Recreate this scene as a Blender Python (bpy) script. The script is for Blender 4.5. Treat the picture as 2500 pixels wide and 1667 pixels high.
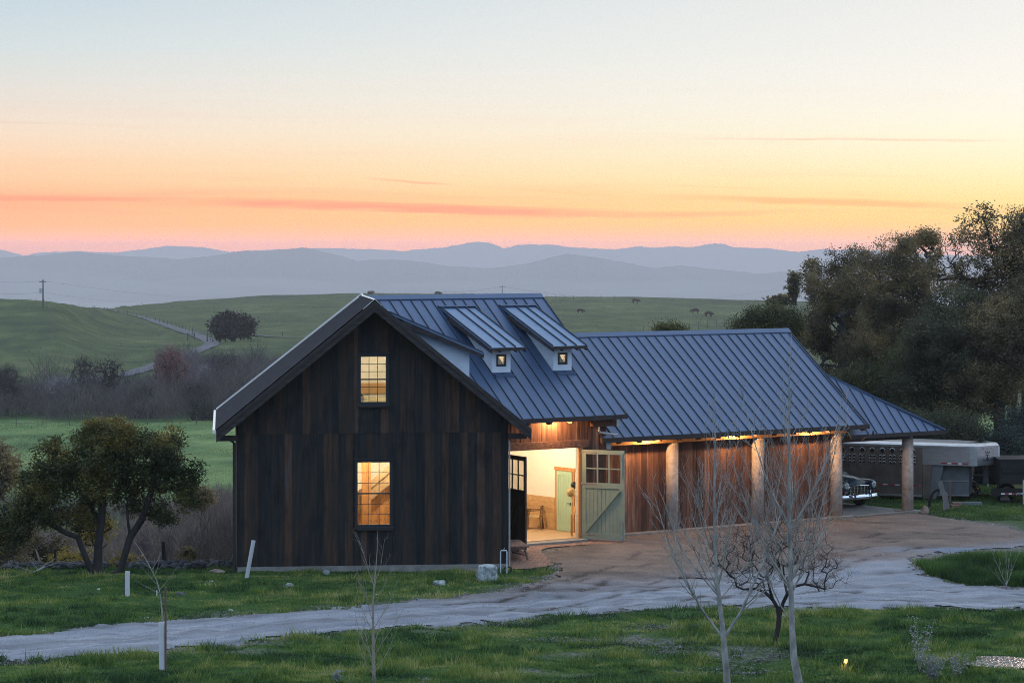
import bpy, bmesh, math, random
import numpy as np
from mathutils import Vector
R_ = math.radians
random.seed(7); rng = np.random.default_rng(11)
for o in list(bpy.data.objects): bpy.data.objects.remove(o)
sc = bpy.context.scene; col = sc.collection

# ---------------------------------------------------------------- camera
FPX, YH, CXP, CH = 6444.6, 613.0, 1250.0, 9.92      # focal length and horizon in photo pixels, eye height
cd = bpy.data.cameras.new('camera'); cam = bpy.data.objects.new('camera', cd); col.objects.link(cam)
cam.location = (0, 0, CH); cam.rotation_euler = (R_(90), 0, 0)
cd.sensor_width = 36; cd.lens = FPX / 2500 * 36; cd.shift_y = -(833.5 - YH) / 2500
cd.clip_start = 0.5; cd.clip_end = 60000
sc.camera = cam
sc.view_settings.view_transform = 'Standard'; sc.view_settings.look = 'None'
sc.view_settings.exposure = 0; sc.view_settings.gamma = 1
sc.cycles.max_bounces = 8; sc.cycles.diffuse_bounces = 3; sc.cycles.glossy_bounces = 3
sc.cycles.transparent_max_bounces = 16; sc.cycles.volume_bounces = 1
sc.cycles.caustics_reflective = False; sc.cycles.caustics_refractive = False
sc.cycles.use_denoising = True; sc.cycles.denoising_prefilter = 'NONE'; sc.cycles.filter_width = 1.0
sc.cycles.sample_clamp_indirect = 6

# ---------------------------------------------------------------- dusk sky
HAZE = 1.2e-4; HTOP = 86.0
def lin(c):
    return [((v/255)/12.92 if v/255 <= .04045 else ((v/255+.055)/1.055)**2.4) for v in c]
LAIR = (0.37, 0.405, 0.495)                            # light the hazy air itself scatters
def behind(d, z):                                     # sky radiance that, seen through the air, gives the colour d
    path = min((HTOP-CH)/max(z, 1e-4), 21000); T = math.exp(-HAZE*path)
    return [max(0.0, (a-l*(1-T))/T) for a, l in zip(lin(d), LAIR)]
skyL = [(613,(240,186,126)),(596,(246,188,128)),(575,(254,192,140)),(550,(254,190,150)),(520,(254,190,150)),(490,(253,184,146)),(450,(254,206,165)),
        (400,(254,214,178)),(340,(250,224,200)),(280,(240,226,212)),(200,(228,226,220)),(120,(215,224,226)),(0,(200,216,226)),(-30,(197,214,226))]
skyR = [(613,(246,194,112)),(596,(250,198,116)),(575,(254,202,128)),(550,(254,214,142)),(520,(254,224,152)),(490,(255,230,162)),(450,(255,240,182)),
        (400,(255,246,205)),(340,(255,250,222)),(280,(255,250,232)),(200,(252,248,238)),(120,(248,245,238)),(0,(243,241,237)),(-30,(241,240,237))]
world = bpy.data.worlds.new('World'); sc.world = world; world.use_nodes = True
nt = world.node_tree; nt.nodes.clear(); N = nt.nodes.new; L = nt.links.new
def mth(op, a, b=None, c=None, clamp=False, tree=None):
    t = tree or nt; n = t.nodes.new('ShaderNodeMath'); n.operation = op; n.use_clamp = clamp
    for i, v in enumerate((a, b, c)):
        if v is None: continue
        if isinstance(v, (int, float)): n.inputs[i].default_value = v
        else: t.links.new(v, n.inputs[i])
    return n.outputs[0]
tc = N('ShaderNodeTexCoord'); sp = N('ShaderNodeSeparateXYZ'); L(tc.outputs['Generated'], sp.inputs[0])
DX, DY, DZ = sp.outputs
def ramp(stops, fac):
    r = N('ShaderNodeValToRGB'); el = r.color_ramp.elements
    while len(el) < len(stops): el.new(0.5)
    for e, (p, c) in zip(el, sorted(stops, key=lambda s: s[0])):
        e.position = p; e.color = (*c, 1)
    L(fac, r.inputs[0]); return r.outputs[0]
def mixc(f, a, b, mode='MIX'):
    m = N('ShaderNodeMix'); m.data_type = 'RGBA'; m.blend_type = mode; m.clamp_result = False
    for s, v in ((0, f), (6, a), (7, b)):
        if isinstance(v, (int, float)): m.inputs[s].default_value = v
        elif isinstance(v, tuple): m.inputs[s].default_value = (*v, 1) if len(v) == 3 else v
        else: L(v, m.inputs[s])
    return m.outputs[2]
def sstops(tab):
    ys = [613, 609, 605, 601, 597, 593, 589, 585, 581, 577, 573, 568, 562, 555, 547, 538, 528, 515, 500, 485, 465, 440, 410, 370, 325, 270, 200, 120, 40, -31]
    t_ = sorted(tab); out = []
    for y in ys: c = [float(np.interp(y, [q[0] for q in t_], [q[1][k] for q in t_])) for k in range(3)]; out.append((max(0.0, (613-y)/FPX)/0.1, behind(c, max(0.0006, (613-y)/FPX))))
    return out
hy = mth('SQRT', mth('ADD', mth('MULTIPLY', DX, DX), mth('MULTIPLY', DY, DY)))
zfac = mth('DIVIDE', DZ, 0.1, clamp=True)
azi = mth('DIVIDE', DX, mth('MAXIMUM', hy, 0.001))
side = mth('ADD', mth('MULTIPLY', azi, 2.6), 0.5, clamp=True)
# the ramp clamps colours at its stops, so the strong low colours are kept by a factor
KS = 16.0
low = mixc(side, ramp([(p, [v/KS for v in c]) for p, c in sstops(skyL)], zfac), ramp([(p, [v/KS for v in c]) for p, c in sstops(skyR)], zfac))
# streaks of high cloud
cb = N('ShaderNodeCombineXYZ'); L(mth('MULTIPLY', azi, 7.0), cb.inputs[0]); L(mth('ADD', mth('MULTIPLY', DZ, 190.0), mth('MULTIPLY', azi, 2.2)), cb.inputs[1])
nz = N('ShaderNodeTexNoise'); nz.inputs['Scale'].default_value = 1.0; nz.inputs['Detail'].default_value = 5; nz.inputs['Roughness'].default_value = .5; nz.inputs['Distortion'].default_value = .6
L(cb.outputs[0], nz.inputs['Vector'])
band = N('ShaderNodeValToRGB'); L(zfac, band.inputs[0]); be = band.color_ramp.elements
for _ in range(7): be.new(.5)
for e, (p, v) in zip(be, [(0, 0), (.10, 0), (.14, .75), (.22, 1), (.27, .7), (.31, .25), (.42, .25), (.5, .35), (.7, .0)]): e.position = p; e.color = (v, v, v, 1)
cl = mth('MULTIPLY', mth('MULTIPLY', mth('SUBTRACT', nz.outputs[0], 0.52), 5.0, clamp=True), band.outputs[0])
low = mixc(mth('MULTIPLY', cl, 0.5), low, mixc(1.0, low, (0.99, 0.72, 0.70), 'MULTIPLY'))
# single banks and thin streaks, each at its own bearing and height
wv = N('ShaderNodeTexNoise'); wv.inputs['Scale'].default_value = 1.0; wv.inputs['Detail'].default_value = 4
cw = N('ShaderNodeCombineXYZ'); L(mth('MULTIPLY', azi, 22.0), cw.inputs[0]); L(mth('MULTIPLY', DZ, 260.0), cw.inputs[1]); L(cw.outputs[0], wv.inputs['Vector'])
wob = mth('MULTIPLY', mth('SUBTRACT', wv.outputs[0], .5), 0.0030)
for (px_, py_, hw_, hh_, slope, stg, tint) in [(1010, 508, 560, 13, .030, 1.0, (1.0, .55, .50)), (1000, 443, 120, 4, .055, .7, (1.0, .70, .66)), (2060, 343, 430, 3.5, .008, .75, (.96, .78, .74)), (1990, 492, 420, 10, .030, .8, (1.0, .74, .52)),
                                       (1560, 524, 560, 9, -.012, .6, (1.0, .72, .54)), (180, 487, 330, 8, .0, .7, (1.0, .70, .66)), (90, 305, 330, 4, .04, .45, (.94, .88, .86)), (1760, 459, 130, 3, .02, .55, (1.0, .84, .70)), (620, 440, 130, 5, .02, .3, (1.0, .88, .82)), (1380, 470, 220, 6, .05, .4, (1.0, .88, .74))]:
    ac, zc_ = (px_-CXP)/FPX, (613-py_)/FPX
    dz = mth('ABSOLUTE', mth('DIVIDE', mth('SUBTRACT', mth('ADD', DZ, wob), mth('ADD', zc_, mth('MULTIPLY', mth('SUBTRACT', azi, ac), -slope))), hh_/FPX)); da = mth('ABSOLUTE', mth('DIVIDE', mth('SUBTRACT', azi, ac), hw_/FPX))
    k_ = mth('MULTIPLY', mth('SUBTRACT', 1.0, mth('MULTIPLY', dz, dz), clamp=True), mth('SUBTRACT', 1.0, mth('MULTIPLY', da, da), clamp=True))
    k_ = mth('MULTIPLY', k_, mth('MULTIPLY', mth('ADD', wv.outputs[0], -.10), 2.9*stg), clamp=True)
    low = mixc(k_, low, mixc(1.0, low, tint, 'MULTIPLY'))
low = mixc(1.0, low, (KS, KS, KS), 'MULTIPLY')
high = ramp([(0, (.72, .78, .80)), (.10, (.88, .90, .92)), (.35, (.88, .95, 1.0)), (.7, (.74, .86, 1.0)), (1, (.64, .80, 1.0))], mth('MAXIMUM', DZ, 0.0))
back = ramp([(0, (.15, .21, .36)), (.12, (.29, .39, .62)), (.4, (.46, .66, 1.0)), (.7, (.58, .76, 1.0)), (1, (.64, .80, 1.0))], mth('MAXIMUM', DZ, 0.0))
HS = 1.30
high = mixc(1.0, high, (HS, HS, HS), 'MULTIPLY'); back = mixc(1.0, back, (HS, HS, HS), 'MULTIPLY')
front = mixc(mth('MULTIPLY', mth('SUBTRACT', DZ, 0.098), 10.0, clamp=True), low, high)
ff = mth('MULTIPLY', mth('ADD', mth('DIVIDE', DY, mth('MAXIMUM', hy, .001)), 0.25), 1.0, clamp=True)
skyc = mixc(ff, back, front)
skyc = mixc(mth('MULTIPLY', mth('MULTIPLY', DZ, -1.0), 60.0, clamp=True), skyc, (0.10, 0.12, 0.16))
bg = N('ShaderNodeBackground'); wo = N('ShaderNodeOutputWorld'); L(skyc, bg.inputs[0]); bg.inputs[1].default_value = 1.0; L(bg.outputs[0], wo.inputs[0])

# faint glow of the sun just under the hills, low behind the trees on the right
sd = bpy.data.lights.new('sun', 'SUN'); sd.energy = 0.5; sd.angle = R_(12); sd.color = (1, .62, .38)
sun = bpy.data.objects.new('sun', sd); col.objects.link(sun); sun.location = (0, 0, 60)
sun.rotation_euler = Vector((-.32, -.94, -.07)).to_track_quat('-Z', 'Y').to_euler()

# ---------------------------------------------------------------- helpers
def S(x):
    x = np.clip(x, 0, 1); return x*x*(3-2*x)
_perm = rng.random((256, 256))
def vn(x, y):                                         # smooth value noise 0..1
    x = np.asarray(x, float); y = np.asarray(y, float)
    xi = np.floor(x).astype(int); yi = np.floor(y).astype(int); fx = x-xi; fy = y-yi
    fx = fx*fx*(3-2*fx); fy = fy*fy*(3-2*fy); a = xi & 255; b = yi & 255; a1 = (a+1) & 255; b1 = (b+1) & 255
    return (_perm[a, b]*(1-fx)+_perm[a1, b]*fx)*(1-fy)+(_perm[a, b1]*(1-fx)+_perm[a1, b1]*fx)*fy
def fbm(x, y, o=3):
    s = 0; w = 0
    for k in range(o): s = s+vn(x*2**k+17*k, y*2**k+31*k)*.5**k; w += .5**k
    return s/w
EPS, TH = 0.1088, 0.6255
g1 = np.array([math.cos(EPS), math.sin(EPS)]); g2 = np.array([-math.sin(EPS), math.cos(EPS)])
r1 = np.array([math.cos(TH), math.sin(TH)]); r2 = np.array([-math.sin(TH), math.cos(TH)])
G0 = np.array([-8.469, 81.42]); C0 = G0+g1*4.2+g2*6.68
def GF(u, v, z): a = G0+g1*u+g2*v; return (a[0], a[1], z)      # frame of the gable end barn
def RF(u, v, z): a = C0+r1*u+r2*v; return (a[0], a[1], z)      # frame of the long wing
def W(x, y, z): return (x, y, z)

def terrain(X, Y, bumps=True):
    X = np.asarray(X, float); Y = np.asarray(Y, float)
    u = (X-C0[0])*r1[0]+(Y-C0[1])*r1[1]; v = (X-C0[0])*r2[0]+(Y-C0[1])*r2[1]
    z = .2*S((v+9.5)/4.5)*S((u+2)/3)
    z = z+.42*np.exp(-((X-15.5)/3.0)**2-((Y-81.0)/1.9)**2)
    z = z+np.where(Y < 46, S((46-Y)/20)*(np.maximum(0, 8.3-.2*Y)), 0)
    Ye = np.interp(X, [-400, -7, 10, 15, 400], [82.3, 82.6, 112, 118, 118]); d = np.maximum(0, Y-Ye)
    z = z-1.9*(1-np.exp(-d/4))-7.6*S(d/115)
    Ys = np.maximum(Y, 1.0); xp = CXP+FPX*X/Ys
    z = z-2.2*S((Y-200)/130)*S((600-np.abs(Y-0))/1000+1)
    far = Y > 330
    Yc = 700+550*S((xp-120)/330)
    yc = np.interp(xp, [-600, 0, 60, 110, 160, 250, 300, 400, 640, 900, 1200, 1330, 1600, 1850, 2100, 3000], [760, 729, 731, 735, 742, 753, 747, 738, 722, 716, 717, 724, 727, 732, 740, 760])
    zc = CH-(yc-YH)/FPX*Yc; t = np.clip((Y-420)/(Yc-420), 0, 1)
    zh = -12.7+(zc+12.7)*t**1.2
    zh = np.where(Y < 420, -11.7-1.0*np.clip((Y-330)/90, 0, 1), zh)
    zh = np.where(Y > Yc, np.maximum(zc-(Y-Yc)*.06, -160+0*Y), zh)
    z = np.where(far, zh, z)
    if bumps:
        near = S((130-Y)/40)*(1-.8*S((X+1.5)/1)*S((v+12)/2)*S((Y-80)/2)*S((18-X)/2))
        z = z+near*((fbm(X*1.1, Y*1.5, 3)-.5)*.20+(vn(X*.35, Y*.35)-.5)*.12)*S((Y-40)/8)
        fb = S((Y-120)/60)*S((2500-Y)/1000)
        z = z+fb*((fbm(X/38, Y/60, 3)-.5)*1.1*np.clip(Y/700, .3, 1.1)+(fbm(X/7, Y/12, 2)-.5)*.22)
        z = z+S((Y-3000)/2000)*(fbm(X/900, Y/1500, 3)-.5)*10
    return z
def tz(x, y): return float(terrain(x, y))
def pix(px, py, dz=0.0):                              # photo pixel -> point where it meets the ground
    dx = (px-CXP)/FPX; dz_ = -(py-YH)/FPX
    Y = np.concatenate([np.linspace(48, 130, 420), 130*1.008**np.arange(1, 420)])
    f = CH+dz_*Y-terrain(dx*Y, Y, False)
    k = np.argmax(f < 0) if (f < 0).any() else len(Y)-1
    a, b = Y[max(k-1, 0)], Y[k]
    for _ in range(24):
        m = (a+b)/2
        if CH+dz_*m-float(terrain(dx*m, m, False)) < 0: b = m
        else: a = m
    return (dx*b, b, tz(dx*b, b)+dz)
def at(px, py, Y): return ((px-CXP)/FPX*Y, Y, CH-(py-YH)/FPX*Y)

class MB:
    def __init__(s): s.v = []; s.f = []; s.t = []; s.tone = .5
    def add(s, vs, fs, tone=None):
        n = len(s.v); s.v += [tuple(p) for p in vs]; s.f += [tuple(i+n for i in f) for f in fs]
        s.t += [s.tone if tone is None else tone]*len(vs)
    def poly(s, pts, tone=None): s.add(pts, [tuple(range(len(pts)))], tone)
    def box(s, F, a, b, c, tone=None):
        (a0, a1), (b0, b1), (c0, c1) = a, b, c
        vs = [F(x, y, z) for z in (c0, c1) for (x, y) in ((a0, b0), (a1, b0), (a1, b1), (a0, b1))]
        s.add(vs, [(3, 2, 1, 0), (4, 5, 6, 7), (0, 1, 5, 4), (1, 2, 6, 5), (2, 3, 7, 6), (3, 0, 4, 7)], tone)
    def slab(s, pts, off, tone=None):                 # polygon extruded by the vector off
        n = len(pts); q = [tuple(p[i]+off[i] for i in range(3)) for p in pts]
        s.add(list(pts)+q, [tuple(range(n))[::-1], tuple(range(n, 2*n))]+[(i, (i+1) % n, n+(i+1) % n, n+i) for i in range(n)], tone)
    def bar(s, p, q, w, h=None, up=(0, 0, 1), tone=None):
        h = h or w; p = Vector(p); q = Vector(q); d = (q-p).normalized(); u = Vector(up)
        if abs(d.dot(u)) > .98: u = Vector((1, 0, 0))
        sx = d.cross(u).normalized(); sy = sx.cross(d).normalized()
        vs = [e+sx*a*w/2+sy*b*h/2 for e in (p, q) for a, b in ((-1, -1), (1, -1), (1, 1), (-1, 1))]
        s.add(vs, [(3, 2, 1, 0), (4, 5, 6, 7), (0, 1, 5, 4), (1, 2, 6, 5), (2, 3, 7, 6), (3, 0, 4, 7)], tone)
    def tube(s, path, rad, n=8, cap=True, tone=None):
        path = [Vector(p) for p in path]; m = len(path)
        if isinstance(rad, (int, float)): rad = [rad]*m
        vs = []; ref = None
        for i, p in enumerate(path):
            d = (path[min(i+1, m-1)]-path[max(i-1, 0)])
            d = d.normalized() if d.length > 1e-9 else Vector((0, 0, 1))
            if ref is None: ref = d.orthogonal().normalized()
            ref = (ref-d*ref.dot(d)); ref = ref.normalized() if ref.length > 1e-6 else d.orthogonal().normalized()
            b = d.cross(ref)
            vs += [p+(ref*math.cos(2*math.pi*k/n)+b*math.sin(2*math.pi*k/n))*rad[i] for k in range(n)]
        fs = [(i*n+k, i*n+(k+1) % n, (i+1)*n+(k+1) % n, (i+1)*n+k) for i in range(m-1) for k in range(n)]
        if cap: fs += [tuple(range(n))[::-1], tuple(range((m-1)*n, m*n))]
        s.add(vs, fs, tone)
    def cyl(s, p, q, r, n=20, r2=None, tone=None): s.tube([p, q], [r, r if r2 is None else r2], n, True, tone)
    def ball(s, c, r, nu=12, nv=8, jit=0, tone=None):
        rx, ry, rz = (r, r, r) if isinstance(r, (int, float)) else r
        vs = []; 
        for j in range(1, nv):
            th = math.pi*j/nv
            for i in range(nu):
                k = 1+jit*(random.random()-.5)
                vs.append((c[0]+rx*k*math.sin(th)*math.cos(2*math.pi*i/nu), c[1]+ry*k*math.sin(th)*math.sin(2*math.pi*i/nu), c[2]+rz*k*math.cos(th)))
        vs += [(c[0], c[1], c[2]+rz), (c[0], c[1], c[2]-rz)]; t = len(vs)-2
        fs = [(j*nu+i, (j+1)*nu+i, (j+1)*nu+(i+1) % nu, j*nu+(i+1) % nu) for j in range(nv-2) for i in range(nu)]
        fs += [(t, i, (i+1) % nu) for i in range(nu)]+[(t+1, (nv-2)*nu+(i+1) % nu, (nv-2)*nu+i) for i in range(nu)]
        s.add(vs, fs, tone)
    def build(s, name, mat, parent=None, loc=None, smooth=False, bevel=0):
        me = bpy.data.meshes.new(name); o = bpy.data.objects.new(name, me); col.objects.link(o)
        pl = np.array(parent['_w']) if parent is not None else np.zeros(3)
        w = np.array(loc if loc is not None else (pl if parent is not None else (0, 0, 0)), float)
        me.from_pydata([tuple(np.array(p)-w) for p in s.v], [], s.f)
        a = me.attributes.new('tone', 'FLOAT', 'POINT'); a.data.foreach_set('value', np.array(s.t, np.float32))
        me.materials.append(mat)
        if smooth: me.polygons.foreach_set('use_smooth', [True]*len(me.polygons))
        if parent is not None: o.parent = parent
        o.location = tuple(w-pl); o['_w'] = [float(k) for k in w]
        if bevel:
            b = o.modifiers.new('bevel', 'BEVEL'); b.width = bevel; b.segments = 2; b.limit_method = 'ANGLE'
        me.update(); return o
def bulk(name, V, Fc, T, mat, parent=None, k=3, smooth=False):     # fast mesh from numpy arrays, k corners per face
    me = bpy.data.meshes.new(name); o = bpy.data.objects.new(name, me); col.objects.link(o)
    pl = np.array(parent['_w']) if parent is not None else np.zeros(3)
    V = np.asarray(V, np.float32)-pl.astype(np.float32); Fc = np.asarray(Fc, np.int32)
    me.vertices.add(len(V)); me.vertices.foreach_set('co', V.ravel())
    me.loops.add(Fc.size); me.loops.foreach_set('vertex_index', Fc.ravel())
    me.polygons.add(len(Fc)); me.polygons.foreach_set('loop_start', np.arange(0, Fc.size, k, dtype=np.int32))
    me.polygons.foreach_set('loop_total', np.full(len(Fc), k, np.int32))
    a = me.attributes.new('tone', 'FLOAT', 'POINT'); a.data.foreach_set('value', np.asarray(T, np.float32))
    me.materials.append(mat); me.update(calc_edges=True)
    if smooth: me.polygons.foreach_set('use_smooth', [True]*len(me.polygons))
    if parent is not None: o.parent = parent
    o['_w'] = [float(x) for x in pl]; return o
def tag(o, label=None, cat=None, group=None, kind=None):
    for k, v in (('label', label), ('category', cat), ('group', group), ('kind', kind)):
        if v: o[k] = v
    return o
def empty(name, loc, label, cat, group=None, rz=0):
    o = bpy.data.objects.new(name, None); col.objects.link(o); o.location = loc; o.rotation_euler = (0, 0, rz)
    o.empty_display_size = .2; o['_w'] = [float(k) for k in loc]; return tag(o, label, cat, group)
def copy_tree(o, parent=None):
    c = o.copy(); col.objects.link(c); c.parent = parent
    for ch in o.children: copy_tree(ch, c)
    return c

# ---------------------------------------------------------------- materials
def new_mat(name):
    m = bpy.data.materials.new(name); m.use_nodes = True; t = m.node_tree; b = t.nodes['Principled BSDF']
    return m, t, b
def nd(t, kind, **kw):
    n = t.nodes.new(kind)
    for k, v in kw.items(): setattr(n, k, v)
    return n
def rampm(t, stops, fac):
    r = t.nodes.new('ShaderNodeValToRGB'); el = r.color_ramp.elements
    while len(el) < len(stops): el.new(.5)
    for e, (p, c) in zip(el, stops): e.position = p; e.color = (*c, 1)
    t.links.new(fac, r.inputs[0]); return r.outputs[0]
def mat(name, stops, scale=4, rough=.8, bump=.0, stretch=(1, 1, 1), metal=0, spec=.5, tone=0.0, detail=5, bscale=None, coat=0, trans=0, emit=None, dist=0):
    """Principled surface coloured by noise (object space); tone mixes in the mesh's own per-piece tone."""
    m, t, b = new_mat(name); l = t.links.new
    c = nd(t, 'ShaderNodeTexCoord'); mp = nd(t, 'ShaderNodeMapping'); mp.inputs['Scale'].default_value = stretch
    l(c.outputs['Object'], mp.inputs[0])
    n = nd(t, 'ShaderNodeTexNoise'); n.inputs['Scale'].default_value = scale; n.inputs['Detail'].default_value = detail; n.inputs['Roughness'].default_value = .6
    n.inputs['Distortion'].default_value = dist
    l(mp.outputs[0], n.inputs['Vector'])
    f = mth('MULTIPLY', mth('SUBTRACT', n.outputs[0], .5, tree=t), 2.4, tree=t); f = mth('ADD', f, .5, tree=t)
    if tone:
        a = nd(t, 'ShaderNodeAttribute'); a.attribute_name = 'tone'
        f = mth('ADD', mth('MULTIPLY', f, 1-tone, tree=t), mth('MULTIPLY', a.outputs['Fac'], tone, tree=t), tree=t)
    if len(stops) == 1: b.inputs['Base Color'].default_value = (*stops[0], 1)
    else:
        st = [(i/(len(stops)-1), s) for i, s in enumerate(stops)]
        l(rampm(t, st, f), b.inputs['Base Color'])
    b.inputs['Roughness'].default_value = rough; b.inputs['Metallic'].default_value = metal
    b.inputs['Specular IOR Level'].default_value = spec; b.inputs['Coat Weight'].default_value = coat
    if bump:
        n2 = n
        if bscale:
            n2 = nd(t, 'ShaderNodeTexNoise'); n2.inputs['Scale'].default_value = bscale; n2.inputs['Detail'].default_value = 4; l(mp.outputs[0], n2.inputs['Vector'])
        bp = nd(t, 'ShaderNodeBump'); bp.inputs['Strength'].default_value = min(1, bump*4); bp.inputs['Distance'].default_value = .02
        l(n2.outputs[0], bp.inputs['Height']); l(bp.outputs[0], b.inputs['Normal'])
    if trans:
        tr = nd(t, 'ShaderNodeBsdfTranslucent'); ms = nd(t, 'ShaderNodeMixShader'); ms.inputs[0].default_value = trans
        if len(stops) > 1: l(b.inputs['Base Color'].links[0].from_socket, tr.inputs[0])
        else: tr.inputs[0].default_value = (*stops[0], 1)
        out = t.nodes['Material Output']; l(b.outputs[0], ms.inputs[1]); l(tr.outputs[0], ms.inputs[2]); l(ms.outputs[0], out.inputs[0])
    if emit:
        b.inputs['Emission Color'].default_value = (*emit[0], 1); b.inputs['Emission Strength'].default_value = emit[1]
    return m
def wood(name, stops, rough=.85, tone=.75, scale=3, bump=.25, spec=.3, axis='z'):
    st = {'z': (4, 4, .3), 'x': (.3, 4, 4), 'y': (4, .3, 4)}[axis]
    return mat(name, stops, scale, rough, bump, st, tone=tone, spec=spec, detail=8)
M = {}
M['barnwood'] = wood('dark_barn_board', [(.005, .006, .008), (.011, .012, .014), (.020, .020, .021), (.038, .024, .018), (.074, .038, .024), (.056, .066, .080)], tone=.60, bump=.35)
def stain(m, scale, amt, dark, light):
    """weather blotches with shapes of their own, larger than a board"""
    t = m.node_tree; l = t.links.new; b = t.nodes['Principled BSDF']; src = b.inputs['Base Color'].links[0].from_socket
    c = nd(t, 'ShaderNodeTexCoord'); q = nd(t, 'ShaderNodeMapping'); q.inputs['Scale'].default_value = (1, 1, .45); l(c.outputs['Object'], q.inputs[0])
    n = nd(t, 'ShaderNodeTexNoise'); n.inputs['Scale'].default_value = scale; n.inputs['Detail'].default_value = 7; n.inputs['Roughness'].default_value = .65; l(q.outputs[0], n.inputs['Vector'])
    r = rampm(t, [(.34, dark), (.5, (1, 1, 1)), (.66, light)], n.outputs[0]); k = nd(t, 'ShaderNodeMix', data_type='RGBA'); k.blend_type = 'MULTIPLY'; k.clamp_result = False; k.inputs[0].default_value = amt
    l(src, k.inputs[6]); l(r, k.inputs[7]); v = nd(t, 'ShaderNodeMix', data_type='RGBA'); v.blend_type = 'MULTIPLY'; v.clamp_result = False; v.inputs[0].default_value = 1; l(k.outputs[2], v.inputs[6]); v.inputs[7].default_value = (1.25, 1.25, 1.25, 1); l(v.outputs[2], b.inputs['Base Color'])
stain(M['barnwood'], 1.6, .9, (.35, .38, .45), (1, .92, .84))
M['redwood'] = wood('brown_board', [(.030, .015, .011), (.080, .037, .024), (.15, .072, .045), (.34, .21, .15)], tone=.5, bump=.3)
M['beam'] = wood('rough_beam', [(.06, .028, .018), (.14, .07, .045), (.22, .12, .08)], tone=.2, axis='x')
M['pine'] = wood('pine_wood', [(.30, .13, .045), (.46, .22, .08), (.58, .31, .13)], tone=.3, bump=.1)
M['barge'] = wood('barge_board', [(.02, .018, .02), (.045, .038, .038), (.075, .062, .06)], tone=.3, axis='x')
M['fascia'] = mat('dark_fascia', [(.022, .016, .015), (.04, .03, .028)], 5, .7)
M['metal_roof'] = mat('standing_seam_metal', [(.052, .092, .175), (.075, .122, .22)], 1.2, .42, .05, metal=.25, spec=.5, tone=.5, bscale=60)
M['seam'] = mat('seam_metal', [(.035, .045, .065), (.05, .06, .085)], 3, .5, metal=.3)
stain(M['redwood'], 2.2, .7, (.45, .45, .5), (1, .97, .92))
M['corrugated'] = mat('corrugated_metal', [(.022, .022, .027), (.045, .045, .054)], 3, .85, metal=0, spec=.15)
M['flashing'] = mat('bright_flashing', [(.78, .72, .68), (.88, .84, .80)], 6, .35, metal=.1)
M['stucco'] = mat('white_stucco', [(.66, .73, .82), (.78, .84, .90)], 3, .9, .15, bscale=30)
M['concrete'] = mat('concrete', [(.17, .16, .15), (.30, .285, .26)], 3, .9, .2, bscale=40)
M['pillar'] = mat('pillar_concrete', [(.30, .24, .20), (.46, .38, .32), (.52, .45, .40)], 6, .92, .35, bscale=45)
M['white_wall'] = mat('white_plaster', [(.74, .71, .64), (.80, .77, .70)], 2, .9)
M['black_metal'] = mat('black_metal', [(.012, .013, .015), (.03, .03, .034)], 6, .45, metal=.5)
M['zinc'] = mat('galvanised', [(.40, .43, .46), (.6, .63, .66)], 9, .4, metal=.6)
M['sage'] = mat('sage_paint', [(.26, .32, .24), (.33, .40, .30)], 3, .55, .05)
M['mint'] = mat('mint_paint', [(.36, .50, .36), (.40, .55, .40)], 3, .55)
M['bluegrey'] = mat('frame_black', [(.012, .014, .018), (.02, .022, .028)], 4, .6)
def glass(name, tint=(.9, .9, .9), gl=.10):
    m, t, b = new_mat(name); t.nodes.remove(b); a = nd(t, 'ShaderNodeBsdfTransparent'); a.inputs[0].default_value = (*tint, 1)
    g = nd(t, 'ShaderNodeBsdfGlossy'); g.inputs['Roughness'].default_value = .03; ms = nd(t, 'ShaderNodeMixShader'); ms.inputs[0].default_value = gl
    t.links.new(a.outputs[0], ms.inputs[1]); t.links.new(g.outputs[0], ms.inputs[2]); t.links.new(ms.outputs[0], t.nodes['Material Output'].inputs[0]); return m
M['glass'] = glass('window_glass'); M['dark_glass'] = glass('vehicle_glass', (.25, .3, .32), .3)
def lamp_glow(name, c, s): return mat(name, [c], emit=(c, s))
M['lampglow'] = lamp_glow('lamp_glow', (1, .62, .28), 9)

def leafmat(name, cols, trans=.25, rough=.6):
    return mat(name, cols, .6, rough, 0, tone=.75, trans=trans, spec=.3)
M['bark'] = mat('grey_bark', [(.035, .034, .036), (.08, .078, .08)], 6, .95, .4, (1, 1, .4))
# ================================================================ THE SETTING
def grid_mesh(name, XX, YY, ZZ, mat_, attrs=None, mask=None, smooth=True):
    ny, nx = XX.shape; V = np.stack([XX, YY, ZZ], -1).reshape(-1, 3)
    idx = np.arange(nx*ny).reshape(ny, nx)
    q = np.stack([idx[:-1, :-1], idx[:-1, 1:], idx[1:, 1:], idx[1:, :-1]], -1).reshape(-1, 4)
    if mask is not None:
        mk = mask.reshape(-1); q = q[mk[q].all(1)]
        used = np.unique(q); re = np.full(len(V), -1); re[used] = np.arange(len(used)); V = V[used]; q = re[q]
    else: used = np.arange(len(V))
    T = (attrs['tone'] if attrs and 'tone' in attrs else np.full((ny, nx), .5)).reshape(-1)[used]
    o = bulk(name, V, q, T, mat_, None, 4, smooth)
    for k, a in (attrs or {}).items():
        if k == 'tone': continue
        at_ = o.data.attributes.new(k, 'FLOAT', 'POINT'); at_.data.foreach_set('value', a.reshape(-1)[used].astype(np.float32))
    return o
def inpoly(px, py, poly):
    ins = np.zeros(px.shape, bool); n = len(poly)
    for i in range(n):
        x0, y0 = poly[i]; x1, y1 = poly[(i+1) % n]
        if y0 == y1: continue
        c = ((y0 > py) != (y1 > py)) & (px < (x1-x0)*(py-y0)/(y1-y0)+x0); ins ^= c
    return ins
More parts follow.
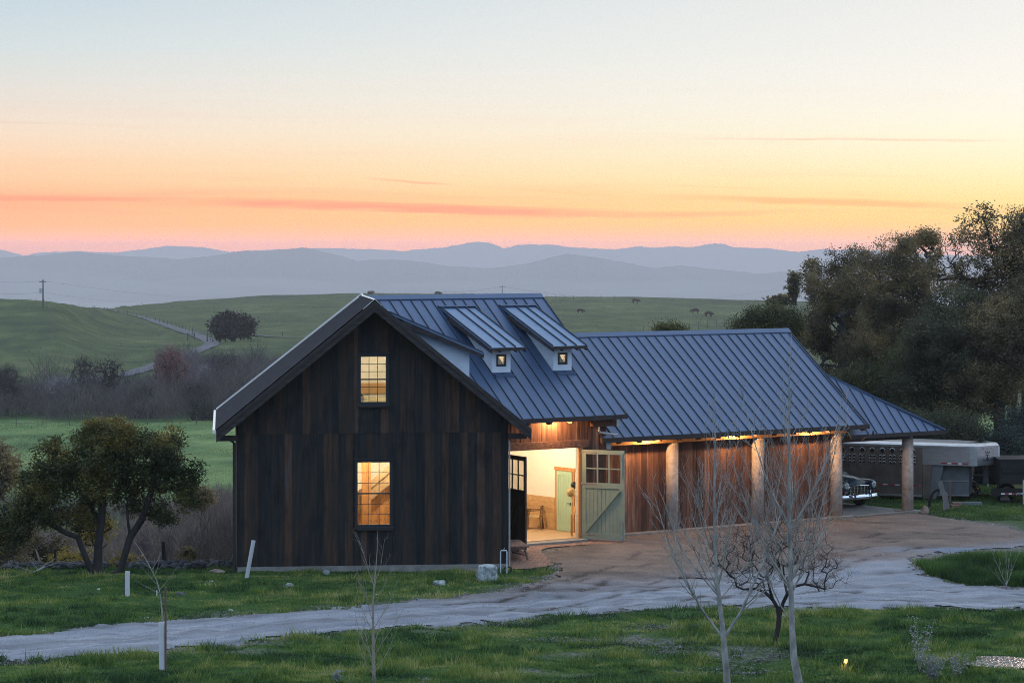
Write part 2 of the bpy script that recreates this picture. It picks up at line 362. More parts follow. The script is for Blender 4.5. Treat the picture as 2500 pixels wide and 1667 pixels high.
def dist_poly(px, py, poly):                          # distance to the outline
    d = np.full(px.shape, 1e9); n = len(poly)
    for i in range(n):
        x0, y0 = poly[i]; x1, y1 = poly[(i+1) % n]; dx, dy = x1-x0, y1-y0
        t = np.clip(((px-x0)*dx+(py-y0)*dy)/(dx*dx+dy*dy+1e-9), 0, 1)
        d = np.minimum(d, np.hypot(px-x0-t*dx, py-y0-t*dy))
    return d
def to_photo(X, Y, Z): return CXP+FPX*X/Y, YH+FPX*(CH-Z)/Y

# outline of the gravel (traced on the ground) in metres
def gp(pts): return [pix(x, y)[:2] for x, y in pts]
GRAVEL = gp([(-350, 1600), (-60, 1562), (0, 1557), (150, 1545), (300, 1522), (500, 1505), (700, 1496), (900, 1482), (1100, 1462), (1240, 1440), (1320, 1418), (1352, 1398),
    (1350, 1386), (1328, 1352), (1345, 1338), (1440, 1326), (1530, 1310), (1640, 1296), (1850, 1281), (2062, 1268), (2150, 1258), (2238, 1252), (2290, 1262), (2360, 1272), (2440, 1282), (2520, 1300), (2900, 1320),
    (2900, 1352), (2520, 1337), (2400, 1344), (2290, 1354), (2240, 1366), (2218, 1378), (2262, 1398), (2330, 1418), (2420, 1430), (2520, 1438), (2900, 1440), (2900, 1490), (2500, 1484),
    (2300, 1481), (2000, 1480), (1750, 1483), (1600, 1490), (1400, 1503), (1200, 1519), (900, 1537), (700, 1557), (500, 1581), (300, 1600), (0, 1613), (-60, 1618), (-350, 1650)])
PATIO = gp([(1236, 1392), (1300, 1390), (1345, 1383), (1352, 1381), (1338, 1360), (1322, 1346), (1340, 1338), (1430, 1330), (1548, 1327), (1520, 1318), (1420, 1306), (1280, 1322), (1236, 1330)])

def make_ground():
    ux = np.concatenate([-np.geomspace(.9, .235, 16), np.linspace(-.23, .23, 231), np.geomspace(.235, .9, 16)])
    Yr = np.concatenate([np.linspace(-30, 50, 18), np.arange(52, 118, .2), 118*1.0165**np.arange(0, 320)]); Yr = Yr[Yr < 21300]
    U, Y = np.meshgrid(ux, Yr); X = U*np.maximum(Y, 60.0)
    Z = terrain(X, Y)
    gr = inpoly(X+(vn(X*2, Y*2)-.5)*.5, Y+(vn(X*2+9, Y*2)-.5)*.5, GRAVEL)
    dg = dist_poly(X, Y, GRAVEL)
    Z = Z-.06*S((np.where(inpoly(X, Y, GRAVEL), dg, 0)-.45)/.4)
    dp = dist_poly(X, Y, PATIO); Z = Z-.03*S(np.where(inpoly(X, Y, PATIO), dp, 0)/.3)
    dirt = np.where(gr, 1.0, np.clip(1-dg/(.35+1.1*vn(X*.7, Y*.7)), 0, 1)*.9)
    # bare soil patches in the foreground grass and the paddock track
    for px, py, rx, ry in [(520, 1592, 2.0, .55), (1040, 1545, .6, .3), (1780, 1590, 2.4, 1.6), (1560, 1560, 1.6, 1.1), (1350, 1640, 1.4, .8), (1400, 1600, 1.2, .5)]:
        c = pix(px, py); e = ((X-c[0])/rx)**2+((Y-c[1])/ry)**2
        dirt = np.maximum(dirt, np.clip(1.15-e, 0, 1)*np.clip(.25+1.6*(fbm(X*1.6, Y*1.6, 3)-.35), 0, 1))
    field = S((Y-185)/15)*S((345-Y)/12)*1.0
    rank = S((Y-84)/6)*S((190-Y)/15)                  # rough slope below the house
    m, t, b = new_mat('grassland'); l = t.links.new
    c = nd(t, 'ShaderNodeTexCoord')
    def noise(sc_, mp=(1, 1, 1), det=5):
        q = nd(t, 'ShaderNodeMapping'); q.inputs['Scale'].default_value = mp; l(c.outputs['Object'], q.inputs[0])
        n = nd(t, 'ShaderNodeTexNoise'); n.inputs['Scale'].default_value = sc_; n.inputs['Detail'].default_value = det; l(q.outputs[0], n.inputs['Vector']); return n.outputs[0]
    def at_(n): a = nd(t, 'ShaderNodeAttribute'); a.attribute_name = n; return a.outputs['Fac']
    def mx(f, a, b_, mode='MIX'):
        k = nd(t, 'ShaderNodeMix', data_type='RGBA'); k.blend_type = mode
        for s, v in ((0, f), (6, a), (7, b_)):
            if isinstance(v, (int, float)): k.inputs[s].default_value = v
            elif isinstance(v, tuple): k.inputs[s].default_value = (*v, 1)
            else: l(v, k.inputs[s])
        return k.outputs[2]
    fine = noise(9, (1, 1, 1), 8); mid = noise(.9, (1, 1, 1), 5); med2 = noise(.22, (1, .35, 1), 6); big = noise(.045, (1, .6, 1), 5); huge = noise(.012, (1, .45, 1), 4)
    near = rampm(t, [(.25, (.012, .036, .010)), (.42, (.022, .060, .014)), (.58, (.045, .092, .020)), (.8, (.10, .13, .04))], mth('ADD', mth('MULTIPLY', fine, .55, tree=t), mth('MULTIPLY', mid, .45, tree=t), tree=t))
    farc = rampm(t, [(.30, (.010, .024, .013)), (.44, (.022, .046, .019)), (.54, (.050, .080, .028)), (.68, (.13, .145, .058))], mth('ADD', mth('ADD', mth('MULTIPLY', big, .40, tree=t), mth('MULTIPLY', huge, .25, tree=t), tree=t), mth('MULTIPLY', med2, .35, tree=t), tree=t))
    fld = rampm(t, [(.36, (.050, .105, .038)), (.48, (.090, .165, .055)), (.62, (.17, .235, .085))], mth('ADD', mth('MULTIPLY', big, .4, tree=t), mth('MULTIPLY', med2, .6, tree=t), tree=t))
    rnk = rampm(t, [(.3, (.028, .045, .022)), (.5, (.055, .085, .035)), (.75, (.10, .085, .055))], mth('ADD', mth('MULTIPLY', mid, .6, tree=t), mth('MULTIPLY', fine, .4, tree=t), tree=t))
    drt = rampm(t, [(.3, (.05, .046, .042)), (.5, (.12, .112, .108)), (.72, (.24, .235, .24))], fine)
    mist_tone = rampm(t, [(.3, (.13, .15, .15)), (.7, (.22, .24, .24))], huge)  # far valley floor, valley mist painted in as a paler ground colour
    cc = mx(at_('far'), near, farc); cc = mx(at_('field'), cc, fld); cc = mx(at_('rank'), cc, rnk); cc = mx(at_('dirt'), cc, drt); cc = mx(at_('vfar'), cc, mist_tone)
    l(cc, b.inputs['Base Color']); b.inputs['Roughness'].default_value = .95; b.inputs['Specular IOR Level'].default_value = .15
    bp = nd(t, 'ShaderNodeBump'); bp.inputs['Strength'].default_value = .7; bp.inputs['Distance'].default_value = .06; l(fine, bp.inputs['Height']); l(bp.outputs[0], b.inputs['Normal'])
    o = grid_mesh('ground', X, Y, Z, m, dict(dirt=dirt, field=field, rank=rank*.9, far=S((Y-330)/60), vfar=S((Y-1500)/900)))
    return tag(o, kind='structure')
make_ground()

# gravel road and yard: one sheet with ragged edges, ruts and a brown dirt apron by the wing
def make_gravel():
    xs = np.arange(-17.5, 21, .09); ys = np.arange(61, 101, .09); X, Y = np.meshgrid(xs, ys)
    e = .7*(fbm(X*1.6, Y*1.6, 3)-.5)+.3*(vn(X*5, Y*5)-.5)+.34*(rng.random(X.shape)-.5)
    inside = inpoly(X, Y, GRAVEL); d = dist_poly(X, Y, GRAVEL)*np.where(inside, 1, -1)
    mask = (d+e) > 0.0
    cen = [np.array(pix(x, y)[:2]) for x, y in [(-60, 1590), (300, 1561), (700, 1526), (1200, 1495), (1600, 1462), (2000, 1452), (2520, 1460), (2900, 1465)]]
    dc = np.full(X.shape, 1e9); sgn = np.zeros(X.shape)
    for a, b in zip(cen[:-1], cen[1:]):
        ab = b-a; t = np.clip(((X-a[0])*ab[0]+(Y-a[1])*ab[1])/(ab@ab), 0, 1); dx = X-a[0]-t*ab[0]; dy = Y-a[1]-t*ab[1]; dd = np.hypot(dx, dy)
        s = np.sign(ab[0]*dy-ab[1]*dx); m_ = dd < dc; dc = np.where(m_, dd, dc); sgn = np.where(m_, s, sgn)
    q = dc*sgn+(vn(X*.5, Y*.5)-.5)*.3
    rut = np.exp(-((q-.75)/.32)**2)+np.exp(-((q+.8)/.32)**2)
    Z = terrain(X, Y)+.030-.022*S((.35-d)/.35)-.02*rut*(dc < 2.2)+(fbm(X*4, Y*4, 2)-.5)*.03
    v = (X-C0[0])*r2[0]+(Y-C0[1])*r2[1]; u = (X-C0[0])*r1[0]+(Y-C0[1])*r1[1]
    brown = S((v+15.0+2.2*(fbm(X*.4, Y*.4)-.5))/4.5)*S((Y-73.5)/2)
    blue = np.exp(-(((X-pix(2390, 1343)[0])/3.2)**2+((Y-pix(2390, 1343)[1])/.8)**2))
    damp = np.zeros(X.shape)
    for px, py, rx, ry in [(1690, 1412, 1.0, .35), (2180, 1398, .6, .3), (1340, 1440, 1.4, .5), (1430, 1425, 1.0, .25), (1600, 1430, 1.3, .4)]:
        c = pix(px, py); damp = np.maximum(damp, np.exp(-((X-c[0])/rx)**2-((Y-c[1])/ry)**2))
    trk = np.zeros(X.shape)
    for pts in ([(1080, 1478), (1250, 1462), (1380, 1430), (1480, 1390), (1560, 1350)], [(1140, 1486), (1310, 1470), (1440, 1436), (1545, 1390), (1680, 1345)], [(1300, 1492), (1600, 1440), (1900, 1380), (2200, 1320)], [(1240, 1486), (1560, 1428), (1860, 1365), (2150, 1305)],
                [(1500, 1488), (1800, 1455), (2200, 1440), (2520, 1452)], [(1700, 1478), (2100, 1464), (2520, 1468)], [(1200, 1450), (1290, 1442), (1380, 1415), (1500, 1385)], [(2350, 1290), (2200, 1310), (2050, 1350), (1900, 1420), (1750, 1465)], [(2400, 1312), (2250, 1335), (2100, 1372), (1980, 1430)]):
        P_ = [np.array(pix(*q_)[:2]) for q_ in pts]; Q_ = []
        for i in range(len(P_)-1):
            a0, a1, a2, a3 = P_[max(i-1, 0)], P_[i], P_[i+1], P_[min(i+2, len(P_)-1)]
            for k in range(8): tt = k/8; Q_.append(.5*((2*a1)+(-a0+a2)*tt+(2*a0-5*a1+4*a2-a3)*tt*tt+(-a0+3*a1-3*a2+a3)*tt**3))
        Q_.append(P_[-1]); dm = np.full(X.shape, 1e9)
        for a, b_ in zip(Q_[:-1], Q_[1:]):
            ab = b_-a; tt = np.clip(((X-a[0])*ab[0]+(Y-a[1])*ab[1])/(ab@ab+1e-9), 0, 1); dm = np.minimum(dm, np.hypot(X-a[0]-tt*ab[0], Y-a[1]-tt*ab[1]))
        trk = np.maximum(trk, np.exp(-(dm/.13)**2)*np.clip((fbm(X*1.2+pts[0][0], Y*1.2, 2)-.38)*4, 0, 1))
    Z = Z-.025*trk
    mot = np.clip((fbm(X*.5+3, Y*.9, 4)-.52)*5, 0, 1)
    m, t, b = new_mat('gravel'); l = t.links.new; c = nd(t, 'ShaderNodeTexCoord')
    def noise(s_, det=6, mp=(1, 1, 1)):
        q_ = nd(t, 'ShaderNodeMapping'); q_.inputs['Scale'].default_value = mp; l(c.outputs['Object'], q_.inputs[0])
        n = nd(t, 'ShaderNodeTexNoise'); n.inputs['Scale'].default_value = s_; n.inputs['Detail'].default_value = det; n.inputs['Roughness'].default_value = .7; l(q_.outputs[0], n.inputs['Vector']); return n.outputs[0]
    st_ = nd(t, 'ShaderNodeAttribute'); st_.attribute_name = 'streak'
    f = mth('ADD', mth('MULTIPLY', noise(20, 8), .66, tree=t), mth('MULTIPLY', st_.outputs['Fac'], .34, tree=t), tree=t)
    grey = rampm(t, [(.30, (.13, .14, .17)), (.50, (.23, .245, .285)), (.70, (.38, .39, .43))], f)
    brn = rampm(t, [(.33, (.06, .046, .04)), (.48, (.14, .108, .092)), (.66, (.25, .20, .175))], f)
    def a_(n): a = nd(t, 'ShaderNodeAttribute'); a.attribute_name = n; return a.outputs['Fac']
    def mx(fc, a, b_):
        k = nd(t, 'ShaderNodeMix', data_type='RGBA')
        for s, vv in ((0, fc), (6, a), (7, b_)):
            if isinstance(vv, tuple): k.inputs[s].default_value = (*vv, 1)
            else: l(vv, k.inputs[s])
        return k.outputs[2]
    cc = mx(a_('brown'), grey, brn); cc = mx(a_('blue'), cc, (.17, .23, .32)); cc = mx(a_('damp'), cc, (.05, .042, .04))
    l(cc, b.inputs['Base Color']); b.inputs['Roughness'].default_value = .9; b.inputs['Specular IOR Level'].default_value = .25
    bp = nd(t, 'ShaderNodeBump'); bp.inputs['Strength'].default_value = .8; bp.inputs['Distance'].default_value = .03; l(noise(22, 6), bp.inputs['Height']); l(bp.outputs[0], b.inputs['Normal'])
    o = grid_mesh('gravel_road', X, Y, Z, m, dict(brown=np.clip(brown, 0, 1), streak=np.clip(.5+.8*(fbm(X*.22+4, q*5.5+50, 3)-.5)*S((4-dc)/2)+.5*(fbm(X*1.3, Y*2.4, 3)-.5), 0, 1), blue=blue*.8, damp=np.clip(damp*.7+.8*trk+.45*mot*brown+.34*np.clip(np.exp(-(q/.42)**2)+.8*S((np.abs(q)-1.35)/.5)*(dc < 3), 0, 1)*(vn(X*.9, Y*2.2) > .3)*S((X+20)/4)*(1-brown), 0, 1)), mask)
    return tag(o, kind='structure')
make_gravel()

# puddle in the yard, creek glint and the pond at the lower right
def water(name, cpx, rx, ry, dz, rot=0):
    c = pix(*cpx); pts = []
    for k in range(40):
        a = 2*math.pi*k/40; r = 1+.18*math.sin(3*a+1)+.12*math.sin(5*a)
        x, y = rx*r*math.cos(a), ry*r*math.sin(a); pts.append((c[0]+x*math.cos(rot)-y*math.sin(rot), c[1]+x*math.sin(rot)+y*math.cos(rot), c[2]+dz))
    b = MB(); b.slab(pts, (0, 0, -.004)); return tag(b.build(name, M_water), kind='structure')
M_water = mat('still_water', [(.03, .035, .04)], 3, .04, .03, bscale=5, spec=1.0)
M_pool = mat('rippled_water', [(.02, .03, .045), (.06, .08, .11)], 8, .10, .6, (1, .4, 1), bscale=14, spec=1.0)
water('puddle', (1688, 1412), .75, .14, .045)
b = MB(); c = pix(2470, 1618)
pts = [(c[0]+(rx_)*math.cos(a), c[1]+ry_*math.sin(a), c[2]+.05) for a, rx_, ry_ in [(2*math.pi*k/36, 1.05*(1+.2*math.sin(4*2*math.pi*k/36)), .95*(1+.15*math.cos(3*2*math.pi*k/36))) for k in range(36)]]
b.slab(pts, (0, 0, -.004)); tag(b.build('pond_water', M_pool), kind='structure')
b = MB(); cx_, cy_, cz_ = pix(545, 1347); b.slab([(cx_-.9, cy_-3, cz_+.55), (cx_+.9, cy_-2.5, cz_+.55), (cx_+1.0, cy_+3, cz_+.55), (cx_-.7, cy_+3, cz_+.55)], (0, 0, -.004)); tag(b.build('creek_water', M_water), kind='structure')

# brick patio and the paved strip in front of the doors
def brickmat():
    m, t, b = new_mat('brick_paving'); l = t.links.new; c = nd(t, 'ShaderNodeTexCoord'); q = nd(t, 'ShaderNodeMapping'); q.inputs['Rotation'].default_value = (0, 0, -TH); l(c.outputs['Object'], q.inputs[0])
    br = nd(t, 'ShaderNodeTexBrick'); br.inputs['Scale'].default_value = 1; br.inputs['Brick Width'].default_value = .21; br.inputs['Row Height'].default_value = .105; br.inputs['Mortar Size'].default_value = .013
    br.inputs['Color1'].default_value = (.34, .17, .13, 1); br.inputs['Color2'].default_value = (.16, .075, .06, 1); br.inputs['Mortar'].default_value = (.05, .04, .035, 1); l(q.outputs[0], br.inputs['Vector'])
    n = nd(t, 'ShaderNodeTexNoise'); n.inputs['Scale'].default_value = 3; n.inputs['Detail'].default_value = 6; l(c.outputs['Object'], n.inputs['Vector'])
    k = nd(t, 'ShaderNodeMix', data_type='RGBA'); k.blend_type = 'MIX'; l(mth('MULTIPLY', n.outputs[0], .28, tree=t), k.inputs[0]); l(br.outputs[0], k.inputs[6]); k.inputs[7].default_value = (.30, .25, .19, 1)
    l(k.outputs[2], b.inputs['Base Color']); b.inputs['Roughness'].default_value = .9
    bp = nd(t, 'ShaderNodeBump'); bp.inputs['Strength'].default_value = .6; bp.inputs['Distance'].default_value = .01; l(br.outputs[1], bp.inputs['Height']); bp.invert = True; l(bp.outputs[0], b.inputs['Normal']); return m
M['brick'] = brickmat()
xs = np.arange(-1.2, 6, .08); ys = np.arange(82, 92, .08); X, Y = np.meshgrid(xs, ys)
o = grid_mesh('brick_patio', X, Y, terrain(X, Y)+.03, M['brick'], None, inpoly(X, Y, PATIO) & ~((Y > 0) & inpoly(X, Y, [GF(-1, 0, 0)[:2], GF(8.45, 0, 0)[:2], GF(8.45, 8, 0)[:2], GF(-1, 8, 0)[:2]]))); tag(o, kind='structure')

# ridges in the haze: each a real hill form with its own distance
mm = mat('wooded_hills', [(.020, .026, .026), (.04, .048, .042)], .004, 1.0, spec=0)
mp_ = mat('mist_pale_hills', [(.10, .12, .12), (.17, .19, .19)], .003, 1.0, spec=0)  # lightened base colour stands in for mist lying at the ridge foot
def ridge(name, Yd, crest, base=-160, depth=2500, rough=4):
    px = np.linspace(-700, 3300, 1000); yp = np.interp(px, *zip(*crest))
    zc = CH-(yp-YH)/FPX*Yd+(fbm(px/22, px*0+Yd, 3)-.5)*rough+(vn(px/5.5, px*0)-.5)*rough*.5
    prof = [(-1, 0), (-.75, .12), (-.5, .38), (-.25, .70), (-.1, .92), (0, 1), (.12, .9), (.5, .4), (1, 0)]
    XX = []; YY = []; ZZ = []
    for s, h in prof:
        y = Yd+s*depth+300*(vn(px/90, px*0+3)-.5)*(abs(s) > .01)
        XX.append((px-CXP)/FPX*Yd); YY.append(np.full(px.shape, 1.0)*y); ZZ.append(base-6+(zc-base+6)*h+(vn(px/60+s*9, px*0+s*5)-.5)*20*h*(1-h)*4*.6)
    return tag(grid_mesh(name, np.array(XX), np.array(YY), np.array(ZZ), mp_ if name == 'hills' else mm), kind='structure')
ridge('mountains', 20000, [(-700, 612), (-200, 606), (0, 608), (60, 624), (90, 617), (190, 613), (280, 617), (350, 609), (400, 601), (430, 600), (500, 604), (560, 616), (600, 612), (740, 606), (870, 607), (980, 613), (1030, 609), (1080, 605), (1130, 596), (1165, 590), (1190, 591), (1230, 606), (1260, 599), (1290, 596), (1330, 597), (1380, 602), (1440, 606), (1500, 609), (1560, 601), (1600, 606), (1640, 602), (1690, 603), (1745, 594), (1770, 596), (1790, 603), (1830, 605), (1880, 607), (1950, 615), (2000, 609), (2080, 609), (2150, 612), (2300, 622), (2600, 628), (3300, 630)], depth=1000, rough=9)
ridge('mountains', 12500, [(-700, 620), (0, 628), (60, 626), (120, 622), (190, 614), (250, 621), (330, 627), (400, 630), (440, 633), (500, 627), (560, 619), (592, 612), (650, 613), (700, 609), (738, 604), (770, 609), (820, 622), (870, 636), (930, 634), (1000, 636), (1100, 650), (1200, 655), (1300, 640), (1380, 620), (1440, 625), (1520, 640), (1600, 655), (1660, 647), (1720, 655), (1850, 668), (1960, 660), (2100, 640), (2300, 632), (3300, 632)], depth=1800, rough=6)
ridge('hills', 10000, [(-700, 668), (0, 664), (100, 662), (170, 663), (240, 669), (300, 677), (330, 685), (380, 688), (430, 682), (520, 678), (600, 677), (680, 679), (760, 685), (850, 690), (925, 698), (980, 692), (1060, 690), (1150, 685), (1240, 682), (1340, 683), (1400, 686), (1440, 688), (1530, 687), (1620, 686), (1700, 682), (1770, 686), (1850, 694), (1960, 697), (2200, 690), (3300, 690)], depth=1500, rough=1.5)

# the far farm road, winding up to the saddle
def path_strip(name, pts, width, mat_, lift=.05, n=14):
    P = [np.array(pix(x, y)) for x, y in pts]; Q = []
    for i in range(len(P)-1):
        p0, p1, p2, p3 = P[max(i-1, 0)], P[i], P[i+1], P[min(i+2, len(P)-1)]
        for k in range(n):
            t = k/n; Q.append(.5*((2*p1)+(-p0+p2)*t+(2*p0-5*p1+4*p2-p3)*t*t+(-p0+3*p1-3*p2+p3)*t**3))
    Q.append(P[-1]); L_, R2 = [], []
    for i, q in enumerate(Q):
        d = Q[min(i+1, len(Q)-1)]-Q[max(i-1, 0)]; d[2] = 0; d /= np.linalg.norm(d)+1e-9; nrm = np.array([-d[1], d[0], 0]); w = width/2*(1+.1*math.sin(i*1.7))
        L_.append(q+nrm*w); R2.append(q-nrm*w)
    V = []
    for a, c_ in zip(L_, R2):
        for s in np.linspace(0, 1, 5):
            p = a*(1-s)+c_*s; p[2] = tz(p[0], p[1])+lift+.03*(1-abs(2*s-1)); V.append(p)
    F_ = [(i*5+k, i*5+k+1, (i+1)*5+k+1, (i+1)*5+k) for i in range(len(Q)-1) for k in range(4)]
    return bulk(name, V, F_, np.full(len(V), .5), mat_, None, 4, True)
M['track'] = mat('far_track', [(.045, .055, .075), (.08, .09, .12)], .5, .95)
tag(path_strip('road', [(-60, 975), (20, 962), (90, 948), (170, 932), (250, 921), (340, 905), (420, 878), (470, 862), (508, 848), (516, 838), (500, 828), (470, 818), (440, 806), (400, 793), (360, 781), (320, 769), (285, 761), (262, 756)], 3.6, M['track'], .2), kind='structure')
tag(path_strip('path', [(445, 810), (480, 815), (520, 816), (600, 820), (700, 823), (800, 824)], 2.4, M['track'], .25), kind='structure')

# the air itself
hz = bpy.data.materials.new('haze'); hz.use_nodes = True; ht = hz.node_tree; ht.nodes.clear()
ho = ht.nodes.new('ShaderNodeOutputMaterial'); hv = ht.nodes.new('ShaderNodeVolumePrincipled'); hv.inputs['Color'].default_value = (.87, .815, .835, 1); hv.inputs['Density'].default_value = HAZE; hv.inputs['Anisotropy'].default_value = 0
ht.links.new(hv.outputs[0], ho.inputs['Volume'])
b = MB(); b.box(W, (-19500, 19500), (-400, 21700), (-190, HTOP)); o = b.build('haze', hz); tag(o, kind='stuff')
# ================================================================ THE BARN
ZR, SE, ZE = 8.377, 4.85, 4.405; PG = (ZR-ZE)/SE
barn = empty('barn', RF(3, 0, 0), 'dark plank barn with grey metal roofs, glowing windows and open green doors', 'barn')
def nrm_off(F, du, dv, dz):
    o = np.array(F(0, 0, 0)); return tuple(np.array(F(du, dv, dz))-o)
def zroofG(u, s=ZR): return s-PG*abs(u-4.2)
def split(a, b, w0=.17, w1=.29):
    xs = [a]
    while xs[-1] < b-.3: xs.append(xs[-1]+random.uniform(w0, w1))
    xs.append(b); return xs
def boards(b, F, u0, u1, zb, zt, v, th=.03, holes=(), tonef=None, zjit=0.0, sgn=-1, w=(.17, .29), breaks=()):
    """vertical boards in plane v of frame F between zb and zt(u); every board has its own width, thickness and tone"""
    cuts = sorted({u0, u1, *[h[0] for h in holes], *[h[1] for h in holes], *breaks})
    for a0, b0 in zip(cuts[:-1], cuts[1:]):
        xs = split(a0, b0, *w) if b0-a0 > .3 else [a0, b0]
        for a, c in zip(xs[:-1], xs[1:]):
            a_, c_ = a+.003, c-.003; segs = [(zb+random.uniform(-zjit, zjit), None)]
            mid = (a+c)/2
            for h in holes:
                if h[0]-1e-6 <= mid <= h[1]+1e-6: segs = [(zb, h[2]), (h[3], None)]
            for s0, s1 in segs:
                tn = tonef(mid) if tonef else random.random(); d = th+random.uniform(0, .012)
                t0 = zt(a_) if s1 is None else s1; t1 = zt(c_) if s1 is None else s1
                vs = [F(x, v+sgn*dd, z) for dd in (0, d) for x, z in ((a_, s0), (c_, s0), (c_, t1), (a_, t0))]
                b.add(vs, [(3, 2, 1, 0), (4, 5, 6, 7), (0, 1, 5, 4), (1, 2, 6, 5), (2, 3, 7, 6), (3, 0, 4, 7)], tn)
def dtone(u=None): return random.choice([random.uniform(0, .35)]*5+[random.uniform(.3, .62)]*3+[random.uniform(.62, .8)]*2+[random.uniform(.9, 1)])
W1 = (3.69, 4.71, 1.44, 3.39); W2 = (3.79, 4.59, 5.24, 6.66)
# gable facade
b = MB()
fr = .075
boards(b, GF, 0, 8.4, .19, lambda u: 4.33, 0, holes=[(W1[0]-fr, W1[1]+fr, W1[2]-fr, W1[3]+fr)], tonef=dtone)
b.build('gable_wall', M['barnwood'], barn)
b = MB()
boards(b, GF, .0, 8.4, 4.28, lambda u: zroofG(u)-.20, 0, th=.052, holes=[(W2[0]-fr, W2[1]+fr, W2[2]-fr, W2[3]+fr)], tonef=lambda u: dtone()*.95+.03, zjit=.012, breaks=(4.2,))
b.build('gable_siding', M['barnwood'], barn)
# sheathing behind the boards with real openings, side wall and rear walls
def wall_with_holes(F, u0, u1, z0, z1, v, th, holes):
    b = MB(); us = sorted({u0, u1, *[h[0] for h in holes], *[h[1] for h in holes]})
    for a, c in zip(us[:-1], us[1:]):
        hs = [h for h in holes if h[0] <= (a+c)/2 <= h[1]]; z = z0
        for h in sorted(hs, key=lambda h: h[2]): b.box(F, (a, c), (v, v+th), (z, h[2])); z = h[3]
        if z < z1: b.box(F, (a, c), (v, v+th), (z, z1))
    return b
b = wall_with_holes(GF, .02, 8.38, .05, 4.25, .01, .14, [W1]); b.build('wall', M['white_wall'], barn)
b = wall_with_holes(GF, .02, 8.38, .19, 4.3, .001, .008, [(W1[0]-fr, W1[1]+fr, W1[2]-fr, W1[3]+fr)]); b.build('underlay', M['black_metal'], barn)
b = wall_with_holes(GF, 2.6, 5.8, 4.301, 6.85, .001, .008, [(W2[0]-fr, W2[1]+fr, W2[2]-fr, W2[3]+fr)]); b.slab([GF(.3, .001, 4.301), GF(2.6, .001, 4.301), GF(2.6, .001, 6.75), GF(.3, .001, 4.8)], nrm_off(GF, 0, .008, 0)); b.slab([GF(8.1, .001, 4.301), GF(5.8, .001, 4.301), GF(5.8, .001, 6.75), GF(8.1, .001, 4.8)], nrm_off(GF, 0, .008, 0)); b.slab([GF(2.6, .001, 6.851), GF(5.8, .001, 6.851), GF(4.2, .001, 8.0)], nrm_off(GF, 0, .008, 0)); b.build('underlay', M['black_metal'], barn)
b = wall_with_holes(GF, 2.6, 5.8, 4.252, 6.85, .01, .14, [W2])
for (p, q) in (((.2, 2.6)), ((5.8, 8.2))):
    b.slab([GF(p, .01, 4.252), GF(q, .01, 4.252), GF(q, .01, max(4.26, zroofG(q)-.25)), GF(p, .01, max(4.26, zroofG(p)-.25))], tuple(np.append(g2*.14, 0)))
b.slab([GF(2.6, .01, 6.852), GF(5.8, .01, 6.852), GF(4.2, .01, zroofG(4.2)-.25)], tuple(np.append(g2*.14, 0)))
b.build('wall', M['white_wall'], barn)
b = MB(); b.box(GF, (-.02, .12), (.16, 9.3), (.05, 4.6)); b.build('wall', M['barnwood'], barn)              # left side
b = MB(); b.box(GF, (8.3, 8.42), (.16, 4.4), (.05, 4.6)); b.build('wall', M['barnwood'], barn)             # right side behind the corner
b = MB(); b.box(RF, (-2.2, 7.0), (4.1, 4.22), (.05, 4.8)); b.build('wall', M['barnwood'], barn)
b = MB(); b.box(GF, (.0, 8.4), (-.035, .10), (-.25, .185)); b.build('foundation', M['concrete'], barn)
# windows of the gable
def sash_window(F, w, v, name='window'):
    u0, u1, z0, z1 = w; b = MB(); f = fr
    for (a, c, d, e) in ((u0-f, u0+.012, z0-f, z1+f), (u1-.012, u1+f, z0-f, z1+f), (u0, u1, z1-.012, z1+f), (u0, u1, z0-f, z0+.012)):
        b.box(F, (a, c), (v-.055, v+.06), (d, e))
    b.box(F, (u0-f-.03, u1+f+.03), (v-.09, v+.02), (z1+f, z1+f+.025))
    b.box(F, (u0-f-.03, u1+f+.03), (v-.085, v+.02), (z0-f-.055, z0-f))
    fo = b.build(name, M['bluegrey'], barn)
    b = MB(); zm = (z0+z1)/2; b.box(F, (u0, u1), (v-.03, v+.02), (zm-.022, zm+.022))
    for k in (1, 2): x = u0+(u1-u0)*k/3; b.box(F, (x-.009, x+.009), (v-.024, v+.012), (z0, z1))
    for k in (1, 2, 4, 5): z = z0+(z1-z0)*k/6; b.box(F, (u0, u1), (v-.022, v+.010), (z-.009, z+.009))
    b.build('muntins', M['bluegrey'], fo)
    b = MB(); b.box(F, (u0, u1), (v+.026, v+.030), (z0, z1)); b.build('pane', M['glass'], fo)
    b = MB(); b.box(F, (u0-.01, u1+.01), (v-.11, v+.02), (z0-f-.09, z0-f-.056)); b.build('sill', M['barnwood'], fo)
sash_window(GF, W1, -.03); sash_window(GF, W2, -.04)
# gable roof ------------------------------------------------------
OF = -.71
Lr = 6.68; ext = SE/math.tan((math.pi/2+TH-EPS)/2)
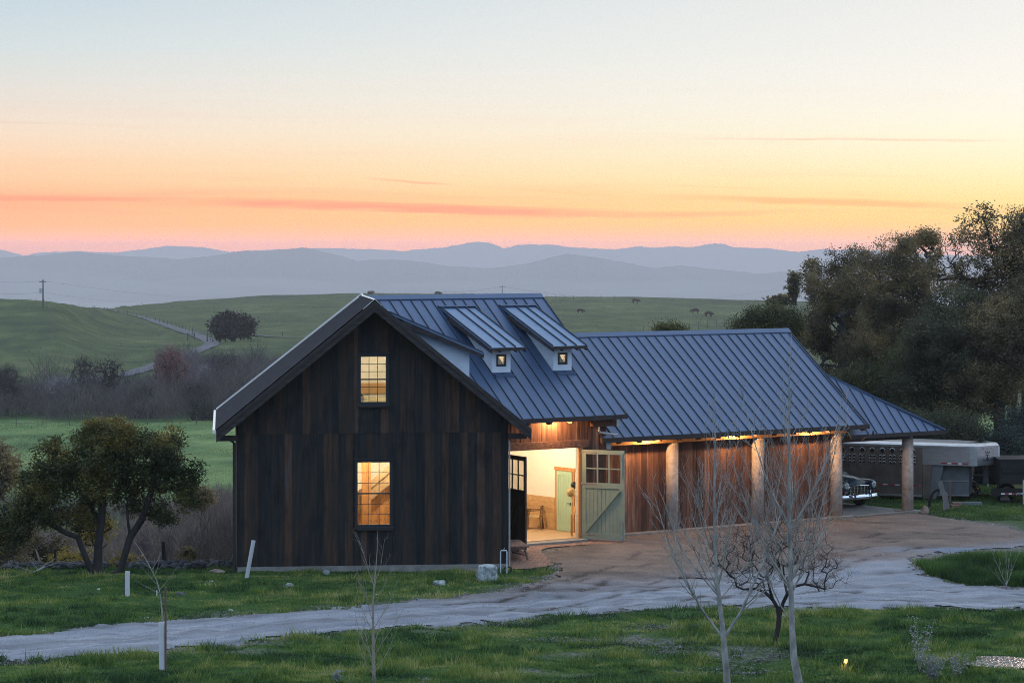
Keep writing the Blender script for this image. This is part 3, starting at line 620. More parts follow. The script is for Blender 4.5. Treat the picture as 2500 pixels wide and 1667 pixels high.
# left slope, corrugated
hip = np.array(RF(0, 0, ZR)); ec = GF(4.2-SE, Lr+ext, ZE)
def corr_panel(name, e0, e1, r0, r1_, th, n, amp, matk):
    """ribbed sheet between eave e0->e1 and ridge r0->r1 with n ribs"""
    e0, e1, q0, q1 = map(np.array, (e0, e1, r0, r1_)); up = np.cross(e1-e0, q0-e0); up /= np.linalg.norm(up)
    if up[2] < 0: up = -up
    b = MB(); V = []; k = n*4
    for i in range(k+1):
        s = i/k; h = amp*math.sin(s*n*2*math.pi)
        V += [tuple(e0+(e1-e0)*s+up*(h+th)), tuple(q0+(q1-q0)*s+up*(h+th))]
    b.add(V, [(2*i, 2*i+2, 2*i+3, 2*i+1) for i in range(k)])
    b.slab([tuple(e0), tuple(e1), tuple(q1), tuple(q0)], tuple(up*th*.4))
    return b.build(name, M[matk], barn)
corr_panel('roof', GF(4.2-SE, OF, ZE), ec, GF(4.2, OF, ZR), tuple(hip), .05, 30, .022, 'corrugated')
# right slope
def seam_panel(name, P, F, along, down, u0, u1, sp, zf, clip=None, th=.05, parent=None, sh=.045, matk='metal_roof'):
    pass
def plane_roof(name, F, poly, zf, seams, parent=None, th=.06, sw=.017, sh=.038, matk='metal_roof', loc=None):
    """roof plane: poly in (u,v) of F, height zf(u,v); seams: list of ((u,v),(u,v)) ribs standing on it"""
    b = MB(); pts = [F(u, v, zf(u, v)) for u, v in poly]
    b.slab([F(u, v, zf(u, v)-th) for u, v in poly], (0, 0, th), .5)
    o = b.build(name, M[matk], parent or barn)
    b2 = MB()
    for (a, c) in seams:
        p = np.array(F(a[0], a[1], zf(*a)+.003)); q = np.array(F(c[0], c[1], zf(*c)+.003))
        b2.bar(p+np.array([0, 0, sh/2]), q+np.array([0, 0, sh/2]), sw, sh, (0, 0, 1))
    if seams: b2.build('seam', M['seam'], o)
    return o
zG = lambda u, v: zroofG(u)
ui = SE/math.tan((math.pi/2+TH-EPS)/2)
def gseams():
    out = []
    v = OF+.3
    while v < Lr:
        # right slope between ridge and eave or valley
        lim = SE if v < Lr-ui else SE*(Lr-v)/ui
        if lim > .3: out.append(((4.2, v), (4.2+lim, v)))
        v += .43
    return out
plane_roof('roof', GF, [(4.2, OF), (4.2+SE, OF), (4.2+SE, Lr-ui), (4.2, Lr)], zG, gseams())
# back slope of the wing (hidden side) and front slope
PR = PG; zRb = lambda u, v: ZR-PR*abs(v)
U1 = 7.46
plane_roof('roof', RF, [(0, 0), (U1, 0), (U1, SE), (-ext, SE)], zRb, [])
us = []; u = .115
while u < U1-.1: us.append(u); u += .43
# dormer zones so that seams stop at them
DORM = [(2.83, 4.26, 3.13, 3.90), (5.38, 6.84, 5.69, 6.46)]
def vclip(u):
    segs = [(0, SE)]
    for d0, d1, f0, f1 in DORM:
        if d0 < u < d1: segs = [(0, .46)]+([(3.12, SE)] if f0 < u < f1 else [(1.3, SE)])
    return segs
seams = []
for u in us:
    vmax0 = 0
    for a, c in vclip(u):
        lo = a
        if u < ui*c/SE:                                # left of the valley
            c = min(c, u*SE/ui)
        if c-lo > .1: seams.append(((u, -lo), (u, -c)))
u = U1-.02; seams.append(((u, 0), (u, -SE)))
plane_roof('roof', RF, [(0, 0), (ui, -SE), (U1, -SE), (U1, 0)], zRb, seams)
# ridge caps
b = MB(); b.slab([RF(-.1, -.16, ZR-.10), RF(U1, -.16, ZR-.10), RF(U1, 0, ZR+.045), RF(-.1, 0, ZR+.045)], (0, 0, .02)); b.slab([RF(-.1, 0, ZR+.045), RF(U1, 0, ZR+.045), RF(U1, .16, ZR-.10), RF(-.1, .16, ZR-.10)], (0, 0, .02))
b.build('ridge_cap', M['metal_roof'], barn)
b = MB(); b.slab([GF(4.2-.36, OF-.02, ZR-.25), GF(4.2-.36, Lr, ZR-.25), GF(4.2, Lr, ZR+.06), GF(4.2, OF-.02, ZR+.06)], (0, 0, .02)); b.slab([GF(4.2, OF-.02, ZR+.06), GF(4.2, Lr, ZR+.06), GF(4.42, Lr-.1, ZR-.145), GF(4.42, OF-.02, ZR-.145)], (0, 0, .02))
b.build('ridge_cap', M['flashing'], barn)
# bright hip edge and left gutter
b = MB(); h0 = np.array(ec)+[0, 0, .08]; b.bar(h0, hip+np.array([0, 0, .10]), .10, .08); b.build('hip_cap', M['flashing'], barn)
b = MB(); b.bar(GF(4.2-SE-.06, OF, ZE), GF(4.2-SE-.06, Lr+ext, ZE), .10, .11); b.build('gutter', M['flashing'], barn)
# barge boards: outer rake with a lighter drip board above, flared at the right foot
def rake(F, u0, z0, u1, z1, v, w, h, name, matk='barge', drop=0, parent=None):
    b = MB(); b.slab([F(u0, v, z0-drop), F(u1, v, z1-drop), F(u1, v, z1-drop-h), F(u0, v, z0-drop-h)], nrm_off(F, 0, w, 0)); return b.build(name, M[matk], parent or barn)
for sgn, uu in ((-1, 4.2-SE), (1, 4.2+SE)):
    rake(GF, 4.2, ZR+.02, uu, ZE+.02, OF-.02, .03, .14, 'drip_board', 'fascia')
    rake(GF, 4.2, ZR-.12, uu, ZE-.12, OF+.012, .055, .21, 'barge_board')
b = MB(); b.box(GF, (-.62, .0), (-.10, .06), (4.07, 4.24)); b.build('outrigger', M['fascia'], barn)
b = MB(); b.box(GF, (8.4, 8.98), (-.10, .06), (4.07, 4.24)); b.build('outrigger', M['fascia'], barn)
b = MB(); b.slab([GF(4.2-SE+.1, OF+.07, ZE-.03), GF(4.2, OF+.07, ZR-.06), GF(4.2, OF+.07, ZR-.16), GF(4.2-SE+.1, OF+.07, ZE-.13)], nrm_off(GF, 0, .7, 0))
b.slab([GF(4.2+SE-.1, OF+.07, ZE-.03), GF(4.2, OF+.07, ZR-.06), GF(4.2, OF+.07, ZR-.16), GF(4.2+SE-.1, OF+.07, ZE-.13)], nrm_off(GF, 0, .7, 0)); b.build('soffit', M['fascia'], barn)
# down pipes at both corners
b = MB(); b.tube([GF(-.10, .05, .0), GF(-.10, .05, 4.0), GF(-.3, .0, 4.15), GF(-.62, 0, 4.3)], .045, 10); b.tube([GF(-.10, .05, .0), GF(-.10, .05, .22)], .062, 12); b.build('downpipe', M['fascia'], barn)
b = MB(); b.tube([GF(8.44, .02, .1), GF(8.44, .02, 4.0)], .028, 8); b.build('downpipe', M['zinc'], barn)

# ---- wall under the upper eave with the door opening
ZF = .30; UJ0, UJ1 = 2.85, 5.90; ZH = 3.36; VW = -4.2
b = MB(); boards(b, RF, 1.2, 7.05, .16, lambda u: 4.55, VW, holes=[(UJ0-.02, UJ1+.16, -.5, ZH)], tonef=lambda u: random.choice([.1, .2, .35, .5, .75, .9])+random.uniform(-.08, .08)); b.build('door_wall', M['redwood'], barn)
b = wall_with_holes(RF, 1.3, 7.0, .1, 4.5, VW+.01, .14, [(UJ0, UJ1, 0, ZH)]); b.build('wall', M['white_wall'], barn)
b = MB(); b.box(RF, (1.2, 6.28), (VW-.09, VW-.012), (ZH-.02, ZH+.24)); b.build('lintel', M['beam'], barn, bevel=.008)
b = MB(); b.box(RF, (UJ1, UJ1+.16), (VW-.05, VW+.14), (ZF-.1, ZH-.025)); b.build('door_post', M['pine'], barn)
b = MB(); b.box(RF, (UJ0-.16, UJ0), (VW-.05, VW+.14), (ZF-.1, ZH-.025)); b.build('door_post', M['pine'], barn)
b = MB(); b.box(RF, (UJ0-.1, UJ1+.1), (VW-.42, VW+.1), (ZF-.16, ZF-.012)); b.build('threshold', M['concrete'], barn)
# fascia and rafter tails of the upper eave
b = MB(); b.bar(RF(ui-.5, -SE-.02, ZE-.055), RF(U1+.02, -SE-.02, ZE-.055), .035, .15); b.build('fascia', M['fascia'], barn)
def tails(us, v0, zt, name='rafter_tail', back=.75, hh=.13):
    b = MB()
    for u in us:
        vs = [RF(u+du, v, z) for du in (-.03, .03) for v, z in ((v0, zt-.10), (v0, zt-.10-hh*.3), (v0+.20, zt-.10-hh*.35+.0), (v0+back, zt-.10+PG*back-hh), (v0+back, zt-.10+PG*back))]
        b.add(vs, [(0, 1, 2, 3, 4), (9, 8, 7, 6, 5), (0, 5, 6, 1), (1, 6, 7, 2), (2, 7, 8, 3), (3, 8, 9, 4), (4, 9, 5, 0)])
    return b.build(name, M['beam'], barn)
tails([3.4, 4.3, 5.2, 6.1, 6.95], -SE+.02, ZE-.04, hh=.22)
b = MB(); b.slab([RF(2.0, -SE+.03, ZE-.075), RF(U1-.04, -SE+.03, ZE-.075), RF(U1-.04, -4.15, ZE-.075+PG*.70), RF(2.0, -4.15, ZE-.075+PG*.70)], (0, 0, .012)); b.build('soffit', M['beam'], barn)
# right rake of the upper roof and end wall above the lower roof
rk = lambda u, v0, z0, v1, z1, h, matk, name, t=.04: (lambda b: (b.slab([RF(u, v0, z0), RF(u, v1, z1), RF(u, v1, z1-h), RF(u, v0, z0-h)], nrm_off(RF, t, 0, 0)), b.build(name, M[matk], barn)))(MB())
rk(U1-.02, 0, ZR+.03, -SE, ZE+.03, .17, 'fascia', 'rake_board'); rk(U1-.02, 0, ZR+.03, SE, ZE+.03, .17, 'fascia', 'rake_board')
b = MB(); b.slab([RF(7.0, -4.2, .2), RF(7.0, 4.2, .2), RF(7.0, 4.2, 4.85), RF(7.0, 0, ZR-.12), RF(7.0, -4.2, 4.85)], nrm_off(RF, .08, 0, 0)); b.build('end_wall', M['redwood'], barn)
# beam end and bent rain pipe at the right end of the upper eave
b = MB(); b.box(RF, (6.35, 7.32), (-4.45, -4.25), (4.02, 4.24)); b.build('beam_end', M['beam'], barn, bevel=.006)
b = MB(); b.slab([RF(7.30, -4.50, 4.00), RF(7.42, -4.50, 4.03), RF(7.42, -4.50, 4.24), RF(7.30, -4.50, 4.26)], nrm_off(RF, 0, .26, 0)); b.build('beam_cap', M['zinc'], barn)
b = MB(); b.tube([RF(6.55, -4.5, 4.02), RF(6.55, -4.5, 3.88), RF(6.62, -4.5, 3.83), RF(7.15, -4.55, 3.74), RF(7.28, -4.56, 3.74)], .035, 8); b.build('rain_pipe', M['zinc'], barn)

# ---- lower wing roof
Z2, S2, E2 = 6.953, 4.37, 3.59; P2 = (Z2-E2)/S2; UL, UR = 7.0, 19.05
z2 = lambda u, v: Z2-P2*abs(v)
UJ = 6.80
poly = [(UL+.08, 0), (UL+.08, -4.05), (UJ, -4.05), (UJ, -S2), (UR, -S2), (UR, 0)]
seams = []; u = UL+.30
seams.append(((UJ+.02, -4.05), (UJ+.02, -S2)))
while u < UR-.1: seams.append(((u, 0 if u > U1-.2 else -.5), (u, -S2))); u += .43
seams.append(((UR-.02, 0), (UR-.02, -S2)))
plane_roof('roof', RF, poly, z2, seams); plane_roof('roof', RF, [(UL+.08, 0), (UR, 0), (UR, S2), (UL+.08, S2)], z2, [])
b = MB(); b.slab([RF(UL+.1, -.16, Z2-.10), RF(UR+.03, -.16, Z2-.10), RF(UR+.03, 0, Z2+.045), RF(UL+.1, 0, Z2+.045)], (0, 0, .02)); b.slab([RF(UL+.1, 0, Z2+.045), RF(UR+.03, 0, Z2+.045), RF(UR+.03, .16, Z2-.10), RF(UL+.1, .16, Z2-.10)], (0, 0, .02)); b.build('ridge_cap', M['metal_roof'], barn)
b = MB(); b.bar(RF(UJ-.02, -S2-.02, E2-.055), RF(UR+.03, -S2-.02, E2-.055), .035, .16); b.build('fascia', M['fascia'], barn)
rk(UR-.01, 0, Z2+.03, -S2, E2+.03, .17, 'fascia', 'rake_board'); rk(UR-.01, 0, Z2+.03, S2, E2+.03, .17, 'fascia', 'rake_board')
b = MB(); b.slab([RF(UJ-.01, -4.0, z2(0, 4.0)-.01), RF(UJ-.01, -S2, E2), RF(UJ-.01, -S2, E2-.2), RF(UJ-.01, -4.0, z2(0, 4.0)-.22)], nrm_off(RF, .05, 0, 0)); b.build('rake_board', M['beam'], barn)
b = MB(); b.slab([RF(7.1, -S2+.04, E2-.075), RF(UR-.05, -S2+.04, E2-.075), RF(UR-.05, -3.2, E2-.075+P2*1.13), RF(7.1, -3.2, E2-.075+P2*1.13)], (0, 0, .012)); b.build('soffit', M['beam'], barn)
tails([7.6, 8.5, 9.35, 10.25, 11.1, 12.0, 12.9, 13.75, 14.6, 15.5, 16.3, 17.2, 18.1, 18.9], -S2+.02, E2-.035, hh=.20)
# beam carried by the pillars, slab, plank wall behind
VB = -3.62; UP = [10.52, 14.45, 18.25, 21.85]; ZS = .27
b = MB(); b.box(RF, (6.95, 19.2), (VB-.09, VB+.09), (3.28, 3.56)); b.build('beam', M['pine'], barn, bevel=.006)
b = MB(); b.slab([RF(7.28, -3.98, 3.20), RF(7.46, -3.98, 3.20), RF(7.50, -3.98, 3.45), RF(7.24, -3.98, 3.45)], nrm_off(RF, 0, .3, 0)); b.build('beam_cap', M['zinc'], barn)
for i, u in enumerate(UP):
    b = MB(); b.cyl(RF(u, -3.52, ZS-.02), RF(u, -3.52, 3.27 if i < 3 else 3.08), .215, 36); o = b.build('pillar', M['pillar'], barn, smooth=False)
    for p in o.data.polygons: p.use_smooth = len(p.vertices) == 4
b = MB(); b.box(RF, (6.9, 18.75), (-3.80, 4.2), (-.3, ZS-.03)); b.box(RF, (17.9, 18.85), (-3.95, -3.1), (-.3, ZS)); b.box(RF, (21.5, 22.25), (-3.86, -3.15), (-.3, ZS)); b.box(RF, (18.75, 22.25), (-3.74, -3.60), (-.3, ZS-.035)); b.box(RF, (18.75, 22.3), (1.9, 2.05), (-.4, ZS-.05)); b.build('foundation', M['concrete'], barn)
b = MB(); b.box(RF, (18.76, 22.24), (-3.59, 2.0), (-.3, ZS-.05)); b.build('floor', M['concrete'], barn)
b = MB(); boards(b, RF, 7.1, 18.55, ZS-.025, lambda u: 3.7, -3.34, tonef=lambda u: random.choice([.05, .15, .3, .4, .55, .7, .9])+random.uniform(-.06, .06)); b.build('plank_wall', M['redwood'], barn)
b = MB(); b.box(RF, (7.1, 18.5), (-3.33, -3.2), (ZS-.03, 3.9)); b.build('wall', M['redwood'], barn)
b = MB(); b.slab([RF(18.5, -3.5, .2), RF(18.5, 3.9, .2), RF(18.5, 3.9, 3.75), RF(18.5, 0, Z2-.1), RF(18.5, -3.5, 3.75)], nrm_off(RF, .08, 0, 0)); b.build('end_wall', M['redwood'], barn)
b = MB(); b.box(RF, (7.1, 18.5), (3.8, 3.9), (.1, 3.9)); b.build('wall', M['redwood'], barn)
# ---- hipped lean-to at the right end
ZA, UA = 5.35, 19.1; VE, ZP, UE = -4.05, 3.21, 23.25
PF = (ZA-ZP)/(abs(VE)-2.07); zf = lambda u, v: ZP+PF*(v-VE)
# front plane: bounded by main roof rake, eave and hip
hipm = lambda u: VE+(UE-u)*((-2.07)-VE)/(UE-UA)
seams = []; u = UA+.27; 
while u < UE-.15: seams.append(((u, hipm(u)), (u, VE))); u += .43
plane_roof('roof', RF, [(18.45, VE), (UE, VE), (UA, -2.07), (18.45, -2.07)], zf, seams)
b = MB(); b.slab([RF(18.6, -2.07, ZA-.06), RF(UA, -2.07, ZA-.06), RF(UE, VE, ZP-.06), RF(UE, 2.4, ZP-.06), RF(UA, .6, ZA-.06), RF(18.6, .6, ZA-.06)], (0, 0, .05)); b.build('roof', M['metal_roof'], barn)
b = MB(); b.bar(RF(UA-.1, -2.02, ZA+.03), RF(UE+.02, VE-.02, ZP+.03), .13, .07); b.build('hip_cap', M['metal_roof'], barn)
b = MB(); b.bar(RF(18.45, VE-.02, ZP-.06), RF(UE+.03, VE-.02, ZP-.06), .035, .15); b.bar(RF(UE+.02, VE, ZP-.06), RF(UE+.02, 2.4, ZP-.06), .035, .15); b.build('fascia', M['fascia'], barn)
b = MB(); b.box(RF, (18.4, 23.0), (VB-.09, VB+.09), (2.94, 3.14)); b.box(RF, (21.75, 21.93), (VB+.1, 2.2), (2.94, 3.12)); b.build('beam', M['fascia'], barn)
b = MB(); b.slab([RF(19.05, -3.95, 3.18), RF(19.2, -3.95, 3.18), RF(19.62, -3.55, 2.93), RF(19.5, -3.55, 2.93)], (0, 0, .16)); b.build('beam_end', M['beam'], barn)
b = MB(); b.tube([RF(19.35, -4.3, 3.36), RF(19.35, -4.3, 3.22), RF(19.28, -4.25, 3.16), RF(19.0, -4.2, 3.1), RF(18.95, -4.1, 3.0)], .035, 8); b.build('rain_pipe', M['fascia'], barn)

# ---- shed dormers
def dormer(F, uc, hw, fw, sgn_axis, zroof, sm=1):
    """F(a along ridge, d distance down the slope) ; roof from d=.48 to 3.5, face at d=3.09"""
    d0, z0, d1, z1 = .46, zroof(.46)+.03, 3.50, zroof(3.09)+.87
    zt = lambda d: z0+(z1-z0)*(d-d0)/(d1-d0)
    b = MB(); w2 = fw/2; zb = zroof(3.09)
    # body: face and two cheeks in one shell
    a0, a1 = uc-w2, uc+w2; th = .05; hz0, hz1 = zb+.24, zb+.62; ha0, ha1 = uc-.19, uc+.19
    for (p, q, r, s) in ((a0, a1, zb-.25, hz0), (a0, a1, hz1, zt(3.09)-.02), (a0, ha0, hz0, hz1), (ha1, a1, hz0, hz1)):
        b.box(lambda x, y, z: F(x, y, z), (p, q), (3.04, 3.09), (r, s))
    for a in (a0, a1):
        da = th if a == a0 else -th
        vs = [F(a, 3.04, zb-.25), F(a, 3.04, zt(3.04)-.02), F(a, .75, zt(.75)-.02), F(a, .75, zroof(.75)-.15)]
        o = np.array(F(a+da, 0, 0))-np.array(F(a, 0, 0)); b.slab(vs, tuple(o))
    part = b.build('dormer', M['stucco'], barn)
    b = MB(); b.slab([F(uc-hw, d0, z0), F(uc+hw, d0, z0), F(uc+hw, d1, z1), F(uc-hw, d1, z1)], (0, 0, -.05)); b.build('roof', M['dormer_roof'], part)
    b = MB()
    for k in range(4):
        a = uc-hw+.02+(2*hw-.04)*k/3.0 if k in (0, 3) else uc-hw+.16+.43*k
        b.bar(np.array(F(a, d0+.05, zt(d0+.05)+.025)), np.array(F(a, d1, z1+.025)), .022, .045)
    b.build('seam', M['seam'], part)
    b = MB(); b.slab([F(uc-hw-.03, d0-.06, z0+.02), F(uc+hw+.03, d0-.06, z0+.02), F(uc+hw+.03, d0+.14, zt(d0+.14)+.05), F(uc-hw-.03, d0+.14, zt(d0+.14)+.05)], (0, 0, .02)); b.build('flashing', M['metal_roof'], part)
    b = MB()
    for a in (uc-hw+.02, uc-w2+.06, uc+w2-.06, uc+hw-.02):
        b.slab([F(a-.03, .95, zt(.95)-.06), F(a-.03, d1+.02, z1-.06), F(a-.03, d1+.02, z1-.17), F(a-.03, .95, zt(.95)-.24)], tuple(np.array(F(a+.03, 0, 0))-np.array(F(a-.03, 0, 0))))
    b.box(lambda x, y, z: F(x, y, z), (uc-hw, uc+hw), (d1, d1+.03), (z1-.10, z1+.0)); b.build('rafter', M['barge'], part)
    b = MB()
    for (p, q, r, s) in ((ha0-.01, ha1+.01, hz0-.01, hz0+.055), (ha0-.01, ha1+.01, hz1-.055, hz1+.01), (ha0-.01, ha0+.055, hz0+.055, hz1-.055), (ha1-.055, ha1+.01, hz0+.055, hz1-.055)):
        b.box(lambda x, y, z: F(x, y, z), (p, q), (3.03, 3.105), (r, s))
    b.build('window_frame', M['bluegrey'], part)
    b = MB(); b.box(lambda x, y, z: F(x, y, z), (ha0+.05, ha1-.05), (3.05, 3.055), (hz0+.05, hz1-.05)); b.build('pane', M['glass'], part)
    b = MB(); b.box(lambda x, y, z: F(x, y, z), (a0-.01, a1+.02), (3.0, 3.11), (zb-.14, zb+.03)); b.build('sill', M['metal_roof'], part); b = MB(); b.box(lambda x, y, z: F(x, y, z), (a0+.05, a1+.06), (3.1, 3.26), (zroof(3.26)-.02, zroof(3.2)+.06)); b.build('apron', M['metal_roof'], part)
    b = MB(); b.box(lambda x, y, z: F(x, y, z), (a0+.08, a1-.08), (2.2, 2.25), (zb-.2, zb+.9)); b.build('inner_wall', M['warm_board'], part)
    ld = bpy.data.lights.new('dormer_lamp', 'POINT'); ld.energy = 6; ld.color = (1, .66, .33); ld.shadow_soft_size = .05
    lo = bpy.data.objects.new('dormer_lamp', ld); col.objects.link(lo); p = np.array(F(uc, 2.7, zb+.5)); lo.parent = part; lo.location = tuple(p-np.array(part['_w']))
M['dormer_roof'] = mat('dormer_metal', [(.11, .18, .30), (.14, .225, .36)], 2, .45, .02, metal=.35, bscale=60)
M['warm_board'] = mat('warm_board', [(.45, .28, .12), (.6, .4, .2)], 2, .8)
FR = lambda a, d, z: RF(a, -d, z)
for d0, d1, f0, f1 in DORM: dormer(FR, (f0+f1)/2, (d1-d0)/2, f1-f0, 0, lambda d: ZR-PR*d)
FG = lambda a, d, z: GF(4.2+d, a, z)
dormer(FG, 1.55, .72, .80, 0, lambda d: ZR-PG*d)

# ---- barn doors: hinge point, direction, both leaves with six panes, plank panel and brace
def barn_door(hp, dr, wd, z0, z1, front, matk, flip):
    d = np.array(dr)/np.linalg.norm(dr); n = np.array([-d[1], d[0]])*front
    F = lambda a, t, z: (hp[0]+d[0]*a+n[0]*t, hp[1]+d[1]*a+n[1]*t, z)
    H = z1-z0; zr = z0+H*.60; st = .13
    b = MB()
    b.box(F, (0, st), (-.025, .025), (z0, z1)); b.box(F, (wd-st, wd), (-.025, .025), (z0, z1))
    for p, q in ((z0, z0+.20), (zr-.09, zr+.09), (z1-.14, z1)): b.box(F, (st, wd-st), (-.024, .024), (p, q))
    for k in (1, 2): x = st+(wd-2*st)*k/3; b.box(F, (x-.02, x+.02), (-.02, .02), (zr+.09, z1-.14))
    zm = (zr+.09+z1-.14)/2; b.box(F, (st, wd-st), (-.019, .019), (zm-.02, zm+.02))
    n_ = 9
    for k in range(n_):
        x0 = st+(wd-2*st)*k/n_; x1 = st+(wd-2*st)*(k+1)/n_; b.box(F, (x0+.006, x1-.006), (-.020, -.006), (z0+.20, zr-.09))
    door = b.build('barn_door', M[matk], barn)
    b = MB(); A, B = ((st, z0+.22), (wd-st, zr-.11)) if not flip else ((wd-st, z0+.22), (st, zr-.11))
    b.bar(F(A[0]+.03*(1 if not flip else -1), .018, A[1]+.03), F(B[0], .018, B[1]-.03), .05, .14, up=(n[0], n[1], 0)); b.build('brace', M[matk], door)
    b = MB(); b.box(F, (st, wd-st), (-.003, .003), (zr+.09, z1-.14)); b.build('pane', M['glass'], door)
    for z in (z0+.14, zr+.06, z1-.07):
        b = MB(); b.box(F, (-.01, .52), (.026, .036), (z-.022, z+.022)); b.cyl(F(-.01, .031, z-.05), F(-.01, .031, z+.05), .018, 8); b.build('hinge', M['hinge'], door)
    b = MB(); b.box(F, (wd-.09, wd-.05), (.026, .055), (z1-.62, z1-.10)); b.cyl(F(wd-.07, .05, z1-.9), F(wd-.07, .05, z1-.08), .014, 8); b.build('bolt', M['zinc'], door)
    b = MB(); b.cyl(F(wd-.07, .05, z0+.02), F(wd-.07, .05, z0+.62), .016, 8); b.box(F, (wd-.10, wd-.04), (.026, .05), (z0+.02, z0+.12)); b.build('bolt', M['zinc'], door)
    b = MB(); b.box(F, (0, wd), (-.03, .03), (z0-.03, z0-.002)); b.build('kick_strip', M['zinc'], door)
M['hinge'] = mat('rusty_hinge', [(.30, .24, .20), (.42, .36, .31)], 8, .6, metal=.3)
M['sage_shade'] = mat('shaded_inner_door_wood', [(.05, .035, .02), (.09, .06, .035)], 3, .7)  # left leaf: its shade is put into this darker colour
hR = np.array(RF(UJ1+.10, VW-.10, 0)[:2]); eR = np.array(at(1516, 1318, 88.0)[:2])
barn_door(hR, eR-hR, 1.50, .30, 3.27, -1, 'sage', False)
hL = np.array(RF(UJ0-.06, VW-.10, 0)[:2]); eL = np.array([.41, 85.42])
barn_door(hL, eL-hL, 1.50, .31, 3.27, 1, 'sage_shade', False)

# ---- interior: room behind the doors, stairs behind the lower window, loft behind the upper one
b = MB(); b.box(RF, (-2.0, 6.99), (VW+.16, 4.09), (ZF-.2, ZF)); b.build('floor', M['floorboard'] if 'floorboard' in M else mat('floorboard', [(.42, .27, .15), (.56, .38, .24)], 1.2, .5, .05, (1, 8, 1)), barn)
b = MB(); b.box(RF, (6.86, 6.99), (VW+.16, 4.08), (ZF+.001, 4.2)); b.build('partition_wall', M['white_wall'], barn)
b = MB()
for k in range(6): b.box(RF, (6.835, 6.858), (-1.62, 3.9), (ZF+.002+.186*k, ZF+.182+.186*k), random.random())
b.build('wainscot', M['pine_h'] if 'pine_h' in M else wood('pine_panelling', [(.38, .21, .09), (.50, .30, .14), (.62, .40, .20)], tone=.35, axis='y', scale=2, bump=.1), barn)
b = MB(); b.box(RF, (-2, 6.99), (VW+.16, 4.09), (4.21, 4.30)); b.build('ceiling', M['white_wall'], barn)
b = MB(); b.box(RF, (-1.9, 6.85), (4.0, 4.08), (ZF+.002, 4.2)); b.build('wall', M['white_wall'], barn)
# inner door and its trim on the partition
PD = lambda a, t, z: RF(6.855-t, a, z)
b = MB(); b.box(PD, (-2.64, -1.78), (.0, .035), (ZF+.012, ZF+2.06)); b.build('interior_door', M['mint'], barn); idoor = [o for o in barn.children if o.name.startswith('interior_door')][-1]
b = MB()
for (p, q, r, s) in ((-2.64, -2.53, ZF+.012, ZF+2.06), (-1.89, -1.78, ZF+.012, ZF+2.06), (-2.53, -1.89, ZF+.012, ZF+.24), (-2.53, -1.89, ZF+1.93, ZF+2.06)): b.box(PD, (p, q), (.036, .05), (r, s))
for k in range(7): x = -2.52+.63*k/7; b.box(PD, (x, x+.08), (.036, .040), (ZF+.25, ZF+1.92))
b.build('door_panel', M['mint'], idoor)
b = MB(); b.tube([PD(-2.58, .05, ZF+.98), PD(-2.58, .11, ZF+.98), PD(-2.47, .11, ZF+.98)], .014, 8); b.cyl(PD(-2.58, .05, ZF+.98), PD(-2.58, .06, ZF+.98), .032, 12); b.build('handle', M['black_metal'], idoor)
b = MB(); b.box(PD, (-1.775, -1.66), (.0, .03), (ZF+.002, ZF+2.07)); b.box(PD, (-2.76, -2.645), (.0, .03), (ZF+.002, ZF+2.07)); b.box(PD, (-2.80, -1.62), (.0, .04), (ZF+2.072, ZF+2.19)); b.build('door_trim', M['pine'], barn)
# pegs rail low stair near the post
b = MB(); b.bar(RF(6.0, -3.7, ZF+.02), RF(6.0, -3.7, ZF+.75), .07); b.bar(RF(6.0, -3.7, ZF+.45), RF(6.55, -3.2, ZF+.95), .07); b.build('bracket', M['pine'], barn)

# rooms behind the gable windows
b = MB(); b.box(GF, (.12, 8.3), (3.4, 3.5), (.1, 4.2)); b.build('wall', M['white_wall'], barn)
b = MB(); b.box(GF, (.12, 8.3), (.16, 6.0), (4.03, 4.19)); b.build('ceiling', M['white_wall'], barn)
b = MB(); b.box(GF, (.12, 8.3), (.16, 3.4), (.12, .24)); b.build('floor', M['floorboard2'] if 'floorboard2' in M else mat('boards_floor', [(.3, .2, .12), (.42, .29, .18)], 2, .6), barn)
b = MB()
for k in range(14): b.box(GF, (3.05+.165*k, 3.21+.165*k), (2.55, 2.58), (.25, 2.05 if k < 4 else 2.05+.05*k), random.random())
b.build('stair_panel', M['pine'], barn)
# stair stringer rising to the right, tread lip lines
q0, q1 = (3.2, 1.75), (5.6, 3.75)
b = MB(); b.slab([GF(q0[0], 2.2, q0[1]), GF(q1[0], 2.2, q1[1]), GF(q1[0], 2.2, q1[1]-.62), GF(q0[0], 2.2, q0[1]-.62)], nrm_off(GF, 0, .06, 0))
b.bar(GF(q0[0], 2.17, q0[1]-.22), GF(q1[0], 2.17, q1[1]-.22), .03, .03); b.build('stair_stringer', M['stairwood'] if 'stairwood' in M else mat('stair_wood', [(.33, .23, .13), (.44, .32, .19)], 2, .7), barn)
b = MB(); b.box(GF, (3.93, 4.22), (1.72, 1.9), (.25, 4.0)); b.build('post', M['pine'], barn)
# loft: back wall, wooden band
b = MB(); b.box(GF, (1.7, 6.7), (4.3, 4.36), (4.2, 5.9)); b.slab([GF(1.9, 4.3, 5.9), GF(6.5, 4.3, 5.9), GF(4.7, 4.3, 7.4), GF(3.7, 4.3, 7.4)], nrm_off(GF, 0, .06, 0)); b.build('wall', M['white_wall'], barn)
b = MB(); b.box(GF, (2.2, 6.2), (4.24, 4.298), (5.28, 5.62)); b.build('wall_board', M['pine_h'] if 'pine_h' in M else wood('pine_band', [(.40, .22, .09), (.52, .31, .14), (.6, .38, .18)], tone=.3, axis='x', scale=2), barn)
b = MB(); b.box(GF, (3.86, 3.94), (1.0, 1.08), (4.2, 5.42)); b.box(GF, (3.2, 3.86), (1.02, 1.06), (5.28, 5.34)); b.build('newel_post', M['pine'], barn)

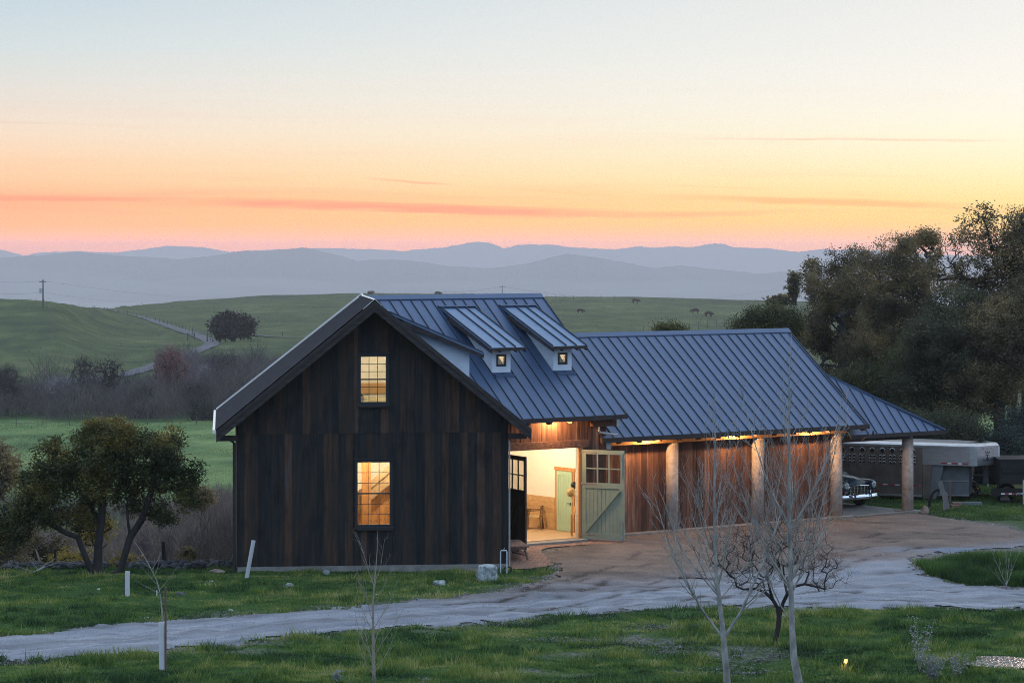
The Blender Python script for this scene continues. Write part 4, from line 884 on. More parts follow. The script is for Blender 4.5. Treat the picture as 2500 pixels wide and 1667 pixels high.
def lamp(name, p, e, c, r, parent=None, spot=None, rot=None):
    ld = bpy.data.lights.new(name, 'SPOT' if spot else 'POINT'); ld.energy = e; ld.color = c; ld.shadow_soft_size = r
    if spot: ld.spot_size = R_(spot); ld.spot_blend = .6
    o = bpy.data.objects.new(name, ld); col.objects.link(o); w = np.array(p)-(np.array(parent['_w']) if parent is not None else 0)
    o.location = tuple(w); o.parent = parent
    if rot: o.rotation_euler = rot
    return o
# ceiling lamps: real fittings with lights under them
def fitting(F, u, v, z, e, c=(1, .78, .50), r=.10):
    b = MB(); b.cyl(F(u, v, z-.03), F(u, v, z), .16, 20); o = b.build('ceiling_lamp', M['lampglow2'], barn)
    lamp('ceiling_light', F(u, v, z-.14), e, c, r, barn)
M['lampglow2'] = lamp_glow('ceiling_glow', (1, .8, .55), 3)
fitting(RF, 4.6, -2.2, 4.2, 420); fitting(RF, 3.0, 1.2, 4.2, 360)
fitting(GF, 4.6, 1.1, 4.03, 420, (1, .76, .46)); fitting(GF, 2.2, 1.6, 4.03, 160, (1, .76, .46))
fitting(GF, 4.3, 2.2, 6.9, 230, (1, .80, .50))

# flood lamps under the eaves
def eave_lamp(u, v, z, e):
    b = MB(); b.cyl(RF(u, v, z+.02), RF(u, v, z+.10), .05, 14, .035); o = b.build('eave_lamp', M['black_metal'], barn)
    b = MB(); b.cyl(RF(u, v, z+.004), RF(u, v, z+.018), .042, 14); b.build('bulb', M['lampglow'], o)
    lamp('eave_light', RF(u, v, z-.03), e, (1, .57, .25), .045, barn)
eave_lamp(4.7, -4.55, 4.40, 240)
for u in (9.15, 13.2, 16.75): eave_lamp(u, -3.98, 3.60, 190)
# ================================================================ VEGETATION
def skin_mesh(nodes, parent, radii, n_side=6):
    """tapered tubes along a skeleton: arrays of nodes, parent index and radius"""
    nodes = np.array(nodes); ch = {}
    for i, p in enumerate(parent):
        if p >= 0: ch.setdefault(p, []).append(i)
    V = []; Fc = []
    A = np.array([nodes[p] if p >= 0 else nodes[i] for i, p in enumerate(parent)])
    idx = [i for i, p in enumerate(parent) if p >= 0]
    d = nodes[idx]-A[idx]; ln = np.linalg.norm(d, axis=1); ok = ln > 1e-6; idx = np.array(idx)[ok]; d = d[ok]/ln[ok][:, None]
    ref = np.where(np.abs(d[:, 2:3]) < .9, np.array([[0, 0, 1.0]]), np.array([[1.0, 0, 0]]))
    a = np.cross(d, ref); a /= np.linalg.norm(a, axis=1)[:, None]; b = np.cross(d, a)
    r0 = np.array([radii[parent[i]] for i in idx]); r1_ = np.array([radii[i] for i in idx]); r0 = np.minimum(r0, r1_*1.35+.001)
    m = len(idx); k = n_side; ang = 2*np.pi*np.arange(k)/k
    ring = a[:, None, :]*np.cos(ang)[None, :, None]+b[:, None, :]*np.sin(ang)[None, :, None]
    P0 = A[idx][:, None, :]+ring*r0[:, None, None]; P1 = nodes[idx][:, None, :]+ring*r1_[:, None, None]
    V = np.concatenate([P0, P1], 1).reshape(-1, 3); base = (np.arange(m)*2*k)[:, None]; q = np.arange(k)
    Fc = np.stack([base+q, base+(q+1) % k, base+k+(q+1) % k, base+k+q], -1).reshape(-1, 4)
    return V, Fc
def grow(trunk, attract, rtip, step=.35, rmax=None, droop=0.0, expo=.48):
    """connects every attractor to the nearest part of the growing skeleton"""
    nodes = [np.array(p, float) for p, _ in trunk]; par = [q for _, q in trunk]
    arr = np.array(nodes)
    order = np.argsort(np.min(np.linalg.norm(attract[:, None, :]-arr[None], axis=2), axis=1))
    cap = len(nodes)+len(attract)*8; buf = np.zeros((cap, 3)); buf[:len(nodes)] = arr; n = len(nodes); tips = []
    for t in attract[order]:
        dd = buf[:n]-t; dist = np.sqrt((dd**2).sum(1))+.35*np.maximum(0, buf[:n, 2]-t[2])
        j = int(np.argmin(dist)); p = buf[j].copy(); v = t-p; Ld = np.linalg.norm(v)
        if Ld < 1e-3: continue
        m = int(min(6, max(1, Ld/step))); side = np.cross(v, rng.normal(size=3)); side /= np.linalg.norm(side)+1e-9; last = j
        for q in range(1, m+1):
            s = q/m; w = p+v*s+side*Ld*.12*math.sin(math.pi*s)+np.array([0, 0, -droop*Ld*s*s]) + (rng.normal(size=3)*Ld*.03 if q < m else 0)
            if n >= cap: break
            buf[n] = w; par.append(last); last = n; n += 1
        tips.append(last)
    cnt = np.zeros(n); 
    for t in tips: cnt[t] += 1
    for i in range(n-1, 0, -1):
        if par[i] >= 0: cnt[par[i]] += cnt[i]
    rad = rtip*np.maximum(cnt, .6)**expo
    if rmax: rad = np.minimum(rad, rmax)
    return buf[:n], par[:n], rad, buf[tips]
def in_ellipsoids(spec, n):
    out = []; wts = np.array([s[3]*s[4]*s[5] for s in spec]); wts = wts/wts.sum()
    for k, (x, y, z, a, b, c) in zip(rng.multinomial(n, wts), spec):
        p = rng.normal(size=(k, 3)); p /= np.linalg.norm(p, axis=1)[:, None]; p *= (rng.random(k)**.45)[:, None]
        out.append(p*np.array([a, b, c])+np.array([x, y, z]))
    return np.concatenate(out)
def leaves(centers, n, size, spread, up=.3, elong=1.7):
    c = centers[rng.integers(0, len(centers), n)]+rng.normal(size=(n, 3))*np.array([spread, spread, spread*.75])
    a = rng.normal(size=(n, 3)); a[:, 2] *= .6; a /= np.linalg.norm(a, axis=1)[:, None]
    b = np.cross(a, rng.normal(size=(n, 3))); b /= np.linalg.norm(b, axis=1)[:, None]
    s = size*(.6+.8*rng.random(n))[:, None]
    V = np.stack([c-a*s*elong/2, c-b*s/2, c+a*s*elong/2, c+b*s/2], 1).reshape(-1, 3)
    return V, np.arange(4*n).reshape(-1, 4), c
def clump_tone(c, sc_=1.2, lo=.0, hi=1.0, jit=.35):
    t = .5*vn(c[:, 0]*sc_, c[:, 2]*sc_+7)+.5*vn(c[:, 1]*sc_+3, c[:, 2]*sc_*1.4)
    t = lo+(hi-lo)*np.clip((t-.25)*2, 0, 1); return np.clip(t+(rng.random(len(c))-.5)*jit, 0, 1)
def leafy_tree(name, label, cat, base, crown, nattr, nleaf, lsize, spread, bark, leaf, trunk=None, rtip=.008, rmax=None, group=None, tone=(0, 1), sc_=1.2, jit=.35, gap=0.0, elong=1.7, kind=None, step=.35):
    root = empty(name, base, label, cat, group); rmax = rmax or (.3 if cat == 'tree' else .035)
    if trunk is None:
        cx_ = np.mean([s[0] for s in crown]); cy_ = np.mean([s[1] for s in crown]); cz_ = np.mean([s[2] for s in crown])
        trunk = [((base[0], base[1], base[2]-.2), -1), ((base[0]*.7+cx_*.3, base[1]*.7+cy_*.3, base[2]*.6+cz_*.4), 0), ((cx_, cy_, base[2]*.3+cz_*.7), 1)]
    at_ = in_ellipsoids(crown, nattr); P, par, rad, tips = grow(trunk, at_, rtip, step, rmax)
    V, Fq = skin_mesh(P, par, rad, 6); bulk('trunk', V, Fq, np.full(len(V), .5), bark, root, 4)
    if nleaf:
        if gap: keep = vn(tips[:, 0]*1.1+5, tips[:, 2]*1.1) > gap; tips = tips[keep] if keep.sum() > 10 else tips
        V, Fq, c = leaves(tips, nleaf, lsize, spread, elong=elong); T = np.repeat(clump_tone(c, sc_, *tone, jit), 4)
        bulk('crown', V, Fq, T, leaf, root, 4)
    return root
def ell(px, py, rx, ry, Y, dy=None):                  # crown lobe seen at a photo pixel, at distance Y
    p = at(px, py, Y); k = Y/FPX; return (p[0], p[1], p[2], rx*k, (dy if dy else (rx+ry)/2*k), ry*k)
LF = {}
LF['oak'] = leafmat('oak_leaves', [(.014, .026, .012), (.040, .056, .018), (.12, .11, .028), (.36, .24, .06)], .3)
LF['wood'] = leafmat('dusky_leaves', [(.034, .031, .020), (.11, .092, .056), (.24, .19, .10), (.42, .30, .13)], .40)
LF['green'] = leafmat('green_leaves', [(.030, .036, .024), (.085, .095, .055), (.20, .19, .095)], .38)
LF['blue'] = leafmat('bluish_leaves', [(.012, .02, .018), (.03, .046, .042), (.07, .095, .08)], .2)
LF['olive'] = leafmat('olive_leaves', [(.035, .045, .02), (.08, .09, .035), (.15, .14, .05)], .3)
LF['twig'] = mat('grey_twigs', [(.05, .04, .045), (.11, .085, .09)], 2, .95, tone=.6)
LF['pale_twig'] = mat('pale_twigs', [(.16, .14, .15), (.30, .27, .28)], 2, .9, tone=.6)
LF['rosy'] = mat('rosy_twigs', [(.16, .075, .075), (.32, .15, .14)], 2, .95, tone=.6)
LF['dark'] = mat('dark_twigs', [(.030, .025, .028), (.06, .05, .055)], 2, .95, tone=.6)
M['bark_dark'] = mat('dark_bark', [(.018, .016, .016), (.05, .042, .038)], 5, .95, .4, (1, 1, .3))
M['bark_pale'] = mat('pale_bark', [(.14, .135, .13), (.28, .265, .25), (.48, .45, .42)], 5, .85, .3, (1, 1, .5))
M['bark_young'] = mat('young_bark', [(.22, .18, .15), (.38, .33, .28)], 8, .85)

# ---- the big oak at the left
B = pix(238, 1402)
Yo = B[1]
tk = [((B[0], Yo, B[2]-.3), -1), (at(240, 1330, Yo), 0), (at(248, 1270, Yo), 1), (at(252, 1200, Yo+.1), 2), (at(262, 1120, Yo), 3), (at(270, 1060, Yo), 4),
      (at(205, 1350, Yo-.1), 0), (at(190, 1310, Yo-.2), 6), (at(160, 1300, Yo-.3), 7), (at(110, 1270, Yo-.4), 8), (at(60, 1230, Yo-.4), 9),
      (at(228, 1250, Yo+.3), 2), (at(190, 1150, Yo+.4), 11), (at(130, 1120, Yo+.2), 12),
      (at(292, 1395, Yo+.2), 0), (at(318, 1310, Yo+.2), 14), (at(345, 1270, Yo+.1), 15), (at(372, 1190, Yo), 16), (at(400, 1110, Yo), 17), (at(420, 1060, Yo), 18), (at(312, 1270, Yo), 15), (at(310, 1230, Yo), 20)]
crown = [ell(245, 1130, 80, 110, Yo), ell(130, 1160, 75, 75, Yo), ell(90, 1220, 60, 60, Yo-.5), ell(390, 1120, 80, 85, Yo), ell(300, 1080, 70, 50, Yo+.3), ell(450, 1200, 55, 55, Yo+.2), ell(235, 1045, 40, 28, Yo), ell(300, 1030, 25, 22, Yo),
         ell(400, 1260, 45, 22, Yo), ell(20, 1290, 60, 60, Yo-.6), ell(120, 1090, 45, 25, Yo), ell(205, 1250, 60, 50, Yo+.3), ell(480, 1140, 20, 40, Yo), ell(330, 1200, 60, 50, Yo+.4), ell(140, 1270, 50, 30, Yo-.2), ell(360, 1240, 50, 25, Yo+.2), ell(70, 1180, 40, 40, Yo)]
leafy_tree('oak_tree', 'spreading oak with three leaning trunks on the grass left of the barn', 'tree', B, crown, 1400, 68000, .046, .12, M['bark_dark'], LF['oak'], tk, rtip=.006, rmax=.20, tone=(.0, .9), sc_=1.6, jit=.55, gap=.14)
# far left shrub tree at the picture edge
leafy_tree('shade_tree', 'dark round tree at the far left edge behind the oak', 'tree', pix(-25, 1250), [ell(-12, 1150, 48, 68, 128)], 160, 9000, .10, .25, M['bark_dark'], LF['wood'], tone=(.2, .8))
leafy_tree('bush', 'dark bush in the bottom left corner of the bank', 'bush', pix(-10, 1400), [ell(0, 1350, 60, 60, 84), ell(40, 1385, 60, 25, 83)], 160, 7000, .05, .12, M['bark_dark'], LF['wood'], tone=(.1, .9))
leafy_tree('golden_bush', 'yellow green bush glowing behind the trunks of the oak', 'bush', pix(170, 1400), [ell(170, 1370, 60, 28, 88), ell(300, 1375, 40, 20, 88), ell(230, 1290, 45, 45, 92)], 220, 6000, .05, .12, M['bark_dark'], leafmat('golden_leaves', [(.06, .06, .02), (.18, .14, .03), (.42, .30, .06)], .3), tone=(.2, 1), gap=.3)
leafy_tree('small_shrub', 'small dense evergreen shrub on the field by the barn corner', 'shrub', (at(490, 1250, 104)[0], 104, tz(at(490, 1250, 104)[0], 104)), [ell(490, 1215, 26, 26, 104)], 80, 3000, .07, .12, M['bark_dark'], LF['wood'], tone=(.2, .9))

# ---- wood on the right behind the lean-to
def back_tree(name, label, Y, lobes, nleaf, ls, key, base_px=None, gap=0, nattr=350, tone=(0, 1), cat='tree', bark='bark', rtip=.012, grp=None):
    sp_ = [ell(*l, Y+random.uniform(-1.2, 1.2)) for l in lobes]; bx = base_px if base_px else lobes[0][0]
    x = at(bx, 1200, Y)[0]; base = (x, Y, tz(x, Y)); return leafy_tree(name, label, cat, base, sp_, int(nattr*1.7), int(nleaf*2.3), ls*.62, .20, M[bark], LF[key], rtip=rtip, rmax=.28 if cat == 'tree' else .05, gap=gap, tone=tone, group=grp)
back_tree('tree', 'rounded olive tree standing just behind the ridge of the long roof', 132, [(1870, 800, 62, 62), (1815, 810, 40, 40), (1920, 810, 60, 60)], 20000, .085, 'olive', gap=.12, tone=(0, .8))
back_tree('tree', 'small tree top peeping over the middle of the long roof ridge', 118, [(1628, 806, 26, 12), (1655, 808, 22, 10)], 2600, .07, 'olive', nattr=90)
back_tree('tree', 'tall dark tree with a ragged top behind the hip of the roof', 126, [(2045, 790, 75, 110), (2090, 700, 70, 65), (2010, 880, 70, 80), (2070, 640, 60, 36), (2130, 625, 50, 34), (2020, 700, 60, 60)], 26000, .080, 'wood', gap=.24, tone=(0, .8))
back_tree('tree', 'broad tree whose crown stands left of the two slim sky lit crowns', 121, [(2180, 790, 95, 120), (2120, 900, 90, 110), (2215, 700, 80, 70), (2140, 660, 70, 50), (2185, 610, 45, 36), (2235, 660, 60, 50)], 34000, .080, 'wood', gap=.20, tone=(0, .85))
back_tree('tree', 'slim tree with thin see through crown against the orange sky', 124, [(2262, 590, 26, 34), (2225, 605, 24, 26), (2280, 610, 26, 24), (2255, 650, 50, 30)], 4800, .070, 'wood', gap=.32, nattr=260, tone=(.2, .9))
back_tree('tree', 'dense dark tree filling the space above the silver trailer', 114, [(2300, 880, 110, 130), (2250, 960, 100, 110), (2350, 780, 100, 90)], 36000, .085, 'green', tone=(0, .7))
# gnarled bare topped oak at the right
Yg = 117; gx = at(2470, 1200, Yg)[0]
gt = [((gx, Yg, tz(gx, Yg)-.2), -1), (at(2475, 1000, Yg), 0), (at(2490, 850, Yg), 1), (at(2500, 720, Yg), 2), (at(2455, 702, Yg), 3), (at(2400, 690, Yg), 4), (at(2340, 678, Yg), 5), (at(2290, 684, Yg), 6),
      (at(2470, 640, Yg), 3), (at(2420, 600, Yg), 8), (at(2410, 560, Yg), 9), (at(2400, 530, Yg), 10)]
leafy_tree('gnarled_oak', 'gnarled oak with a long level limb and thin bare top at the right edge', 'tree', (gx, Yg, tz(gx, Yg)), [ell(2400, 545, 60, 50, Yg), ell(2440, 620, 90, 60, Yg), ell(2350, 600, 50, 45, Yg), ell(2490, 560, 50, 60, Yg), ell(2470, 700, 110, 70, Yg), ell(2300, 670, 70, 40, Yg), ell(2370, 700, 80, 40, Yg), ell(2320, 640, 60, 50, Yg)], 1000, 20000, .062, .15, M['bark_dark'], LF['wood'], gt, rtip=.0065, rmax=.11, gap=.20, tone=(.1, .9))
back_tree('tree', 'leafy tree below the level limb at the right edge', 113, [(2440, 860, 110, 140), (2500, 780, 70, 110), (2380, 950, 90, 100)], 36000, .085, 'wood', tone=(0, .75), gap=.08)
back_tree('tree', 'tall leafy crown rising at the far right border', 121, [(2500, 640, 50, 80), (2530, 560, 60, 60)], 12000, .075, 'wood', nattr=240, gap=.28)
back_tree('bush', 'pale bluish bush at the foot of the wood above the black trailer', 110, [(2440, 1090, 90, 55), (2500, 1060, 60, 70)], 17000, .06, 'blue', cat='bush')
back_tree('bush', 'low dark bush behind the silver trailer roof', 109, [(2200, 1060, 120, 60), (2330, 1060, 80, 60)], 22000, .07, 'green', cat='bush', tone=(0, .6))
back_tree('tree', 'dull green tree low behind the lean-to roof', 116, [(2130, 980, 110, 100), (2240, 900, 80, 80)], 28000, .08, 'olive', tone=(0, .55), gap=.06)
back_tree('bush', 'dark thicket bush seen through the open bay behind the old truck', 111, [(2080, 1090, 70, 45)], 9000, .07, 'green', cat='bush', tone=(0, .5))
# pines on the ridge
def pine(px, ytop, ybase, Y, w, label):
    b0 = at(px, ybase, Y); root = empty('pine_tree', b0, label, 'tree'); H = (ybase-ytop)/FPX*Y; k = Y/FPX
    b = MB(); b.tube([b0, (b0[0]+.1, b0[1], b0[2]+H*.6), (b0[0], b0[1], b0[2]+H)], [.28, .16, .03], 7); b.build('trunk', M['bark_dark'], root)
    cs = []
    for i in range(26):
        h = .28+.72*i/25; r = w*k*(.35+.65*math.sin(math.pi*min(1, (1-h)*1.25+.12)))*random.uniform(.5, 1.05); a = random.uniform(0, 6.28)
        for s in (.35, .65, 1): cs.append((b0[0]+r*s*math.cos(a), b0[1]+r*s*math.sin(a), b0[2]+H*h+.08*r*s))
    V, Fq, c = leaves(np.array(cs), 1500, .11, .20, elong=2.8); bulk('crown', V, Fq, np.repeat(clump_tone(c, .6, 0, .7), 4), LF['wood'], root, 4)
pine(1982, 636, 745, 235, 38, 'tall wind shaped pine standing clear of the wood against the hills')
pine(1938, 668, 745, 240, 19, 'small pointed pine left of the tall pine')
leafy_tree('bush', 'dark low bush on the hill crest beside the small pine', 'bush', at(1908, 742, 300), [ell(1908, 733, 16, 8, 300), ell(1885, 738, 12, 5, 300)], 60, 1600, .22, .3, M['bark_dark'], LF['wood'])

# ---- far oak on the hill
B = pix(570, 834)
leafy_tree('hill_oak', 'single dark oak with a rounded crown beside the hill road', 'tree', B, [ell(545, 798, 28, 26, B[1]), ell(590, 798, 32, 25, B[1]), ell(565, 785, 30, 18, B[1]), ell(568, 806, 50, 14, B[1])], 260, 9000, .50, .8, M['bark_dark'], leafmat('far_oak_leaves', [(.012, .012, .012), (.03, .026, .024), (.06, .05, .04)]), rtip=.05, rmax=.7, step=2.0)

# ---- wood along the valley fence: single trees, then the undergrowth as one mass
def bare_tree(name, label, px, pybase, w, h, Y, key, nattr=240, rtip=.03, grp=None, dens=1.0):
    x = at(px, pybase, Y)[0]; z = tz(x, Y); base = (x, Y, z); k = Y/FPX; hm = h*k
    crown = [(x, Y, z+hm*.62, w*k*.5, w*k*.5, hm*.38), (x, Y, z+hm*.8, w*k*.3, w*k*.3, hm*.2)]
    root = empty(name, base, label, 'tree', grp)
    at_ = in_ellipsoids(crown, nattr); P, par, rad, tips = grow([((x, Y, z-.2), -1), ((x+.2, Y, z+hm*.18), 0), ((x, Y, z+hm*.35), 1)], at_, rtip, 1.2, .25)
    V, Fq = skin_mesh(P, par, rad, 4); bulk('trunk', V, Fq, np.full(len(V), .5), M['bark_dark'] if key != 'pale_twig' else LF[key], root, 4)
    V, Fq, c = slivers(tips, int(2600*dens), hm*.10, .035*Y/350, hm*.05); bulk('crown', V, Fq, np.repeat(rng.random(len(c)), 3), LF[key], root, 3); return root
def slivers(centers, n, length, width, spread, up=1.0):
    c = centers[rng.integers(0, len(centers), n)]+rng.normal(size=(n, 3))*spread
    a = rng.normal(size=(n, 3)); a[:, 2] = np.abs(a[:, 2])*up+.3; a /= np.linalg.norm(a, axis=1)[:, None]
    b = np.cross(a, rng.normal(size=(n, 3))); b /= np.linalg.norm(b, axis=1)[:, None]; L_ = length*(.5+rng.random(n))[:, None]
    V = np.stack([c-b*width/2, c+b*width/2, c+a*L_], 1).reshape(-1, 3); return V, np.arange(3*n).reshape(-1, 3), c
leafy_tree('round_tree', 'round green tree among the bare ones by the valley fence', 'tree', (at(348, 1030, 345)[0], 345, tz(at(348, 1030, 345)[0], 345)), [ell(348, 985, 26, 34, 345), ell(352, 965, 18, 20, 345), ell(346, 1008, 28, 18, 345)], 160, 7000, .26, .4, M['bark_dark'], LF['blue'], rtip=.03, step=1.2)
bare_tree('willow', 'rosy leafless willow taller than the thicket around it', 415, 1030, 90, 155, 362, 'rosy', 420, dens=1.6)
bare_tree('bare_tree', 'pale lilac bare tree at the left of the valley thicket', 150, 1028, 90, 95, 356, 'pale_twig')
bare_tree('bare_tree', 'bare dark crooked tree in front of the road bend', 262, 1022, 110, 130, 366, 'dark', 320, dens=.5)
bare_tree('bare_tree', 'bare dark tree with a high forked crown left of the round tree', 205, 1012, 60, 130, 372, 'dark', 260, dens=.4)
bare_tree('bare_tree', 'whitish bare tree just left of the barn roof', 505, 1000, 60, 105, 372, 'pale_twig', 200, dens=.7)
bare_tree('bare_tree', 'grey domed bare tree behind the whitish one', 545, 985, 110, 120, 395, 'twig', 360, dens=1.8)
bare_tree('bare_tree', 'squat grey bare tree right of the round green tree', 480, 1030, 90, 85, 350, 'twig', dens=1.4)
bare_tree('bare_tree', 'dark bare tree at the left picture edge by the fence', 15, 1028, 90, 120, 352, 'twig', 300, dens=1.8)
leafy_tree('bush', 'round grey green bush near the fence by the barn eave', 'bush', (at(497, 1035, 338)[0], 338, tz(at(497, 1035, 338)[0], 338)), [ell(497, 1010, 28, 22, 338)], 80, 2500, .22, .4, M['bark_dark'], LF['blue'], rtip=.03, step=1.2)
def mass(name, n, fx, fy, hgt, width, key, tones=(0, 1), px_ok=None):
    """thin upright stems over an area given by x range (photo) and distance range"""
    Y = fy[0]+(fy[1]-fy[0])*rng.random(n); px = fx[0]+(fx[1]-fx[0])*rng.random(n); X = (px-CXP)/FPX*Y
    dn = fbm(X/7+3, Y/9, 3); keep = dn > .38; X, Y, dn = X[keep], Y[keep], dn[keep]; Z = terrain(X, Y); n = len(X)
    hh = hgt(px[keep], Y)*(.25+1.5*np.clip(dn-.35, 0, .6))*1.6
    c = np.stack([X, Y, Z+hh*rng.random(n)*.75], -1); a = rng.normal(size=(n, 3))*.55; a[:, 2] = .9; a /= np.linalg.norm(a, axis=1)[:, None]
    b = np.cross(a, rng.normal(size=(n, 3))); b /= np.linalg.norm(b, axis=1)[:, None]; L_ = (hh*(.22+.3*rng.random(n)))[:, None]; w = (width*Y)[:, None]
    V = np.stack([c-b*w/2, c+b*w/2, c+a*L_], 1).reshape(-1, 3); T = tones[0]+(tones[1]-tones[0])*np.repeat(np.clip(.5+1.5*(fbm(X/5, Y/5, 3)-.5)+.5*(rng.random(n)-.5), 0, 1), 3)
    return tag(bulk(name, V, np.arange(3*n).reshape(-1, 3), T, LF[key], None, 3), kind='stuff')
LF['thicket'] = mat('thicket_stems', [(.045, .040, .044), (.10, .082, .085), (.18, .14, .13)], .3, .95, tone=.6)
LF['brush'] = mat('brush_stems', [(.055, .045, .045), (.14, .105, .095), (.26, .20, .15)], .5, .95, tone=.6)
mass('thicket', 60000, (-120, 640), (334, 385), lambda px, Y: 5.2+1.6*S((px-300)/200), .00013, 'thicket')
mass('thicket', 26000, (380, 700), (385, 520), lambda px, Y: 4.0+0*px, .00012, 'thicket')
mass('undergrowth', 70000, (300, 620), (92, 190), lambda px, Y: 1.0+1.4*S((px-380)/150), .00016, 'brush')
mass('undergrowth', 46000, (-80, 420), (88, 135), lambda px, Y: 1.0+0*px, .00018, 'brush', (.3, 1))
mass('undergrowth', 16000, (-80, 600), (176, 200), lambda px, Y: 1.5+0*px, .00012, 'thicket')
leafy_tree('bush', 'brown leafed bush below the oak at the left of the leaning post', 'bush', pix(110, 1402), [ell(110, 1350, 60, 45, 90), ell(60, 1330, 40, 40, 91)], 160, 8000, .05, .12, M['bark_dark'], leafmat('brown_leaves', [(.04, .03, .018), (.10, .075, .04), (.22, .15, .06)]), gap=.15)
leafy_tree('bush', 'olive brown bush on the bank near the barn corner', 'bush', (at(520, 1340, 100)[0], 100, tz(at(520, 1340, 100)[0], 100)), [ell(515, 1345, 34, 34, 100), ell(490, 1370, 40, 20, 98)], 120, 6000, .05, .12, M['bark_dark'], LF['olive'], gap=.2, tone=(.1, .7))
leafy_tree('bush', 'dark upright bush growing at the edge of the bank', 'bush', pix(452, 1398), [ell(455, 1365, 18, 28, 84.5)], 60, 1800, .045, .08, M['bark_dark'], LF['wood'], elong=3)

# ---- young leafless trees in the foreground: explicit limbs, then three orders of shoots
def branchy(root_name, label, base, leader, lr, limbs, barkm, seed, shoots=(9, 5, 3), slen=(.62, .55), twigr=.0048, curve=.35, cat='tree', grp=None, spacing=.22, anglim=(.45, .85), lean_up=.55, limb_scale=1.0):
    rg = random.Random(seed); root = empty(root_name, base, label, cat, grp)
    lead = [Vector(p) for p in leader]
    b = MB(); b.tube(lead, lr, 10); b.build('trunk', barkm, root, smooth=True)
    cr = MB()
    def shoot(p, d, L_, r, lvl):
        pts = [p]; n = 5 if lvl < 3 else 3; q = p.copy(); dd = d.normalized()
        for i in range(n):
            dd = (dd+Vector((rg.uniform(-.13, .13), rg.uniform(-.13, .13), lean_up*.30*(1 if lvl < 3 else .6)))).normalized(); q = q+dd*L_/n; pts.append(q.copy())
        cr.tube(pts, [max(twigr*.55, r*(1-.8*i/n)) for i in range(n+1)], 5 if lvl < 2 else 3, False)
        if lvl >= 4 or L_ < .10: return
        m = int(L_/(spacing*(.75 if lvl > 1 else 1)))
        for i in range(m):
            t = .18+.78*(i+rg.random()*.7)/max(m, 1)
            if t > .97: continue
            k = t*n; i0 = min(int(k), n-1); pp = pts[i0].lerp(pts[i0+1], k-i0); ax = (pts[i0+1]-pts[i0]).normalized()
            side = ax.cross(Vector((rg.uniform(-1, 1), rg.uniform(-1, 1), rg.uniform(-1, 1)))).normalized()
            a = rg.uniform(*anglim); nd_ = ax*math.cos(a)+side*math.sin(a)
            shoot(pp, nd_, L_*(1-t*.62)*rg.uniform(.28, slen[1]), max(twigr*.8, r*(1-.75*t)*.55), lvl+1)
    for (t, az, ang, L_, r) in limbs:
        k = t*(len(lead)-1); i0 = min(int(k), len(lead)-2); p = lead[i0].lerp(lead[i0+1], k-i0)
        d = Vector((math.sin(ang)*math.cos(az), math.sin(ang)*math.sin(az), math.cos(ang))); shoot(p, d, L_*limb_scale, r, 1)
    cr.build('crown', barkm, root); return root
def auto_limbs(n, t0, t1, L0, L1, r0, seed, ang=(.45, .8), azs=None):
    rg = random.Random(seed); out = []
    for i in range(n):
        t = t0+(t1-t0)*(i+.5*rg.random())/n; az = azs[i % len(azs)] if azs else (i*2.4+rg.uniform(-.4, .4))
        s = (t-t0)/(t1-t0); out.append((t, az, rg.uniform(*ang)*(1-.3*s), (L0+(L1-L0)*s)*rg.uniform(.8, 1.15), r0*(1-.7*s)))
    return out
YA = 59.2
ba = (at(1777, 1690, YA)[0], YA, tz(at(1777, 1690, YA)[0], YA))
la = [(ba[0], YA, ba[2]-.1)]+[at(x, y, YA) for x, y in [(1775, 1660), (1770, 1600), (1765, 1540), (1757, 1470), (1749, 1400), (1745, 1320), (1744, 1220), (1745, 1120), (1746, 1020), (1746, 955)]]
branchy('bare_young_tree', 'pale leafless young tree with a low fork left of the taller pale tree', ba, la, [.088, .080, .070, .062, .050, .043, .036, .028, .019, .010, .004],
    [(.27, math.pi, .70, 3.6, .034), (.27, .15, .62, 3.5, .040), (.42, math.pi*.9, .85, 2.9, .022), (.43, 2.7, .75, 2.5, .02)]+auto_limbs(26, .40, .97, 2.5, .4, .017, 5, (.5, .85)), M['bark_pale'], 21, spacing=.23, lean_up=.70)
YB = 59.6
bb = (at(1951, 1692, YB)[0], YB, tz(at(1951, 1692, YB)[0], YB))
lb = [(bb[0], YB, bb[2]-.1)]+[at(x, y, YB) for x, y in [(1949, 1660), (1938, 1605), (1934, 1540), (1932, 1470), (1930, 1400), (1928, 1300), (1927, 1200), (1927, 1100), (1926, 1000), (1928, 900), (1933, 815)]]
branchy('bare_young_tree', 'tallest pale leafless young tree in front of the pillars', bb, lb, [.125, .10, .084, .072, .064, .052, .044, .037, .030, .022, .013, .004],
    [(.30, math.pi, .72, 2.4, .018), (.40, .1, .72, 2.8, .02), (.41, math.pi*1.02, .66, 3.9, .032), (.43, .0, .70, 3.7, .028), (.55, .15, .75, 3.3, .028), (.56, math.pi*.95, .55, 3.4, .026), (.48, 3.5, .7, 2.8, .018)]+auto_limbs(34, .38, .97, 2.5, .4, .017, 9, (.5, .85)), M['bark_pale'], 33, spacing=.24, lean_up=.70)
